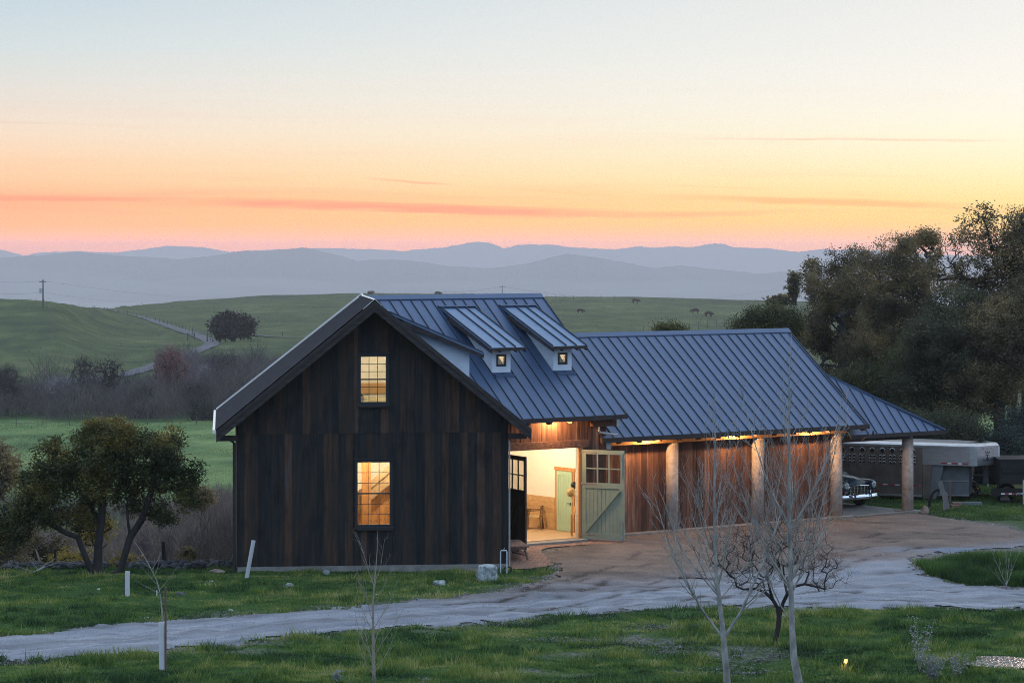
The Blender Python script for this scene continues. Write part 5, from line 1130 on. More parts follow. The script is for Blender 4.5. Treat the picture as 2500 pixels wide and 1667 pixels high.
# sapling between the window and the road, three upright leaders
YC = 60.3; bc = (at(913, 1672, YC)[0], YC, tz(at(913, 1672, YC)[0], YC))
lc = [(bc[0], YC, bc[2]-.1)]+[at(x, y, YC) for x, y in [(913, 1640), (912, 1590), (911, 1530), (911, 1470), (914, 1420), (918, 1380), (921, 1340), (922, 1295)]]
branchy('bare_sapling', 'thin brown leafless sapling standing before the middle of the barn', bc, lc, [.042, .036, .030, .026, .022, .016, .011, .007, .002],
    [(.60, math.pi, .42, 1.35, .013), (.62, .1, .42, 1.1, .010), (.2, math.pi, .7, 1.5, .010), (.22, 0, .75, 1.5, .010), (.35, math.pi, .6, 1.3, .010), (.36, .2, .6, 1.3, .010), (.1, math.pi*.9, .75, 1.3, .008), (.12, .3, .8, 1.2, .008), (.46, 2.9, .6, 1.0, .008), (.48, .3, .6, 1.0, .008), (.15, 2.4, .6, 1.4, .009), (.27, .9, .5, 1.3, .009), (.4, 4.2, .5, 1.1, .008), (.52, 1.5, .45, .9, .007)], M['bark_young'], 44, spacing=.20, twigr=.0032)
# staked sapling at the left
YD = 62.9; bd = (at(397, 1635, YD)[0], YD, tz(at(397, 1635, YD)[0], YD))
ld_ = [(bd[0], YD, bd[2])]+[at(x, y, YD) for x, y in [(397, 1560), (397, 1510), (394, 1475), (389, 1440), (382, 1415), (372, 1395), (362, 1375), (350, 1355), (338, 1335), (325, 1318)]]
branchy('bare_sapling', 'leaning leafless sapling tied beside its brown stake at the left', bd, ld_, [.020, .019, .018, .016, .014, .012, .010, .009, .007, .005, .002],
    [(.40, .1, .85, .85, .007), (.38, math.pi, 1.2, .8, .006), (.45, math.pi*.9, 1.0, .8, .006), (.62, .1, .6, .55, .007), (.55, .3, .35, .6, .007), (.64, math.pi, 1.0, .55, .006), (.3, .4, 1.2, .6, .005), (.58, 1.8, .5, .4, .004)], M['bark_pale'], 55, spacing=.3, twigr=.003, lean_up=.2)
# dark fruit tree with dense weeping twigs behind the pale pair
YE = 66.6; be = (at(1895, 1572, YE)[0], YE, tz(at(1895, 1572, YE)[0], YE))
root = empty('fruit_tree', be, 'low dark trunked tree with a tangle of fine reddish twigs by the road', 'tree')
tk = [((be[0], YE, be[2]-.1), -1), (at(1893, 1560, YE), 0), (at(1900, 1530, YE), 1), (at(1902, 1505, YE), 2), (at(1898, 1482, YE), 3), (at(1886, 1462, YE), 4), (at(1868, 1445, YE+.1), 5), (at(1845, 1436, YE+.2), 6), (at(1815, 1438, YE+.2), 7),
      (at(1912, 1470, YE), 3), (at(1922, 1450, YE-.1), 9), (at(1935, 1432, YE-.2), 10), (at(1965, 1425, YE-.3), 11), (at(1995, 1432, YE-.3), 12), (at(1880, 1440, YE-.3), 5), (at(1872, 1405, YE-.4), 14), (at(1915, 1420, YE+.4), 10), (at(1912, 1380, YE+.5), 16)]
lob = [ell(1830, 1395, 110, 60, YE), ell(1980, 1385, 90, 70, YE), ell(1880, 1330, 90, 70, YE), ell(1780, 1340, 90, 60, YE+.2), ell(1950, 1300, 90, 60, YE), ell(2030, 1400, 50, 50, YE), ell(1850, 1290, 70, 50, YE)]
P_, par_, rad_, tips_ = grow(tk, in_ellipsoids(lob, 520), .0034, .16, .085, droop=-.10)
V_, F_ = skin_mesh(P_, par_, rad_, 6); bulk('trunk', V_, F_, np.full(len(V_), .5), M['bark_dark'], root, 4)
V_, F_, c_ = slivers(tips_, 3600, .30, .008, .04, .6); bulk('crown', V_, F_, np.repeat(rng.random(len(c_)), 3), mat('reddish_twigs', [(.07, .045, .042), (.17, .115, .105)], 3, .9, tone=.7), root, 3)
# grey leaved seedling shoots at the lower right and along the lower edge
def wispy(label, px, py, hpx, seed, nleaf=260, n=5, name='seedling'):
    c = pix(px, py); rg = random.Random(seed); root = empty(name, c, label, 'plant'); b = MB(); tips = []
    H = hpx/FPX*c[1]
    for i in range(n):
        a = rg.uniform(0, 6.28); s = rg.uniform(.15, .5); pts = [Vector(c)]
        for k in range(5): pts.append(pts[-1]+Vector((s*math.cos(a)*H/5, s*math.sin(a)*H/5, H/5*rg.uniform(.6, 1.0))))
        b.tube(pts, [.009, .008, .006, .005, .004, .002], 4, False); tips += [tuple(pts[j].lerp(pts[j+1], rg.random())) for j in range(1, 5) for _ in range(3)]
    b.build('stem', M['bark_young'], root)
    V, Fq, cc = leaves(np.array(tips), nleaf, .028, .05, elong=2.2); bulk('foliage', V, Fq, np.repeat(rng.random(nleaf), 4), leafmat_grey, root, 4)
leafmat_grey = leafmat('silver_leaves', [(.10, .13, .13), (.24, .28, .29), (.45, .42, .25)], .2)
wispy('silvery leaved shoot rising left of the small pond', 2245, 1640, 150, 1, 420, 6)
wispy('dense silvery leaved shrub at the bottom edge near the pond', 2275, 1664, 75, 2, 900, 14)
wispy('silvery shoot leaning right beside the pond edge', 2330, 1655, 75, 3, 320, 6)
wispy('small leafy weed at the bottom edge left of the sapling', 820, 1668, 25, 4, 260, 10)
wispy('small leafy weed at the bottom edge right of the sapling', 1040, 1668, 18, 5, 160, 8)
c = pix(2455, 1440)
branchy('bare_shrub', 'thin whitish bare shrub at the right edge on the grass mound', c, [c, (c[0]+.05, c[1], c[2]+.3)], [.012, .01], [(.5, math.pi*.95, .55, 1.1, .008), (.5, 2.0, .3, 1.2, .008), (.6, .3, .5, 1.1, .008), (.4, math.pi, .9, .9, .006), (.8, .8, .2, 1.2, .007)], M['bark_pale'], 77, spacing=.25, cat='shrub')
c = pix(398, 1392)
branchy('bare_shrub', 'leafless brown shrub growing around the old fence post', (c[0], 82.8, tz(c[0], 82.8)), [(c[0], 82.8, tz(c[0], 82.8)), (c[0], 82.8, tz(c[0], 82.8)+.5)], [.02, .015], auto_limbs(12, .1, 1, 1.0, .9, .01, 3, (.2, .8)), LF['twig'], 78, spacing=.16, cat='shrub', twigr=.004)
c = pix(70, 1408)
branchy('fallen_branch', 'fallen grey branches lying on the bank at the left edge', c, [c, (c[0]+.5, c[1], c[2]+.25)], [.03, .02], [(.3, math.pi, 1.1, 1.0, .015), (.6, 2.5, .8, .9, .012), (.8, 0, 1.2, .9, .012), (.5, .4, .9, .8, .012)], M['bark_pale'], 79, spacing=.3, cat='branch', lean_up=-.1)

# ---- grass: countless blades on the near ground
def grass():
    n = 600000
    Y = 58.8+(84-58.8)*rng.random(n)**1.15; X = (rng.random(n)*2-1)*.235*Y
    hmm = fbm(X*1.1, Y*1.1, 3); jx = X+(vn(X*2, Y*2)-.5)*.6+rng.normal(size=n)*.12; jy = Y+(vn(X*2+5, Y*2)-.5)*.5+rng.normal(size=n)*.10; ok = ~inpoly(jx, jy, GRAVEL) & ~inpoly(X, Y, PATIO)
    bc_ = [GF(-.05, -.05, 0)[:2], GF(8.45, -.05, 0)[:2], GF(8.45, 9, 0)[:2], GF(-.05, 9, 0)[:2]]; ok &= ~inpoly(X, Y, bc_)
    # thinner on the worn patches
    for px, py, rx, ry in [(520, 1592, 2.0, .5), (1040, 1545, .6, .3), (1780, 1590, 2.2, 1.4), (1560, 1560, 1.5, 1.0), (1350, 1640, 1.2, .7), (2470, 1618, 1.0, .9)]:
        c = pix(px, py); e = ((X-c[0])/rx)**2+((Y-c[1])/ry)**2; ok &= (rng.random(n) < np.clip(e-.1+(hmm-.5)*1.5, .08, 1)) if py != 1618 else (rng.random(n) < np.clip(e-.2, .03, 1))
    ok &= rng.random(n) < .35+1.0*hmm
    X, Y, hmm = X[ok], Y[ok], hmm[ok]; n = len(X); Z = terrain(X, Y)-.01
    tall = np.clip((.6*vn(X*1.1+11, Y*1.6)+.4*vn(X*2.9, Y*3.1+4)-.52)*6, 0, 1); h = (.02+.06*hmm+.21*tall*rng.random(n))*(.55+.9*rng.random(n))
    h *= np.where(Y > 73, .8, 1.0)
    d = rng.random(n)*2*np.pi; w = .009+.008*rng.random(n); lean = h*(.3+.5*rng.random(n)); la_ = rng.random(n)*2*np.pi
    P = np.stack([X, Y, Z], -1); bx = np.stack([np.cos(d)*w, np.sin(d)*w, 0*w], -1)
    tip = P+np.stack([np.cos(la_)*lean, np.sin(la_)*lean, h], -1); V = np.stack([P-bx, P+bx, tip], 1).reshape(-1, 3)
    yel = np.clip(.50+1.25*(fbm(X*.45+9, Y*.7, 3)-.5)+.9*(fbm(X*1.9, Y*2.6, 2)-.5)+.34*(rng.random(n)-.5)+.08*tall, 0, 1); T = np.repeat(yel, 3)
    m = leafmat('grass_blades', [(.010, .030, .016), (.030, .075, .024), (.085, .165, .034), (.24, .29, .065), (.48, .42, .21)], .3, .6)
    return tag(bulk('grass', V, np.arange(3*n).reshape(-1, 3), T, m, None, 3), kind='stuff')
grass()
def grass2():                                         # taller tufts of the mound and along the wall foot, and the paddock edge on the right
    n = 90000; a = []
    c = pix(2400, 1395); X1 = c[0]+3.2*(rng.random(n//2)*2-1.0)+.6; Y1 = c[1]+2.1*(rng.random(n//2)*2-1); 
    X2 = rng.random(n-n//2)*8+12.5; Y2 = 96+14*rng.random(n-n//2)
    X = np.concatenate([X1, X2]); Y = np.concatenate([Y1, Y2]); ok = ~inpoly(X, Y, GRAVEL) & ~inpoly(X, Y, [RF(17, -4, 0)[:2], RF(22.4, -4, 0)[:2], RF(22.4, 2.2, 0)[:2], RF(17, 2.2, 0)[:2]]); X, Y = X[ok], Y[ok]; n = len(X); Z = terrain(X, Y)-.01
    h = (.10+.26*np.clip(fbm(X*1.3, Y*1.3)-.3, 0, 1))*(.5+rng.random(n)); h = np.where(Y > 90, h*.45, h*1.5); la_ = rng.random(n)*6.28; d = rng.random(n)*6.28; w = .012+.01*rng.random(n)
    P = np.stack([X, Y, Z], -1); bx = np.stack([np.cos(d)*w, np.sin(d)*w, 0*w], -1); tip = P+np.stack([np.cos(la_)*h*.5, np.sin(la_)*h*.5, h], -1)
    V = np.stack([P-bx, P+bx, tip], 1).reshape(-1, 3); T = np.repeat(np.clip(.05+.8*(fbm(X*.8, Y*.8)-.25)+.2*rng.random(n), 0, .75), 3)
    return tag(bulk('grass', V, np.arange(3*n).reshape(-1, 3), T, bpy.data.materials['grass_blades'], None, 3), kind='stuff')
grass2()

def pebbles():
    n = 42000; X = rng.random(n)*36-16.5; Y = 62.5+34*rng.random(n); ins = inpoly(X, Y, GRAVEL); dd = dist_poly(X, Y, GRAVEL)
    ok = (ins | ((dd < .45) & (rng.random(n) < .5))) & ~inpoly(X, Y, PATIO) & (rng.random(n) < .35+.9*(vn(X*1.4, Y*2.5) > .5)); X, Y = X[ok], Y[ok]; n = len(X); Z = terrain(X, Y)+.02
    s = (.010+.022*rng.random(n)**3)[:, None]; P = np.stack([X, Y, Z], -1)
    T4 = np.array([(1, 0, -.3), (-.5, .87, -.3), (-.5, -.87, -.3), (0, 0, .75)]); a = rng.random(n)*6.28; R = np.stack([np.stack([np.cos(a), -np.sin(a)], -1), np.stack([np.sin(a), np.cos(a)], -1)], 1)
    xy = np.einsum('nij,kj->nki', R, T4[:, :2]); V = np.concatenate([xy, np.broadcast_to(T4[None, :, 2:], (n, 4, 1))], -1)*s[:, None, :]+P[:, None, :]
    F0 = np.array([(0, 1, 3), (1, 2, 3), (2, 0, 3)]); Fs = (np.arange(n)[:, None, None]*4+F0[None]).reshape(-1, 3)
    return tag(bulk('loose_gravel', V.reshape(-1, 3), Fs, np.repeat(rng.random(n), 4), mat('loose_stones', [(.08, .08, .085), (.24, .24, .25), (.46, .46, .48)], 3, .9, tone=.9), None, 3), kind='stuff')
pebbles()

def chips():
    n = 7000; out = []
    for px, py, rx, ry in [(1700, 1585, 1.9, 1.1), (1850, 1600, 1.3, 1.0), (1560, 1575, 1.5, .8), (1400, 1560, 1.2, .5), (1780, 1640, 1.6, 1.0), (1640, 1530, 1.2, .5)]:
        c = pix(px, py); m_ = n//6; a = rng.normal(size=(m_, 2))*.5; out.append(np.stack([c[0]+a[:, 0]*rx, c[1]+a[:, 1]*ry], -1))
    P = np.concatenate(out); X, Y = P[:, 0], P[:, 1]; k = ~inpoly(X, Y, GRAVEL) & (vn(X*2, Y*3) > .35); X, Y = X[k], Y[k]; n = len(X); Z = terrain(X, Y)+.03+.03*rng.random(n)
    c = np.stack([X, Y, Z], -1); a = rng.normal(size=(n, 3)); a[:, 2] *= .3; a /= np.linalg.norm(a, axis=1)[:, None]; b = np.cross(a, rng.normal(size=(n, 3))*.4+np.array([0, 0, 1])); b /= np.linalg.norm(b, axis=1)[:, None]
    s = (.012+.022*rng.random(n))[:, None]; V = np.stack([c-a*s, c-b*s*.6, c+a*s, c+b*s*.6], 1).reshape(-1, 3)
    return tag(bulk('leaf_litter', V, np.arange(4*n).reshape(-1, 4), np.repeat(rng.random(n), 4), mat('dry_litter', [(.03, .028, .028), (.09, .09, .10), (.20, .21, .24)], 3, .7, tone=.9), None, 4), kind='stuff')
chips()

LF['tuft'] = leafmat('pasture_tufts', [(.02, .045, .02), (.06, .10, .035), (.14, .17, .06), (.26, .25, .12)], .2)
mass('pasture_tufts', 70000, (-120, 600), (178, 334), lambda px, Y: .22+0*px, .00016, 'tuft', (0, 1))
mass('meadow_scrub', 34000, (-200, 2000), (430, 1230), lambda px, Y: .7+0*px, .00020, 'tuft', (-.2, .9))
for i_, (px, py, w_, h_, Y_, key, lb) in enumerate([(352, 1360, 90, 95, 98, 'twig', 'tangled grey bare shrub on the slope right of the oak trunks'), (430, 1310, 90, 90, 108, 'pale_twig', 'pale bare shrub on the slope halfway between oak and barn'), (500, 1262, 110, 95, 124, 'twig', 'brown bare shrub on the slope left of the barn wall'),
        (548, 1205, 80, 75, 150, 'rosy', 'reddish bare shrub touching the left barn wall edge'), (466, 1215, 90, 70, 150, 'twig', 'low grey bare shrub by the edge of the green field'), (70, 1330, 80, 80, 100, 'pale_twig', 'pale bare shrub behind the bank at the far left')]):
    x_ = at(px, py, Y_)[0]; z_ = tz(x_, Y_); k_ = Y_/FPX; root = empty('bare_shrub', (x_, Y_, z_), lb, 'shrub'); hm = h_*k_
    P_, par_, rad_, tips_ = grow([((x_, Y_, z_-.2), -1), ((x_, Y_, z_+.15), 0)], in_ellipsoids([(x_, Y_, z_+hm*.7, w_*k_*.5, w_*k_*.5, hm*.45)], 230), .006, .06, .3)
    V_, F_ = skin_mesh(P_, par_, rad_, 4); bulk('trunk', V_, F_, np.full(len(V_), .5), LF[key], root, 4)
    V_, F_, c_ = slivers(tips_, 1800, .22, .009, .10, .8); bulk('crown', V_, F_, np.repeat(rng.random(len(c_)), 3), LF[key], root, 3)
# ================================================================ VEHICLES AND FURNITURE
M['alu'] = mat('brushed_aluminium', [(.40, .39, .40), (.56, .55, .56)], 3, .30, .05, (1, 1, 4), metal=.75, bscale=20)
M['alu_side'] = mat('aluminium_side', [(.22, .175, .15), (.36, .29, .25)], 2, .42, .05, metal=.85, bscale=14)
M['grey_panel'] = mat('grey_panel', [(.13, .14, .15), (.20, .21, .22)], 3, .6, metal=.3)
M['chrome'] = mat('chrome', [(.75, .77, .80), (.85, .86, .88)], 3, .08, metal=1.0)
M['teal_paint'] = mat('dark_teal_paint', [(.012, .042, .072), (.016, .055, .090)], 2, .28, spec=.4, coat=.25)
M['black_paint'] = mat('black_paint', [(.007, .007, .009), (.014, .014, .017)], 3, .35, spec=.5)
M['rubber'] = mat('rubber', [(.012, .012, .013), (.025, .025, .027)], 8, .85)
M['red_tape'] = mat('red_reflector', [(.30, .02, .02), (.38, .03, .03)], 3, .4); M['white_tape'] = mat('white_reflector', [(.62, .63, .66), (.75, .76, .78)], 3, .4)
M['amber'] = mat('amber_lens', [(.55, .14, .02), (.65, .2, .03)], 3, .3); M['red_lens'] = mat('red_lens', [(.35, .03, .02), (.45, .05, .03)], 3, .3)
M['lens'] = mat('headlight_lens', [(.65, .72, .78), (.85, .88, .92)], 20, .12, metal=.6)
M['emblem'] = mat('dark_lettering', [(.02, .022, .026), (.03, .032, .038)], 3, .6)
def wheel(parent, c, ax, r, w, hub='alu_side', spare=False):
    ax = Vector(ax).normalized(); c = Vector(c); b = MB()
    prof = [(-w/2, r*.62), (-w/2, r*.93), (-w/2*.8, r), (w/2*.8, r), (w/2, r*.93), (w/2, r*.62)]
    b.tube([c+ax*x for x, _ in prof], [q for _, q in prof], 28, True); o = b.build('wheel', M['rubber'], parent)
    b = MB(); b.cyl(c+ax*(w/2+.005), c+ax*(w/2-.03), r*.6, 24, r*.5); b.cyl(c+ax*(w/2+.03), c+ax*(w/2-.02), r*.18, 14); b.build('rim', M[hub], o); return o

# ---- old pickup parked under the lean-to, nose towards the yard
TU, TV, TZ = 21.32, -1.42, .22
TF = lambda a, b_, z: RF(TU+a, TV+b_, TZ+z)
truck = empty('pickup_truck', TF(0, 2.2, 0), 'vintage dark teal pickup with chrome bumper parked under the lean-to roof', 'truck')
def loft(secs, F, n=24, cap=True, pw=2.6):
    """secs: (b, half width, z bottom, z top, centre a)"""
    V = []; 
    for (y, hw, zb, zt, ca) in secs:
        for k in range(n):
            a = 2*math.pi*k/n; c_, s_ = math.cos(a), math.sin(a)
            V.append(F(ca+hw*math.copysign(abs(c_)**(2/pw), c_), y, (zb+zt)/2+(zt-zb)/2*math.copysign(abs(s_)**(2/pw), s_)))
    m = len(secs); Fs = [(i*n+k, i*n+(k+1) % n, (i+1)*n+(k+1) % n, (i+1)*n+k) for i in range(m-1) for k in range(n)]
    if cap: Fs += [tuple(range(n))[::-1], tuple(range((m-1)*n, m*n))]
    return V, Fs
b = MB(); 
for s_ in (loft([(.02, .46, .55, 1.00, 0), (.10, .52, .50, 1.07, 0), (.35, .57, .50, 1.15, 0), (.8, .62, .50, 1.21, 0), (1.3, .70, .48, 1.26, 0), (1.4, .72, .48, 1.25, 0)], TF),): b.add(*s_)
b.build('hood', M['teal_paint'], truck, smooth=True)
for sx in (-1, 1):
    b = MB(); b.add(*loft([(-.10, .13, .72, .98, sx*.70), (-.02, .19, .55, 1.02, sx*.72), (.2, .23, .50, 1.04, sx*.74), (.6, .25, .58, 1.05, sx*.75), (1.0, .24, .55, 1.01, sx*.74), (1.5, .20, .42, .93, sx*.72)], TF)); b.build('fender', M['teal_paint'], truck, smooth=True)
    b = MB(); b.cyl(TF(sx*.70, -.13, .85), TF(sx*.70, -.06, .85), .095, 22, .105); h_ = b.build('headlight', M['lens'], truck)
    b = MB(); b.tube([TF(sx*.70+.108*math.cos(t), -.115, .85+.108*math.sin(t)) for t in np.linspace(0, 2*math.pi, 25)], .016, 6); b.build('rim', M['chrome'], h_)
    b = MB(); b.cyl(TF(sx*.74, -.09, .63), TF(sx*.74, -.02, .63), .042, 14); b.build('turn_lamp', M['red_lens'], truck)
    wheel(truck, TF(sx*.74, .72, .35), np.array(TF(sx, 0, 0))-np.array(TF(0, 0, 0)), .35, .18, 'chrome'); wheel(truck, TF(sx*.74, 3.7, .35), np.array(TF(sx, 0, 0))-np.array(TF(0, 0, 0)), .35, .18, 'chrome')
b = MB(); b.add(*loft([(1.35, .78, .42, 1.26, 0), (1.6, .83, .40, 1.28, 0), (2.6, .83, .40, 1.28, 0), (2.72, .80, .42, 1.25, 0)], TF, pw=5))
for sx in (-1, 1):
    b.bar(TF(sx*.70, 1.55, 1.25), TF(sx*.60, 1.80, 1.68), .05); b.bar(TF(sx*.74, 2.55, 1.25), TF(sx*.62, 2.5, 1.68), .08); b.bar(TF(sx*.76, 2.05, 1.25), TF(sx*.62, 2.1, 1.68), .04)
b.add(*loft([(1.74, .60, 1.64, 1.72, 0), (1.85, .66, 1.64, 1.80, 0), (2.45, .66, 1.64, 1.80, 0), (2.58, .60, 1.64, 1.72, 0)], TF, pw=3)); b.build('cab', M['teal_paint'], truck, smooth=True)
b = MB(); b.slab([TF(-.70, 1.54, 1.27), TF(.70, 1.54, 1.27), TF(.60, 1.79, 1.66), TF(-.60, 1.79, 1.66)], nrm_off(RF, 0, .01, 0)); b.build('windscreen', M['dark_glass'], truck)
b = MB()
for sx in (-1, 1): b.slab([TF(sx*.76, 1.62, 1.27), TF(sx*.76, 2.55, 1.27), TF(sx*.63, 2.5, 1.66), TF(sx*.63, 1.84, 1.66)], nrm_off(RF, .01*sx, 0, 0))
b.slab([TF(-.7, 2.6, 1.27), TF(.7, 2.6, 1.27), TF(.6, 2.54, 1.66), TF(-.6, 2.54, 1.66)], nrm_off(RF, 0, .01, 0)); b.build('cab_glass', M['dark_glass'], truck)
b = MB(); b.box(TF, (-.75, .75), (2.8, 4.7), (.50, .62)); b.box(TF, (-.76, -.70), (2.8, 4.7), (.62, 1.12)); b.box(TF, (.70, .76), (2.8, 4.7), (.62, 1.12)); b.box(TF, (-.70, .70), (2.8, 2.86), (.62, 1.12)); b.box(TF, (-.70, .70), (4.64, 4.7), (.62, 1.12))
for sx in (-1, 1): b.add(*loft([(3.1, .06, .5, .6, sx*.78), (3.3, .15, .45, .92, sx*.82), (3.7, .17, .45, 1.0, sx*.83), (4.1, .15, .45, .9, sx*.82), (4.35, .06, .4, .55, sx*.78)], TF))
b.build('bed', M['teal_paint'], truck, smooth=False)
# grille: dark opening, chrome surround, egg crate bars
b = MB(); b.box(TF, (-.56, .56), (-.03, .10), (.50, .80)); b.build('grille_back', M['black_paint'], truck)
b = MB()
pts = [TF(-.50, -.06, .82), TF(0, -.09, .86), TF(.50, -.06, .82), TF(.62, -.04, .66), TF(.55, -.05, .50), TF(0, -.09, .47), TF(-.55, -.05, .50), TF(-.62, -.04, .66), TF(-.50, -.06, .82)]
b.tube(pts, .022, 8)
for k in range(6): a_ = -.45+.18*k; b.bar(TF(a_, -.055, .49), TF(a_*.95, -.07, .84), .018, .018)
for k in range(3): z_ = .57+.09*k; b.bar(TF(-.57, -.05, z_), TF(.57, -.05, z_), .014, .014)
b.build('grille', M['chrome'], truck)
b = MB(); b.box(TF, (-.17, .17), (-.02, .02), (.905, .95)); b.bar(TF(-.5, .06, 1.04), TF(.5, .06, 1.04), .012); b.bar(TF(0, .12, 1.085), TF(0, .35, 1.165), .014); b.build('trim', M['chrome'], truck)
b = MB()
V = []; 
for i, a_ in enumerate(np.linspace(-1.0, 1.0, 13)):
    y_ = -.24+.16*abs(a_)**3
    V += [TF(a_, y_+.03, .34), TF(a_, y_, .36), TF(a_, y_-.03, .43), TF(a_, y_, .50), TF(a_, y_+.03, .52)]
b.add(V, [(i*5+k, i*5+k+1, (i+1)*5+k+1, (i+1)*5+k) for i in range(12) for k in range(4)])
for sx in (-1, 1): b.box(TF, (sx*.40-.03, sx*.40+.03), (-.29, -.20), (.33, .58))
b.build('bumper', M['chrome'], truck)
b = MB(); b.box(TF, (-.6, .6), (0, 4.6), (.28, .44)); b.build('chassis', M['black_paint'], truck)

# ---- silver gooseneck stock trailer
PN = np.array([17.70, 102.0]); dT = np.array([.9207, -.3903]); nT = np.array([-.3903, -.9207])
SF = lambda a, t, z: (PN[0]+dT[0]*a+nT[0]*t, PN[1]+dT[1]*a+nT[1]*t, z)
trailer = empty('stock_trailer', SF(-4, -1, .1), 'long silver livestock trailer with raised nose parked behind the lean-to', 'trailer')
def plan_loft(poly, layers):
    """poly in world xy (ccw or cw), layers (z, inset)"""
    c = np.mean(poly, 0); V = []; n = len(poly)
    for z, ins in layers:
        for i, p in enumerate(poly):
            p = np.array(p); a, d = np.array(poly[i-1]), np.array(poly[(i+1) % n]); e = (d-a)/np.linalg.norm(d-a); nn = np.array([e[1], -e[0]])
            if np.dot(nn, p-c) < 0: nn = -nn
            q = p-nn*ins; V.append((q[0], q[1], z))
    m = len(layers); Fs = [(i*n+k, i*n+(k+1) % n, (i+1)*n+(k+1) % n, (i+1)*n+k) for i in range(m-1) for k in range(n)]+[tuple(range(n))[::-1], tuple(range((m-1)*n, m*n))]
    return V, Fs
A_ = np.array(SF(.26, -.12, 0)[:2]); f_ = np.array([.75, .66]); B_ = A_+f_*1.30
nose = [SF(-1.87, 0, 0)[:2], SF(-.02, 0, 0)[:2], SF(.10, -.02, 0)[:2], SF(.19, -.06, 0)[:2], tuple(A_), tuple(B_), tuple(B_+np.array([-.12, .12])), SF(-.9, -2.1, 0)[:2], SF(-1.87, -2.1, 0)[:2]]
body = [SF(-9.2, 0, 0)[:2], SF(-1.872, 0, 0)[:2], SF(-1.872, -2.1, 0)[:2], SF(-9.2, -2.1, 0)[:2]]
b = MB(); b.add(*plan_loft(body, [(.42, 0), (2.30, 0)])); o = b.build('body', M['alu_side'], trailer)
b = MB(); b.add(*plan_loft(nose, [(1.62, 0), (2.30, 0)])); b.build('nose', M['alu'], trailer)
b = MB(); b.add(*plan_loft([body[0], nose[1], nose[2], nose[3], nose[4], nose[5], nose[6], nose[7], body[3]], [(2.302, -.012), (2.37, -.01), (2.43, .04), (2.47, .14), (2.50, .5)])); b.build('roof', M['alu'], trailer, smooth=False)
b = MB(); b.box(SF, (-9.2, -1.88), (.0, .03), (.36, .44)); b.box(SF, (-9.2, 0), (.002, .012), (2.28, 2.30)); b.build('rail', M['alu'], trailer)
for k in range(18):
    a_ = -2.05-.405*k
    b = MB(); b.box(SF, (a_-.018, a_+.018), (.001, .018), (.45, 2.27)); b.build('rib', M['alu_side'], trailer)
for k in range(9):
    a_ = -2.26-.405*k; b = MB()
    for z_ in (1.66, 1.78, 1.90):
        for da in (-.075, .075): b.cyl(SF(a_+da, -.002, z_), SF(a_+da, .014, z_), .045, 12)
    b.cyl(SF(a_, -.002, 2.13), SF(a_, .014, 2.13), .085, 18); o = b.build('vent_panel', M['black_paint'], trailer)
    b = MB()
    for z_ in (1.66, 1.78, 1.90):
        for da in (-.075, .075): b.tube([SF(a_+da+.047*math.cos(t), .012, z_+.047*math.sin(t)) for t in np.linspace(0, math.pi, 7)], .008, 4)
    b.tube([SF(a_+.09*math.cos(t), .012, 2.13+.09*math.sin(t)) for t in np.linspace(-.3, math.pi, 9)], .010, 4); b.build('vent_hood', M['alu'], o)
def tape(parent, F, a0, a1, z, t, seg=.30, h=.05, first=0):
    a = a0; k = first
    while a < a1-.02:
        e = min(a+(seg if k % 2 == 0 else seg*.62), a1); b = MB(); b.box(F, (a, e-.004), (t, t+.004), (z-h/2, z+h/2)); b.build('reflector', M['red_tape' if k % 2 == 0 else 'white_tape'], parent); a = e; k += 1
tape(trailer, SF, -1.15, -.08, 1.70, .002, .26); tape(trailer, SF, -5.2, -1.95, .80, .02, .30, .035)
b = MB(); b.slab([SF(-1.86, .01, .30), SF(-1.62, .01, .30), SF(-1.50, .01, 1.61), SF(-1.86, .01, 1.61)], (dT[0]*0+nT[0]*-.04, nT[1]*-.04, 0)); b.build('front_post', M['alu_side'], trailer)
NF = lambda s, t, z: (A_[0]+f_[0]*s+.66*t, A_[1]+f_[1]*s-.75*t, z)
# lower compartment under the nose
lp = [at(2268, 0, 103.4)[:2], at(2283, 0, 102.9)[:2], at(2368, 0, 102.5)[:2], at(2378, 0, 104.2)[:2], at(2290, 0, 104.8)[:2]]
b = MB(); b.add(*plan_loft([at(2284, 0, 102.9)[:2], at(2366, 0, 102.5)[:2], at(2376, 0, 104.0)[:2], at(2292, 0, 104.6)[:2]], [(.42, .03), (.95, 0), (1.618, -.02)])); b.build('front_compartment', M['grey_panel'], trailer)
b = MB(); p0, p1 = at(2284, 0, 102.87), at(2366, 0, 102.47); b.bar((p0[0], p0[1], .98), (p1[0], p1[1], 1.0), .02, .03); b.bar((p0[0], p0[1], .42), (p1[0], p1[1], .44), .04, .04); b.build('trim', M['alu'], trailer)
b = MB(); b.slab([SF(-1.60, -.05, .30), SF(-1.35, -.05, .30), SF(-1.05, -.05, 1.61), SF(-1.75, -.05, 1.61)], (nT[0]*-.05, nT[1]*-.05, 0)); b.build('gusset', M['grey_panel'], trailer)
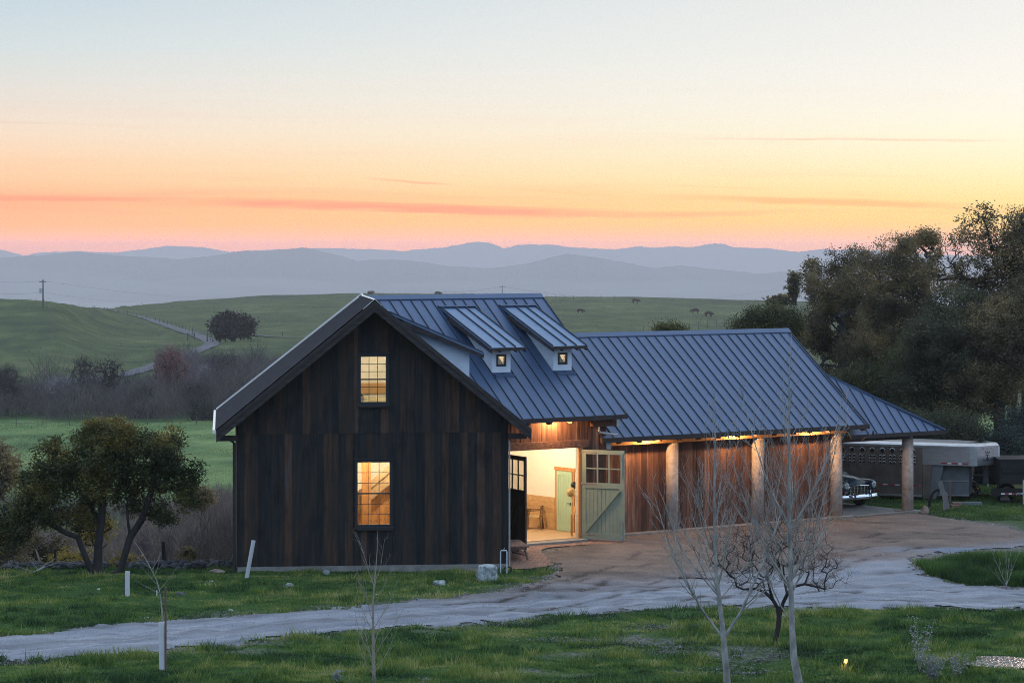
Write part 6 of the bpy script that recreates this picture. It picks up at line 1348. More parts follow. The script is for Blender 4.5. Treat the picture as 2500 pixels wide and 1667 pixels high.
# emblem on the nose: W above a bar and a spade, script line beneath
def stroke(b, F, pts, w, t=.003):
    for p, q in zip(pts[:-1], pts[1:]):
        d = np.array([q[0]-p[0], q[1]-p[1]]); L_ = np.linalg.norm(d); d = d/L_; n = np.array([-d[1], d[0]])*w/2; d = d*w*.3
        c = [(p[0]-d[0]+n[0], p[1]-d[1]+n[1]), (q[0]+d[0]+n[0], q[1]+d[1]+n[1]), (q[0]+d[0]-n[0], q[1]+d[1]-n[1]), (p[0]-d[0]-n[0], p[1]-d[1]-n[1])]
        v0 = [F(x, t, z) for x, z in c]; v1 = [F(x, t+.002, z) for x, z in c]; b.add(v0+v1, [(0, 1, 2, 3), (7, 6, 5, 4), (0, 4, 5, 1), (1, 5, 6, 2), (2, 6, 7, 3), (3, 7, 4, 0)])
b = MB(); cx0, cz0 = .62, 2.12
stroke(b, NF, [(cx0-.15, cz0+.05), (cx0-.08, cz0-.05), (cx0, cz0+.04), (cx0+.08, cz0-.05), (cx0+.15, cz0+.05)], .028)
stroke(b, NF, [(cx0-.11, cz0-.10), (cx0+.11, cz0-.10)], .025); stroke(b, NF, [(cx0, cz0-.10), (cx0, cz0-.20)], .045)
zc_ = cz0-.20; sh = [(-.08, 0), (.08, 0), (.075, -.06), (.03, -.12), (0, -.14), (-.03, -.12), (-.075, -.06)]
b.add([NF(cx0+x, .003, zc_+z) for x, z in sh]+[NF(cx0+x, .006, zc_+z) for x, z in sh], [tuple(range(7)), tuple(range(13, 6, -1))]); b.build('emblem', M['emblem'], trailer)
b = MB(); zl = 1.82; xs_ = np.linspace(-.28, .28, 41); hts = [0]*41
pts = [(cx0+x, zl+.018*math.sin(i*1.9)+(.05 if i in (1, 2, 17, 24, 38) else 0)) for i, x in enumerate(xs_)]; stroke(b, NF, pts, .012); b.build('script_lettering', M['emblem'], trailer)
for s_ in (.35, .60, .85):
    b = MB(); b.box(NF, (s_-.025, s_+.025), (.002, .02), (2.255, 2.275)); b.build('marker_lamp', M['red_lens'], trailer)
b = MB(); p = SF(-.7, .0, 2.325); b.box(SF, (-.32, -.27), (.014, .03), (2.315, 2.335)); b.build('marker_lamp', M['red_lens'], trailer)
b = MB(); b.bar((B_[0]+.01, B_[1], 1.63), (B_[0]+.01, B_[1], 2.32), .05); b.build('corner_post', M['flashing'], trailer)
for a_ in (-5.0, -5.9): wheel(trailer, SF(a_, -.12, .36), nT.tolist()+[0], .35, .2)

# ---- black truck coupled under the nose
bt = empty('utility_truck', (17.9, 104, .1), 'black flatbed truck half hidden under the nose of the silver trailer', 'truck')
b = MB(); q0 = at(2362, 0, 103.7); q1 = at(2462, 0, 103.9); 
def BX(x0, x1, y0, y1, z0, z1, name, m_, par, **k):
    b = MB(); b.box(W, (x0, x1), (y0, y1), (z0, z1)); return b.build(name, M[m_], par, **k)
BX(q0[0], q1[0]+1.0, 103.9, 105.6, .75, 1.12, 'bed', 'black_paint', bt, bevel=.03)
BX(q0[0]+.35, q1[0]+1.0, 104.2, 105.4, 1.12, 1.70, 'cab', 'black_paint', bt, bevel=.08)
BX(q0[0]+.45, q0[0]+.47, 103.86, 103.88, 1.2, 1.22, 'latch', 'chrome', bt)
wheel(bt, (q0[0]+.05, 103.85, .44), (0, -1, 0), .40, .26); wheel(bt, (q0[0]+1.55, 103.95, .44), (0, -1, 0), .38, .24)
b = MB(); b.tube([(q0[0]+.05+.47*math.cos(t), 103.8, .44+.47*math.sin(t)) for t in np.linspace(0, math.pi*.9, 14)], .03, 6); b.build('fender', M['black_paint'], bt)
b = MB(); b.ball(at(2387, 1192, 103.55), .045); b.build('marker_lamp', M['amber'], bt); b = MB(); b.ball(at(2425, 1188, 103.75), .04); b.build('marker_lamp', M['amber'], bt)
b = MB(); x_, y_, z_ = at(2373, 1166, 103.6); b.box(W, (x_-.05, x_+.05), (y_, y_+.03), (z_-.035, z_+.035)); b.build('tail_lamp', M['white_tape'], bt)
# gooseneck coupler post with jack tags
b = MB(); x_, y_, z_ = at(2409, 1160, 103.2); b.box(W, (x_-.13, x_+.07), (y_, y_+.18), (.85, 1.618)); b.build('coupler', M['grey_panel'], trailer)
b = MB(); b.box(W, (x_-.12, x_-.01), (y_-.006, y_-.002), (1.43, 1.46)); b.build('coupler_label', mat('yellow_label', [(.5, .38, .06), (.6, .45, .1)], 3, .6), trailer)
b = MB(); x_, y_, z_ = at(2412, 1184, 103.1); b.box(W, (x_-.03, x_+.03), (y_, y_+.01), (z_-.06, z_+.06)); b.build('coupler_tag', M['white_tape'], trailer)

# ---- black dump trailer at the right edge
dt_ = empty('dump_trailer', (19.6, 101.6, .1), 'black high sided dump trailer cut by the right edge', 'trailer')
x0 = at(2441, 0, 101.5)[0]
BX(x0, x0+4.2, 101.5, 103.4, .98, 1.90, 'box', 'black_paint', dt_)
BX(x0-.02, x0+4.2, 101.46, 103.44, 1.88, 1.93, 'top_rail', 'grey_dark' if 'grey_dark' in M else 'black_metal', dt_)
BX(x0+.1, x0+4.2, 101.44, 101.499, 1.40, 1.62, 'side_rail', 'black_metal', dt_)
BX(x0-.3, x0+4.2, 101.42, 101.6, .52, .80, 'frame', 'black_paint', dt_)
wheel(dt_, (x0+.25, 101.9, .33), (0, -1, 0), .32, .22)
FD = lambda a, t, z: (x0+a, 101.418-t, z)
zt_ = at(0, 1205, 101.4)[2]
for a0, a1, c_ in ((.03, .18, 'white_tape'), (.185, .32, 'red_tape'), (.325, .45, 'white_tape'), (.455, .60, 'red_tape'), (.83, .98, 'white_tape'), (.985, 1.2, 'red_tape')):
    b = MB(); b.box(FD, (a0, a1), (.002, .006), (zt_-.028, zt_+.028)); b.build('reflector', M[c_], dt_)
b = MB()                                              # letters P J, slanted
sl = lambda pts: [(x+.22*(z-zt_), z) for x, z in pts]
stroke(b, FD, sl([(.64, zt_-.04), (.64, zt_+.04)]), .022, .003); stroke(b, FD, sl([(.64, zt_+.034), (.69, zt_+.034), (.70, zt_+.015), (.69, zt_-.002), (.64, zt_-.002)]), .016, .003)
stroke(b, FD, sl([(.725, zt_+.034), (.775, zt_+.034)]), .014, .003); stroke(b, FD, sl([(.765, zt_+.034), (.765, zt_-.022), (.75, zt_-.036), (.72, zt_-.034), (.715, zt_-.02)]), .018, .003); b.build('lettering', M['white_tape'], dt_)
b = MB(); x_ = at(2499, 0, 101.2)[0]; b.cyl((x_, 101.2, .05), (x_, 101.2, 1.15), .035, 10); b.box(W, (x_-.09, x_+.09), (101.1, 101.3), (.03, .06)); b.tube([(x_-.12, 101.15, .62), (x_, 101.15, .66), (x_+.1, 101.15, .60)], .02, 6); b.build('jack', M['zinc'], dt_)

# ---- clutter beside the trailer
M['board_grey'] = mat('weathered_board', [(.07, .07, .072), (.12, .12, .12)], 5, .85)
x_, y_, z_ = pix(2312, 1248)
b = MB(); b.slab([at(2300, 1204, y_+.2), at(2311, 1200, y_+.25), at(2318, 1240, y_-.1), at(2303, 1246, y_-.15)], (.02, .05, 0)); tag(b.build('board', M['board_grey'], None, (x_, y_, z_)), 'lower grey board leaning on the ground beside the weathered post', 'board')
b = MB(); b.slab([at(2290, 1175, y_+.6), at(2300, 1173, y_+.65), at(2308, 1206, y_+.45), at(2296, 1208, y_+.4)], (.02, .05, 0)); tag(b.build('board', M['board_grey'], None, (x_, y_+.5, z_)), 'upper grey board propped over the lower one by the fender', 'board')
b = MB(); c_ = at(2291, 1190, y_+1.0); b.tube([(c_[0]+.34*math.cos(t), c_[1], .30+.62*math.sin(t)) for t in np.linspace(.1, math.pi, 12)], .055, 8); fe = b.build('fender', M['rubber'], None, c_); tag(fe, 'black rounded fender arch standing under the trailer nose', 'fender')
p = at(2320, 1231, 102.0); b = MB(); b.box(W, (p[0]-.05, p[0]+.04), (p[1], p[1]+.08), (tz(p[0], p[1])-.05, 1.02)); tag(b.build('post', M['fencewood'] if 'fencewood' in M else mat('weathered_post_wood', [(.10, .07, .06), (.18, .13, .11)], 4, .9), None, (p[0], p[1], .1)), 'short weathered wooden post beside the grey boards', 'post')
b = MB(); c_ = pix(2330, 1240); b.box(W, (c_[0]-.12, c_[0]+.18), (c_[1]-.1, c_[1]+.25), (c_[2]-.02, c_[2]+.10)); b.box(W, (c_[0]-.02, c_[0]+.28), (c_[1]+.1, c_[1]+.45), (c_[2]+.08, c_[2]+.17)); tag(b.build('brick_pile', M['brick'], None, c_), 'small pile of pinkish bricks at the foot of the wooden post', 'bricks')
b = MB(); c_ = pix(2365, 1236); b.box(W, (c_[0]-.3, c_[0]+.5), (c_[1]-.05, c_[1]+.2), (c_[2], c_[2]+.12)); tag(b.build('timber', M['grey_panel'], None, c_), 'grey squared timber lying in the grass under the black truck', 'timber')

# ---- bench by the patio
q = tz(.2, 84.2)+.02; bn = empty('bench', (.2, 84.4, q), 'low weathered plank bench on the brick patio beside the barn corner', 'bench')
e1 = np.array([-.15, .9887]); e2 = np.array([-.98, -.15]); O_ = np.array([.54, 83.45])
BF = lambda a, t, z: (O_[0]+e1[0]*a+e2[0]*t, O_[1]+e1[1]*a+e2[1]*t, q+z)
M['bench'] = wood('bench_wood', [(.10, .06, .05), (.20, .125, .10), (.30, .20, .165)], tone=.4, axis='y', bump=.2)
b = MB()
for k in range(3): b.box(BF, (0, 1.95), (.225*k+.003, .225*(k+1)-.003), (.40, .445), random.random())
b.build('seat', M['bench'], bn, bevel=.004)
b = MB(); b.box(BF, (.04, .09), (.06, .62), (.33, .398)); b.box(BF, (1.78, 1.83), (.06, .62), (.33, .398)); b.build('apron', M['bench'], bn)
for a_, s_ in ((.14, -1), (1.78, 1)):
    for t_, u_ in ((.13, -1), (.54, 1)): b = MB(); b.bar(BF(a_, t_, .395), BF(a_+.10*s_*.6, t_+.10*u_, 0), .07, .05); b.build('leg', M['bench'], bn)
b = MB(); b.bar(BF(.2, .12, .14), BF(1.7, .52, .13), .05, .03); b.build('stretcher', M['bench'], bn)
# stand pipe with back flow valve
g = tz(-.27, 82.4); sp_ = empty('standpipe', (-.27, 81.35, g), 'white metal standpipe loop in front of the right barn corner', 'pipe')
PY = 81.2
x1_ = at(1222, 0, PY)[0]; x2_ = at(1237.5, 0, PY)[0]; g = tz(x1_, PY)
b = MB(); b.tube([(x1_, PY, g-.05), (x1_, PY, g+.66), (x1_+.02, PY, g+.70), (x2_-.02, PY, g+.70), (x2_, PY, g+.66), (x2_, PY, g-.02)], .019, 10); b.build('pipe', mat('pvc_pipe', [(.55, .58, .62), (.65, .68, .72)], 4, .5), sp_)
b = MB(); b.ball(((x1_+x2_)/2, PY, g+.70), (.045, .03, .035)); b.bar(((x1_+x2_)/2, PY, g+.72), ((x1_+x2_)/2+.03, PY, g+.79), .012); b.build('valve', M['zinc'], sp_)
for z_ in (.40, .12): b = MB(); b.cyl((x2_, PY, g+z_), (x2_, PY, g+z_+.05), .030, 12); b.build('coupling', M['zinc'], sp_)
b = MB(); c_ = (x2_+.03, PY+.05, g+.09); 
for k in range(4): b.tube([(c_[0]+(.13-.01*k)*math.cos(t), c_[1]+.02*k, c_[2]+.02+(.09-.008*k)*math.sin(t)) for t in np.linspace(0, 2*math.pi, 20)], .014, 6)
tag(b.build('hose', mat('black_hose', [(.02, .03, .025), (.05, .08, .06)], 6, .5), None, c_), 'coiled dark hose lying at the foot of the standpipe', 'hose')

# ---- inside the room
M['oakwood'] = wood('oak_furniture', [(.09, .045, .02), (.16, .085, .035), (.24, .13, .06)], tone=.2, bump=.05)
tb = empty('dining_table', RF(5.4, -.7, ZF), 'wooden dining table seen through the open barn doors', 'table')
b = MB(); b.box(RF, (4.6, 6.2), (-1.15, -.3), (ZF+.70, ZF+.74)); b.build('tabletop', M['oakwood'], tb, bevel=.008)
for u_ in (4.7, 6.1):
    for v_ in (-1.05, -.4): b = MB(); b.bar(RF(u_, v_, ZF+.70), RF(u_, v_, ZF), .07); b.build('leg', M['oakwood'], tb)
b = MB(); c_ = RF(6.0, -.75, ZF+.742); prof = [(0, .07), (.02, .10), (.09, .15), (.13, .17)]; b.tube([(c_[0], c_[1], c_[2]+h_) for h_, _ in prof], [r_ for _, r_ in prof], 20, False); b.cyl(c_, (c_[0], c_[1], c_[2]+.012), .07, 16)
tag(b.build('bowl', M['oakwood'], None, c_), 'wooden bowl standing on the dining table', 'bowl')
chb = RF(6.42, -1.0, ZF); ch = empty('chair', chb, 'oak armchair with slatted back beside the dining table', 'chair')
cf = np.array(RF(6.42-.7, -1.0+.7, 0))-np.array(RF(6.42, -1.0, 0)); cf = cf[:2]/np.linalg.norm(cf[:2]); cs_ = np.array([-cf[1], cf[0]])
CF = lambda a, t, z: (chb[0]+cs_[0]*a+cf[0]*t, chb[1]+cs_[1]*a+cf[1]*t, ZF+z)
b = MB(); b.box(CF, (-.24, .24), (-.22, .24), (.42, .455)); b.build('seat', mat('woven_seat', [(.45, .32, .16), (.58, .44, .25)], 20, .8), ch)
for a_ in (-.24, .24):
    b = MB(); b.tube([CF(a_*1.03, -.28, 0), CF(a_, -.23, .42), CF(a_, -.27, .80)], .018, 8); b.build('leg', M['oakwood'], ch)
    b = MB(); b.tube([CF(a_*1.06, .25, 0), CF(a_, .22, .42), CF(a_*1.06, .18, .64)], .017, 8); b.build('leg', M['oakwood'], ch)
    b = MB(); b.tube([CF(a_*1.06, .22, .65), CF(a_*1.08, 0, .655), CF(a_, -.25, .68)], .017, 8); b.build('armrest', M['oakwood'], ch)
for z_ in (.58, .66, .74, .80): b = MB(); b.tube([CF(-.24, -.25, z_), CF(0, -.29, z_), CF(.24, -.25, z_)], .014, 6); b.build('slat', M['oakwood'], ch)
def hat(c, label, r, m_, name='hat'):
    b = MB(); c = Vector(c); ax = Vector((-.35, -.8, .1)).normalized()
    prof = [(-.01, r), (.0, r*1.02), (.012, r*.98), (.02, r*.55), (.07, r*.50), (.11, r*.40), (.115, r*.1)]
    b.tube([c+ax*h_ for h_, _ in prof], [q_ for _, q_ in prof], 24); tag(b.build(name, m_, None, c, smooth=True), label, 'hat')
hat(at(1394, 1201, 88.9), 'straw hat hanging on the inner side of the door post', .165, mat('straw', [(.55, .36, .13), (.68, .48, .22)], 20, .8))
hat(at(1401, 1184, 89.2), 'dark hat hanging above the straw hat', .12, M['black_metal'])
# loft furniture seen through the upper window
so = empty('sofa', GF(4.7, 3.6, 4.2), 'cream sofa behind the upper gable window', 'sofa'); M['cream'] = mat('cream_fabric', [(.55, .48, .30), (.66, .58, .38)], 4, .9)
b = MB(); b.box(GF, (4.0, 5.6), (3.0, 3.8), (4.2, 4.55)); b.build('seat', M['cream'], so, bevel=.05); b = MB(); b.box(GF, (4.0, 5.6), (3.7, 4.05), (4.5, 5.15)); b.build('backrest', M['cream'], so, bevel=.06); b = MB(); b.slab([GF(4.35, 3.5, 4.6), GF(4.85, 3.5, 4.6), GF(4.85, 3.68, 5.05), GF(4.4, 3.68, 5.0)], nrm_off(GF, 0, .1, 0)); b.build('cushion', M['cream'], so)
c_ = GF(3.84, .9, 4.95); la_ = empty('table_lamp', c_, 'table lamp with white cone shade at the left of the upper window', 'lamp')
b = MB(); b.cyl((c_[0], c_[1], 4.98), (c_[0], c_[1], 5.36), .17, 20, .07); b.build('lamp_shade', M['white_wall'], la_); b = MB(); b.cyl((c_[0], c_[1], 4.2), (c_[0], c_[1], 5.0), .02, 8); b.build('stem', M['zinc'], la_)
# ================================================================ SMALL THINGS OUTSIDE
M['fencewood'] = mat('fence_wood', [(.07, .06, .06), (.14, .12, .115)], 4, .95)
M['wire'] = mat('fence_wire', [(.10, .10, .11), (.14, .14, .15)], 3, .6, metal=.3)
def tube_guard(label, p0, p1, r, m_):
    b = MB(); p0 = Vector(p0); p1 = Vector(p1); d = p1-p0; n = 20; ax = d.normalized(); a = ax.orthogonal().normalized(); c = ax.cross(a); V = []
    for t, rr in ((0, r), (1, r), (1, r*.86), (0, r*.86)): V += [p0+d*t+(a*math.cos(2*math.pi*k/n)+c*math.sin(2*math.pi*k/n))*rr for k in range(n)]
    b.add(V, [(i*n+k, i*n+(k+1) % n, ((i+1) % 4)*n+(k+1) % n, ((i+1) % 4)*n+k) for i in range(4) for k in range(n)])
    return tag(b.build('tree_guard', m_, None, p0, smooth=False), label, 'tree guard')
M['guard'] = mat('white_plastic', [(.70, .70, .72), (.82, .82, .84)], 3, .55, trans=.25)
c = pix(311, 1459); tube_guard('upright white tube guard in the grass left of the barn', (c[0], c[1], c[2]-.03), at(311, 1394, c[1]), .068, M['guard'])
b = MB(); b.bar((c[0]-.08, c[1]+.02, c[2]-.05), (c[0]-.08, c[1]+.02, c[2]+.55), .025); tag(b.build('stake', M['fencewood'], None, (c[0]-.08, c[1], c[2])), 'short dark stake beside the upright white tube guard', 'stake')
c = pix(602, 1413); tube_guard('tall white tube guard leaning right before the left barn corner', (c[0], c[1], c[2]-.03), at(619, 1319, c[1]-.1), .062, M['guard'])
c = pix(398, 1636); g_ = tube_guard('split white tube guard around the staked sapling', (c[0], c[1], c[2]-.03), at(396, 1519, c[1]), .085, M['guard'])
b = MB(); x_ = at(404.5, 0, c[1]-.05)[0]; b.box(W, (x_-.022, x_+.022), (c[1]-.08, c[1]-.04), (c[2]-.1, at(0, 1432, c[1])[2])); st = tag(b.build('stake', mat('brown_stake', [(.12, .075, .06), (.20, .13, .10)], 5, .9), None, (x_, c[1], c[2])), 'tall brown wooden stake beside the guarded sapling', 'stake')
b = MB(); y_ = at(0, 1447, c[1])[2]; b.tube([(x_, c[1]-.09, y_), (x_-.15, c[1]-.02, y_+.02), (x_-.17, c[1]+.02, y_), (x_, c[1]-.03, y_)], .008, 5); tag(b.build('tie', M['black_metal'], None, (x_-.1, c[1], y_)), 'dark rubber tie holding the sapling to its stake', 'tie')
b = MB(); p = at(383, 1446, c[1]-.03); b.box(W, (p[0]-.012, p[0]+.012), (p[1]-.004, p[1]), (p[2]-.08, p[2]+.06)); tag(b.build('plant_tag', M['white_tape'], None, p), 'small white plant tag hanging on the staked sapling', 'tag')

def rock(label, px, py, wpx, hpx, seed, m_, flat=.55, name='rock', cat='rock', angular=.28, deep=1.0):
    c = pix(px, py); k = c[1]/FPX; rg = np.random.default_rng(seed); bm = bmesh.new(); bmesh.ops.create_icosphere(bm, subdivisions=3, radius=1)
    dirs = rg.normal(size=(9, 3)); dirs /= np.linalg.norm(dirs, axis=1)[:, None]; ds = .62+.3*rg.random(9)
    for v in bm.verts:
        p = np.array(v.co); 
        for d_, s_ in zip(dirs, ds):
            e = p@d_-s_
            if e > 0: p = p-d_*e*.92
        p = p*(1+angular*.25*(vn(p[0]*3+seed, p[1]*3+p[2]*2)-.5)); v.co = p*np.array([wpx*k/2, wpx*k/2*deep, hpx*k*.62])+np.array([0, 0, hpx*k*.38])
    me = bpy.data.meshes.new(name); bm.to_mesh(me); bm.free(); a = me.attributes.new('tone', 'FLOAT', 'POINT'); me.materials.append(m_)
    o = bpy.data.objects.new(name, me); col.objects.link(o); o.location = (c[0], c[1], c[2]-.02); o['_w'] = list(o.location); return tag(o, label, cat)
M['stone'] = mat('lichen_stone', [(.09, .10, .11), (.20, .22, .23), (.42, .46, .46), (.55, .60, .58)], 7, .95, .4, detail=8, bscale=14)
M['brownstone'] = mat('brown_stone', [(.12, .085, .07), (.26, .20, .165), (.34, .27, .23)], 5, .95, .3)
M['darkstone'] = mat('dark_stone', [(.02, .02, .024), (.07, .07, .078), (.14, .14, .15)], 6, .95, .4)
# squared boulder by the corner
c = pix(1189, 1420); bm = bmesh.new(); bmesh.ops.create_cube(bm, size=1); bmesh.ops.subdivide_edges(bm, edges=bm.edges[:], cuts=7, use_grid_fill=True)
for v in bm.verts:
    p = v.co; q = (abs(p.x)**6+abs(p.y)**6+abs(p.z)**6)**(1/6); v.co = p*(.5/q); n_ = (vn(p.x*5+p.z*3, p.y*5+p.z*4)-.5)*.10
    v.co = (v.co.x*(.50+.0)*(1.08-.16*(.5-p.z)*-1)*(1+n_), v.co.y*.42*(1+n_), (v.co.z+.5)*.52*(1+n_*.5))
me = bpy.data.meshes.new('boulder'); bm.to_mesh(me); bm.free(); me.attributes.new('tone', 'FLOAT', 'POINT'); me.materials.append(M['stone']); o = bpy.data.objects.new('boulder', me); col.objects.link(o); o.location = (c[0], c[1]+.2, c[2]-.03); o.rotation_euler = (0, 0, .25); tag(o, 'squared lichen covered boulder on the grass near the right barn corner', 'boulder')
rock('pale lichen rock left of the squared boulder', 1073, 1430, 36, 17, 3, M['stone'])
rock('flat brown rock behind the squared boulder against the wall', 1155, 1392, 36, 11, 4, M['brownstone'], deep=.5)
rock('small pale rock in the middle of the lawn below the window', 706, 1434, 22, 13, 5, M['stone'])
rock('small grey stone touching the left of the pale lawn rock', 692, 1437, 15, 7, 6, M['darkstone'])
rock('pale rock close to the foundation left of the windows', 796, 1403, 18, 11, 7, M['stone'])
rock('tiny pale stone in the grass left of the road bend', 563, 1489, 15, 6, 8, M['stone'])
rock('tiny stone on the far left lawn', 241, 1437, 10, 6, 9, M['stone'])
rock('grey flat stone right of the staked sapling', 440, 1455, 26, 9, 10, M['darkstone'])
rock('flat pale stone half sunk in front of the sapling', 922, 1454, 16, 4, 11, M['stone'])
rock('small stone above the tiny pale stone near the left barn corner', 517, 1424, 10, 5, 12, M['stone'])
rock('white pebble on the road verge', 724, 1498, 8, 4, 13, M['stone'])
rock('pebble at the left road edge', 106, 1539, 8, 4, 14, M['stone'])
rock('rounded brown rock at the right end of the lean-to slab', 2258, 1254, 26, 23, 15, M['brownstone'], deep=.9)
rock('grey rock half hidden behind the dark fruit tree trunk', 1914, 1510, 15, 13, 16, M['stone'])
rock('broad pale slab of stone at the left barn corner', 530, 1402, 42, 13, 17, M['brownstone'], deep=.6)
# dry stone wall along the edge of the bank: one heap of field stones
b = MB(); rg = random.Random(5)
for i in range(260):
    px = rg.uniform(-40, 575); 
    if 235 < px < 300 and rg.random() < .7: continue
    Yw = 82.55+rg.uniform(-.12, .35); x = (px-CXP)/FPX*Yw; r = rg.uniform(.06, .15); hh = rg.random()*(.22 if px > 420 else .14); b.ball((x, Yw, tz(x, 82.4)+hh), (r*rg.uniform(.9, 1.5), r, r*rg.uniform(.5, .9)), 7, 5, .35, rg.random())
tag(b.build('stone_wall', M['darkstone'], None, (-12, 82.6, 0)), 'low tumbled dark stone wall along the edge of the left lawn', 'wall')

# ---- fences
def fence(name, label, pts, hpost, rpost, wires, spacing, wr=.02, Ymin=None):
    P = [np.array(p) for p in pts]; root = empty(name, tuple(P[0]), label, 'fence'); proto = None; tops = []
    for a, c_ in zip(P[:-1], P[1:]):
        L_ = np.linalg.norm((c_-a)[:2]); n = max(1, int(round(L_/spacing)))
        for k in range(n+(1 if c_ is P[-1] else 0)):
            q = a+(c_-a)*k/n; q = np.array([q[0], q[1], tz(q[0], q[1])]); tops.append(q)
            if proto is None:
                b = MB(); b.tube([(0, 0, -.2), (0, 0, hpost)], rpost, 6); proto = b.build('post', M['fencewood'], root); o = proto
            else: o = proto.copy(); col.objects.link(o); o.parent = root
            o.location = tuple(q-P[0]); o.rotation_euler = (rg.uniform(-.04, .04), rg.uniform(-.04, .04), 0)
    # the prototype's vertices were written relative to the world origin of the fence: shift them back
    me = proto.data
    for v in me.vertices: v.co = v.co+Vector(P[0])
    for w_ in wires:
        b = MB(); b.tube([tuple(q+np.array([0, 0, hpost*w_])) for q in tops], wr, 4, False); b.build('wire', M['wire'], root)
    return root
fence('fence', 'post and wire fence across the foot of the valley thicket', [pix(-90, 1040), pix(300, 1040), pix(660, 1040)], 1.15, .05, (.93, .62, .3), 3.1, .018)
fence('fence', 'post fence running level behind the far oak', [pix(470, 818), pix(620, 822), pix(900, 822)], 1.6, .09, (.9, .5), 9.0, .03)
fence('fence', 'post fence running down beside the far road', [pix(290, 764), pix(380, 786), pix(430, 798), pix(470, 812)], 1.5, .09, (.9,), 12.0, .03)
fence('fence', 'thin posts standing on the crest of the far meadow', [pix(1335, 731), pix(1400, 730), pix(1500, 730)], 1.8, .10, (), 7.0)
fence('fence', 'row of posts in the meadow above the long roof', [pix(1570, 818), pix(1660, 808), pix(1790, 796)], 2.2, .10, (.9, .5), 10.0, .03)
def gate(label, px, py, w):
    c = pix(px, py); root = empty('gate', c, label, 'gate')
    for s in (0, 1): b = MB(); b.bar((c[0]+s*w, c[1], c[2]-.2), (c[0]+s*w, c[1], c[2]+1.9), .3); b.build('post', M['fencewood'], root)
    for z_ in (.7, 1.25, 1.75): b = MB(); b.bar((c[0], c[1], c[2]+z_), (c[0]+w, c[1], c[2]+z_), .18, .12); b.build('rail', M['fencewood'], root)
gate('small dark rail panel on the left verge of the far road', 458, 832, 1.7); gate('dark rail gate on the right verge of the far road', 506, 835, 4.5)
# two old posts and a wire at the edge of the bank
def old_post(label, px, py0, py1, w, Yp):
    x = (px-CXP)/FPX*Yp; g_ = tz(x, Yp); b = MB(); b.tube([(x, Yp, g_-.2), (x+.01, Yp, g_+.5), (x-.01, Yp, at(0, py1, Yp)[2])], [w, w, w*.9], 8); return tag(b.build('fence_post', M['bark_dark'], None, (x, Yp, g_)), label, 'fence post')
old_post('tall dark fence post at the edge of the bank left of the oak', 134, 1402, 1340, .045, 82.9); old_post('thick old fence post in the bare shrub right of the oak', 399, 1392, 1322, .062, 82.9)
b = MB(); pts = [at(-60, 1378, 83), at(134, 1376, 82.95), at(399, 1368, 82.95), at(570, 1362, 83)]; 
for dz_ in (0, -.25): b.tube([(p[0], p[1], p[2]+dz_) for p in pts], .006, 4, False)
tag(b.build('wire', M['wire'], None, pts[0]), 'slack fence wires strung between the two old posts', 'wire')
b = MB(); c = at(558, 1392, 82.7); b.tube([c, (c[0]+.05, c[1], c[2]+.2), at(569, 1352, 82.8)], .012, 6, False); tag(b.build('garden_hose', mat('green_hose', [(.05, .25, .14), (.09, .36, .2)], 3, .5), None, c), 'green hose hanging beside the left barn corner', 'hose')
b = MB(); b.tube([at(552, 1398, 82.6), at(572, 1350, 82.75)], .012, 6, False); tag(b.build('stick', M['fencewood'], None, c), 'thin brown stick leaning beside the green hose', 'stick')

# ---- utility poles and wires
def pole(label, px, ybase, ytop, Yp, arm, box=False):
    x = (px-CXP)/FPX*Yp; z0_ = tz(x, Yp); zt_ = at(0, ytop, Yp)[2]; root = empty('utility_pole', (x, Yp, z0_), label, 'pole')
    b = MB(); b.tube([(x, Yp, z0_-1), (x, Yp, zt_)], [.20, .15], 8); b.build('pole', M['fencewood'], root)
    b = MB(); b.bar((x-arm, Yp-.2, zt_-.5), (x+arm, Yp-.2, zt_-.5), .18); b.build('crossarm', M['fencewood'], root)
    if box:
        b = MB(); b.cyl((x-.55, Yp-.3, zt_-3.4), (x-.55, Yp-.3, zt_-2.2), .38, 12); b.build('transformer', M['zinc'], root)
    return x, Yp, zt_
p1 = pole('tall utility pole with a transformer on the left hill', 105, 745, 683, 672, .9, True); p2 = pole('small utility pole above the upper roof ridge', 1226, 722, 697, 1240, 1.3)
def wire(label, a, c_, sag, r):
    b = MB(); b.tube([tuple(np.array(a)*(1-t)+np.array(c_)*t+np.array([0, 0, -sag*4*t*(1-t)])) for t in np.linspace(0, 1, 14)], r, 4, False); tag(b.build('wire', M['wire'], None, a), label, 'wire')
wire('upper power line leaving the left utility pole to the right', (p1[0], p1[1], p1[2]-.3), at(560, 726, 1350), 1.5, .028)
wire('upper power line leaving the left utility pole to the left', (p1[0], p1[1], p1[2]-.3), at(-60, 683, 660), .5, .028)
wire('lower power line leaving the left utility pole to the right', (p1[0], p1[1], p1[2]-3.2), at(400, 737, 1350), 1.2, .028)
wire('lower power line leaving the left utility pole to the left', (p1[0], p1[1], p1[2]-3.2), at(-60, 711, 660), .5, .028)
wire('power line running left from the small utility pole', (p2[0], p2[1], p2[2]-.5), at(1060, 712, 1260), 1.0, .045)
wire('power line running right from the small utility pole', (p2[0], p2[1], p2[2]-.5), at(1900, 703, 1900), 8.0, .05)

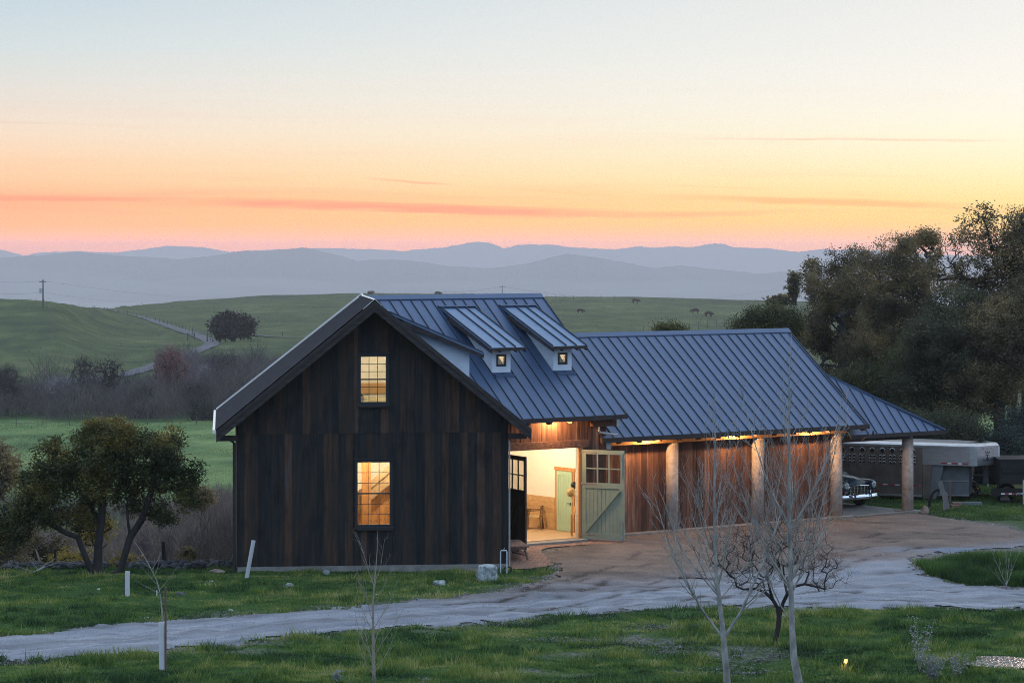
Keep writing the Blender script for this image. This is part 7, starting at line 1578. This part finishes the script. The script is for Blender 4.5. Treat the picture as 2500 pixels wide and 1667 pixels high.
# ---- cattle
def cow(label, px, py, sc_, rz, colr):
    c = pix(px, py); root = empty('cow', c, label, 'cow', 'cattle grazing the far meadow', rz)
    me = bpy.data.meshes.new('body'); vs = [(0, 0, 1.0), (-.55, 0, 1.05), (.55, 0, 1.08), (.95, 0, 1.0), (1.25, 0, .62), (1.42, 0, .42), (-.85, 0, 1.0), (-.95, 0, .45)]
    legs = [(-.62, .22, .5), (-.62, .22, .04), (-.62, -.22, .5), (-.62, -.22, .04), (.6, .2, .5), (.6, .2, .04), (.6, -.2, .5), (.6, -.2, .04)]
    ed = [(0, 1), (0, 2), (2, 3), (3, 4), (4, 5), (1, 6), (6, 7), (1, 8), (8, 9), (1, 10), (10, 11), (2, 12), (12, 13), (2, 14), (14, 15)]
    me.from_pydata(vs+legs, ed, []); o = bpy.data.objects.new('body', me); col.objects.link(o); o.parent = root; o.scale = (sc_, sc_, sc_)
    sk = o.modifiers.new('skin', 'SKIN'); rad = [.42, .40, .38, .24, .16, .11, .22, .04]+[.13, .07]*4
    for v, r_ in zip(me.skin_vertices[0].data, rad): v.radius = (r_, r_)
    me.skin_vertices[0].data[0].use_root = True; o.modifiers.new('sub', 'SUBSURF').levels = 1; me.materials.append(colr)
M['cow'] = mat('brown_hide', [(.045, .022, .016), (.085, .04, .028)], 2, .9)
cow('brown cow grazing right of the dormer roof, nearest the barn ridge', 1417, 765, 1.25, .2, M['cow'])
cow('small brown cow high on the meadow, farthest up the slope', 1552, 741, 1.5, .1, M['cow'])
cow('brown cow facing left, the left one of the pair above the long roof', 1697, 766, 1.45, 3.0, M['cow'])
cow('brown cow, the lower right one of the pair above the long roof', 1730, 776, 1.45, .3, M['cow'])
cow('dark cow lying just behind the upper roof ridge', 1069, 724, 1.5, .2, M['cow'])
leafy_tree('bush', 'tiny rounded bush alone on the skyline of the far meadow', 'bush', pix(905, 719), [(lambda e: (e[0], e[1], pix(905, 719)[2]+.9, 2.0, 1.5, 1.0))(ell(905, 713, 4, 3, pix(905, 719)[1]))], 30, 500, .3, .3, M['bark_dark'], LF['wood'], rtip=.03)

# ---- town lights far off in the valley
M['towndot'] = lamp_glow('town_light', (1, .60, .36), 5)
b = MB(); b.ball((0, 0, 0), 1.35, 8, 6); proto = b.build('town_light', M['towndot']); 
LP = [(125, 686, .7), (318, 685, .8), (168, 718, 1.2), (187, 721, 1), (100, 723, .9), (91, 735, 1.5), (438, 716, 1.3), (420, 723, .9), (584, 720, 1.1), (648, 717, .7), (1306, 704, 1.5), (1331, 701, 1.4), (1325, 700, 1), (1586, 717, 1.6), (1660, 712, 1), (1666, 710, 1.1), (1750, 708, 1.5), (1300, 703, .8)]
for i, (x_, y_, s_) in enumerate(LP):
    o = proto if i == 0 else proto.copy()
    if i: col.objects.link(o)
    Y_ = min(169.5*FPX/(y_-YH), 11300); o.location = at(x_, y_, Y_); s_ *= Y_/9500; o.scale = (s_, s_*.8, s_*.7); tag(o, 'tiny warm light of the town far down in the hazy valley', 'light', 'town lights in the valley')

# ---- garden light in the grass
c = pix(2065, 1634); gl = empty('garden_light', c, 'small glowing garden light on a stake in the lower right grass', 'light')
b = MB(); b.cyl((c[0], c[1], c[2]-.05), (c[0], c[1], c[2]+.16), .012, 8); b.build('stake', M['zinc'], gl)
b = MB(); b.cyl((c[0], c[1], c[2]+.16), (c[0], c[1], c[2]+.25), .030, 14, .042); b.build('lantern', M['gardenglow'] if 'gardenglow' in M else lamp_glow('garden_glow', (1, .50, .12), 2.6), gl)
b = MB(); b.cyl((c[0], c[1], c[2]+.251), (c[0], c[1], c[2]+.275), .055, 14, .02); b.build('cap', M['black_metal'], gl)
lamp('garden_lamp', (c[0], c[1]-.09, c[2]+.2), 1.4, (1, .55, .2), .03, gl)

# tidy the helper property
for o in bpy.data.objects:
    if '_w' in o: del o['_w']
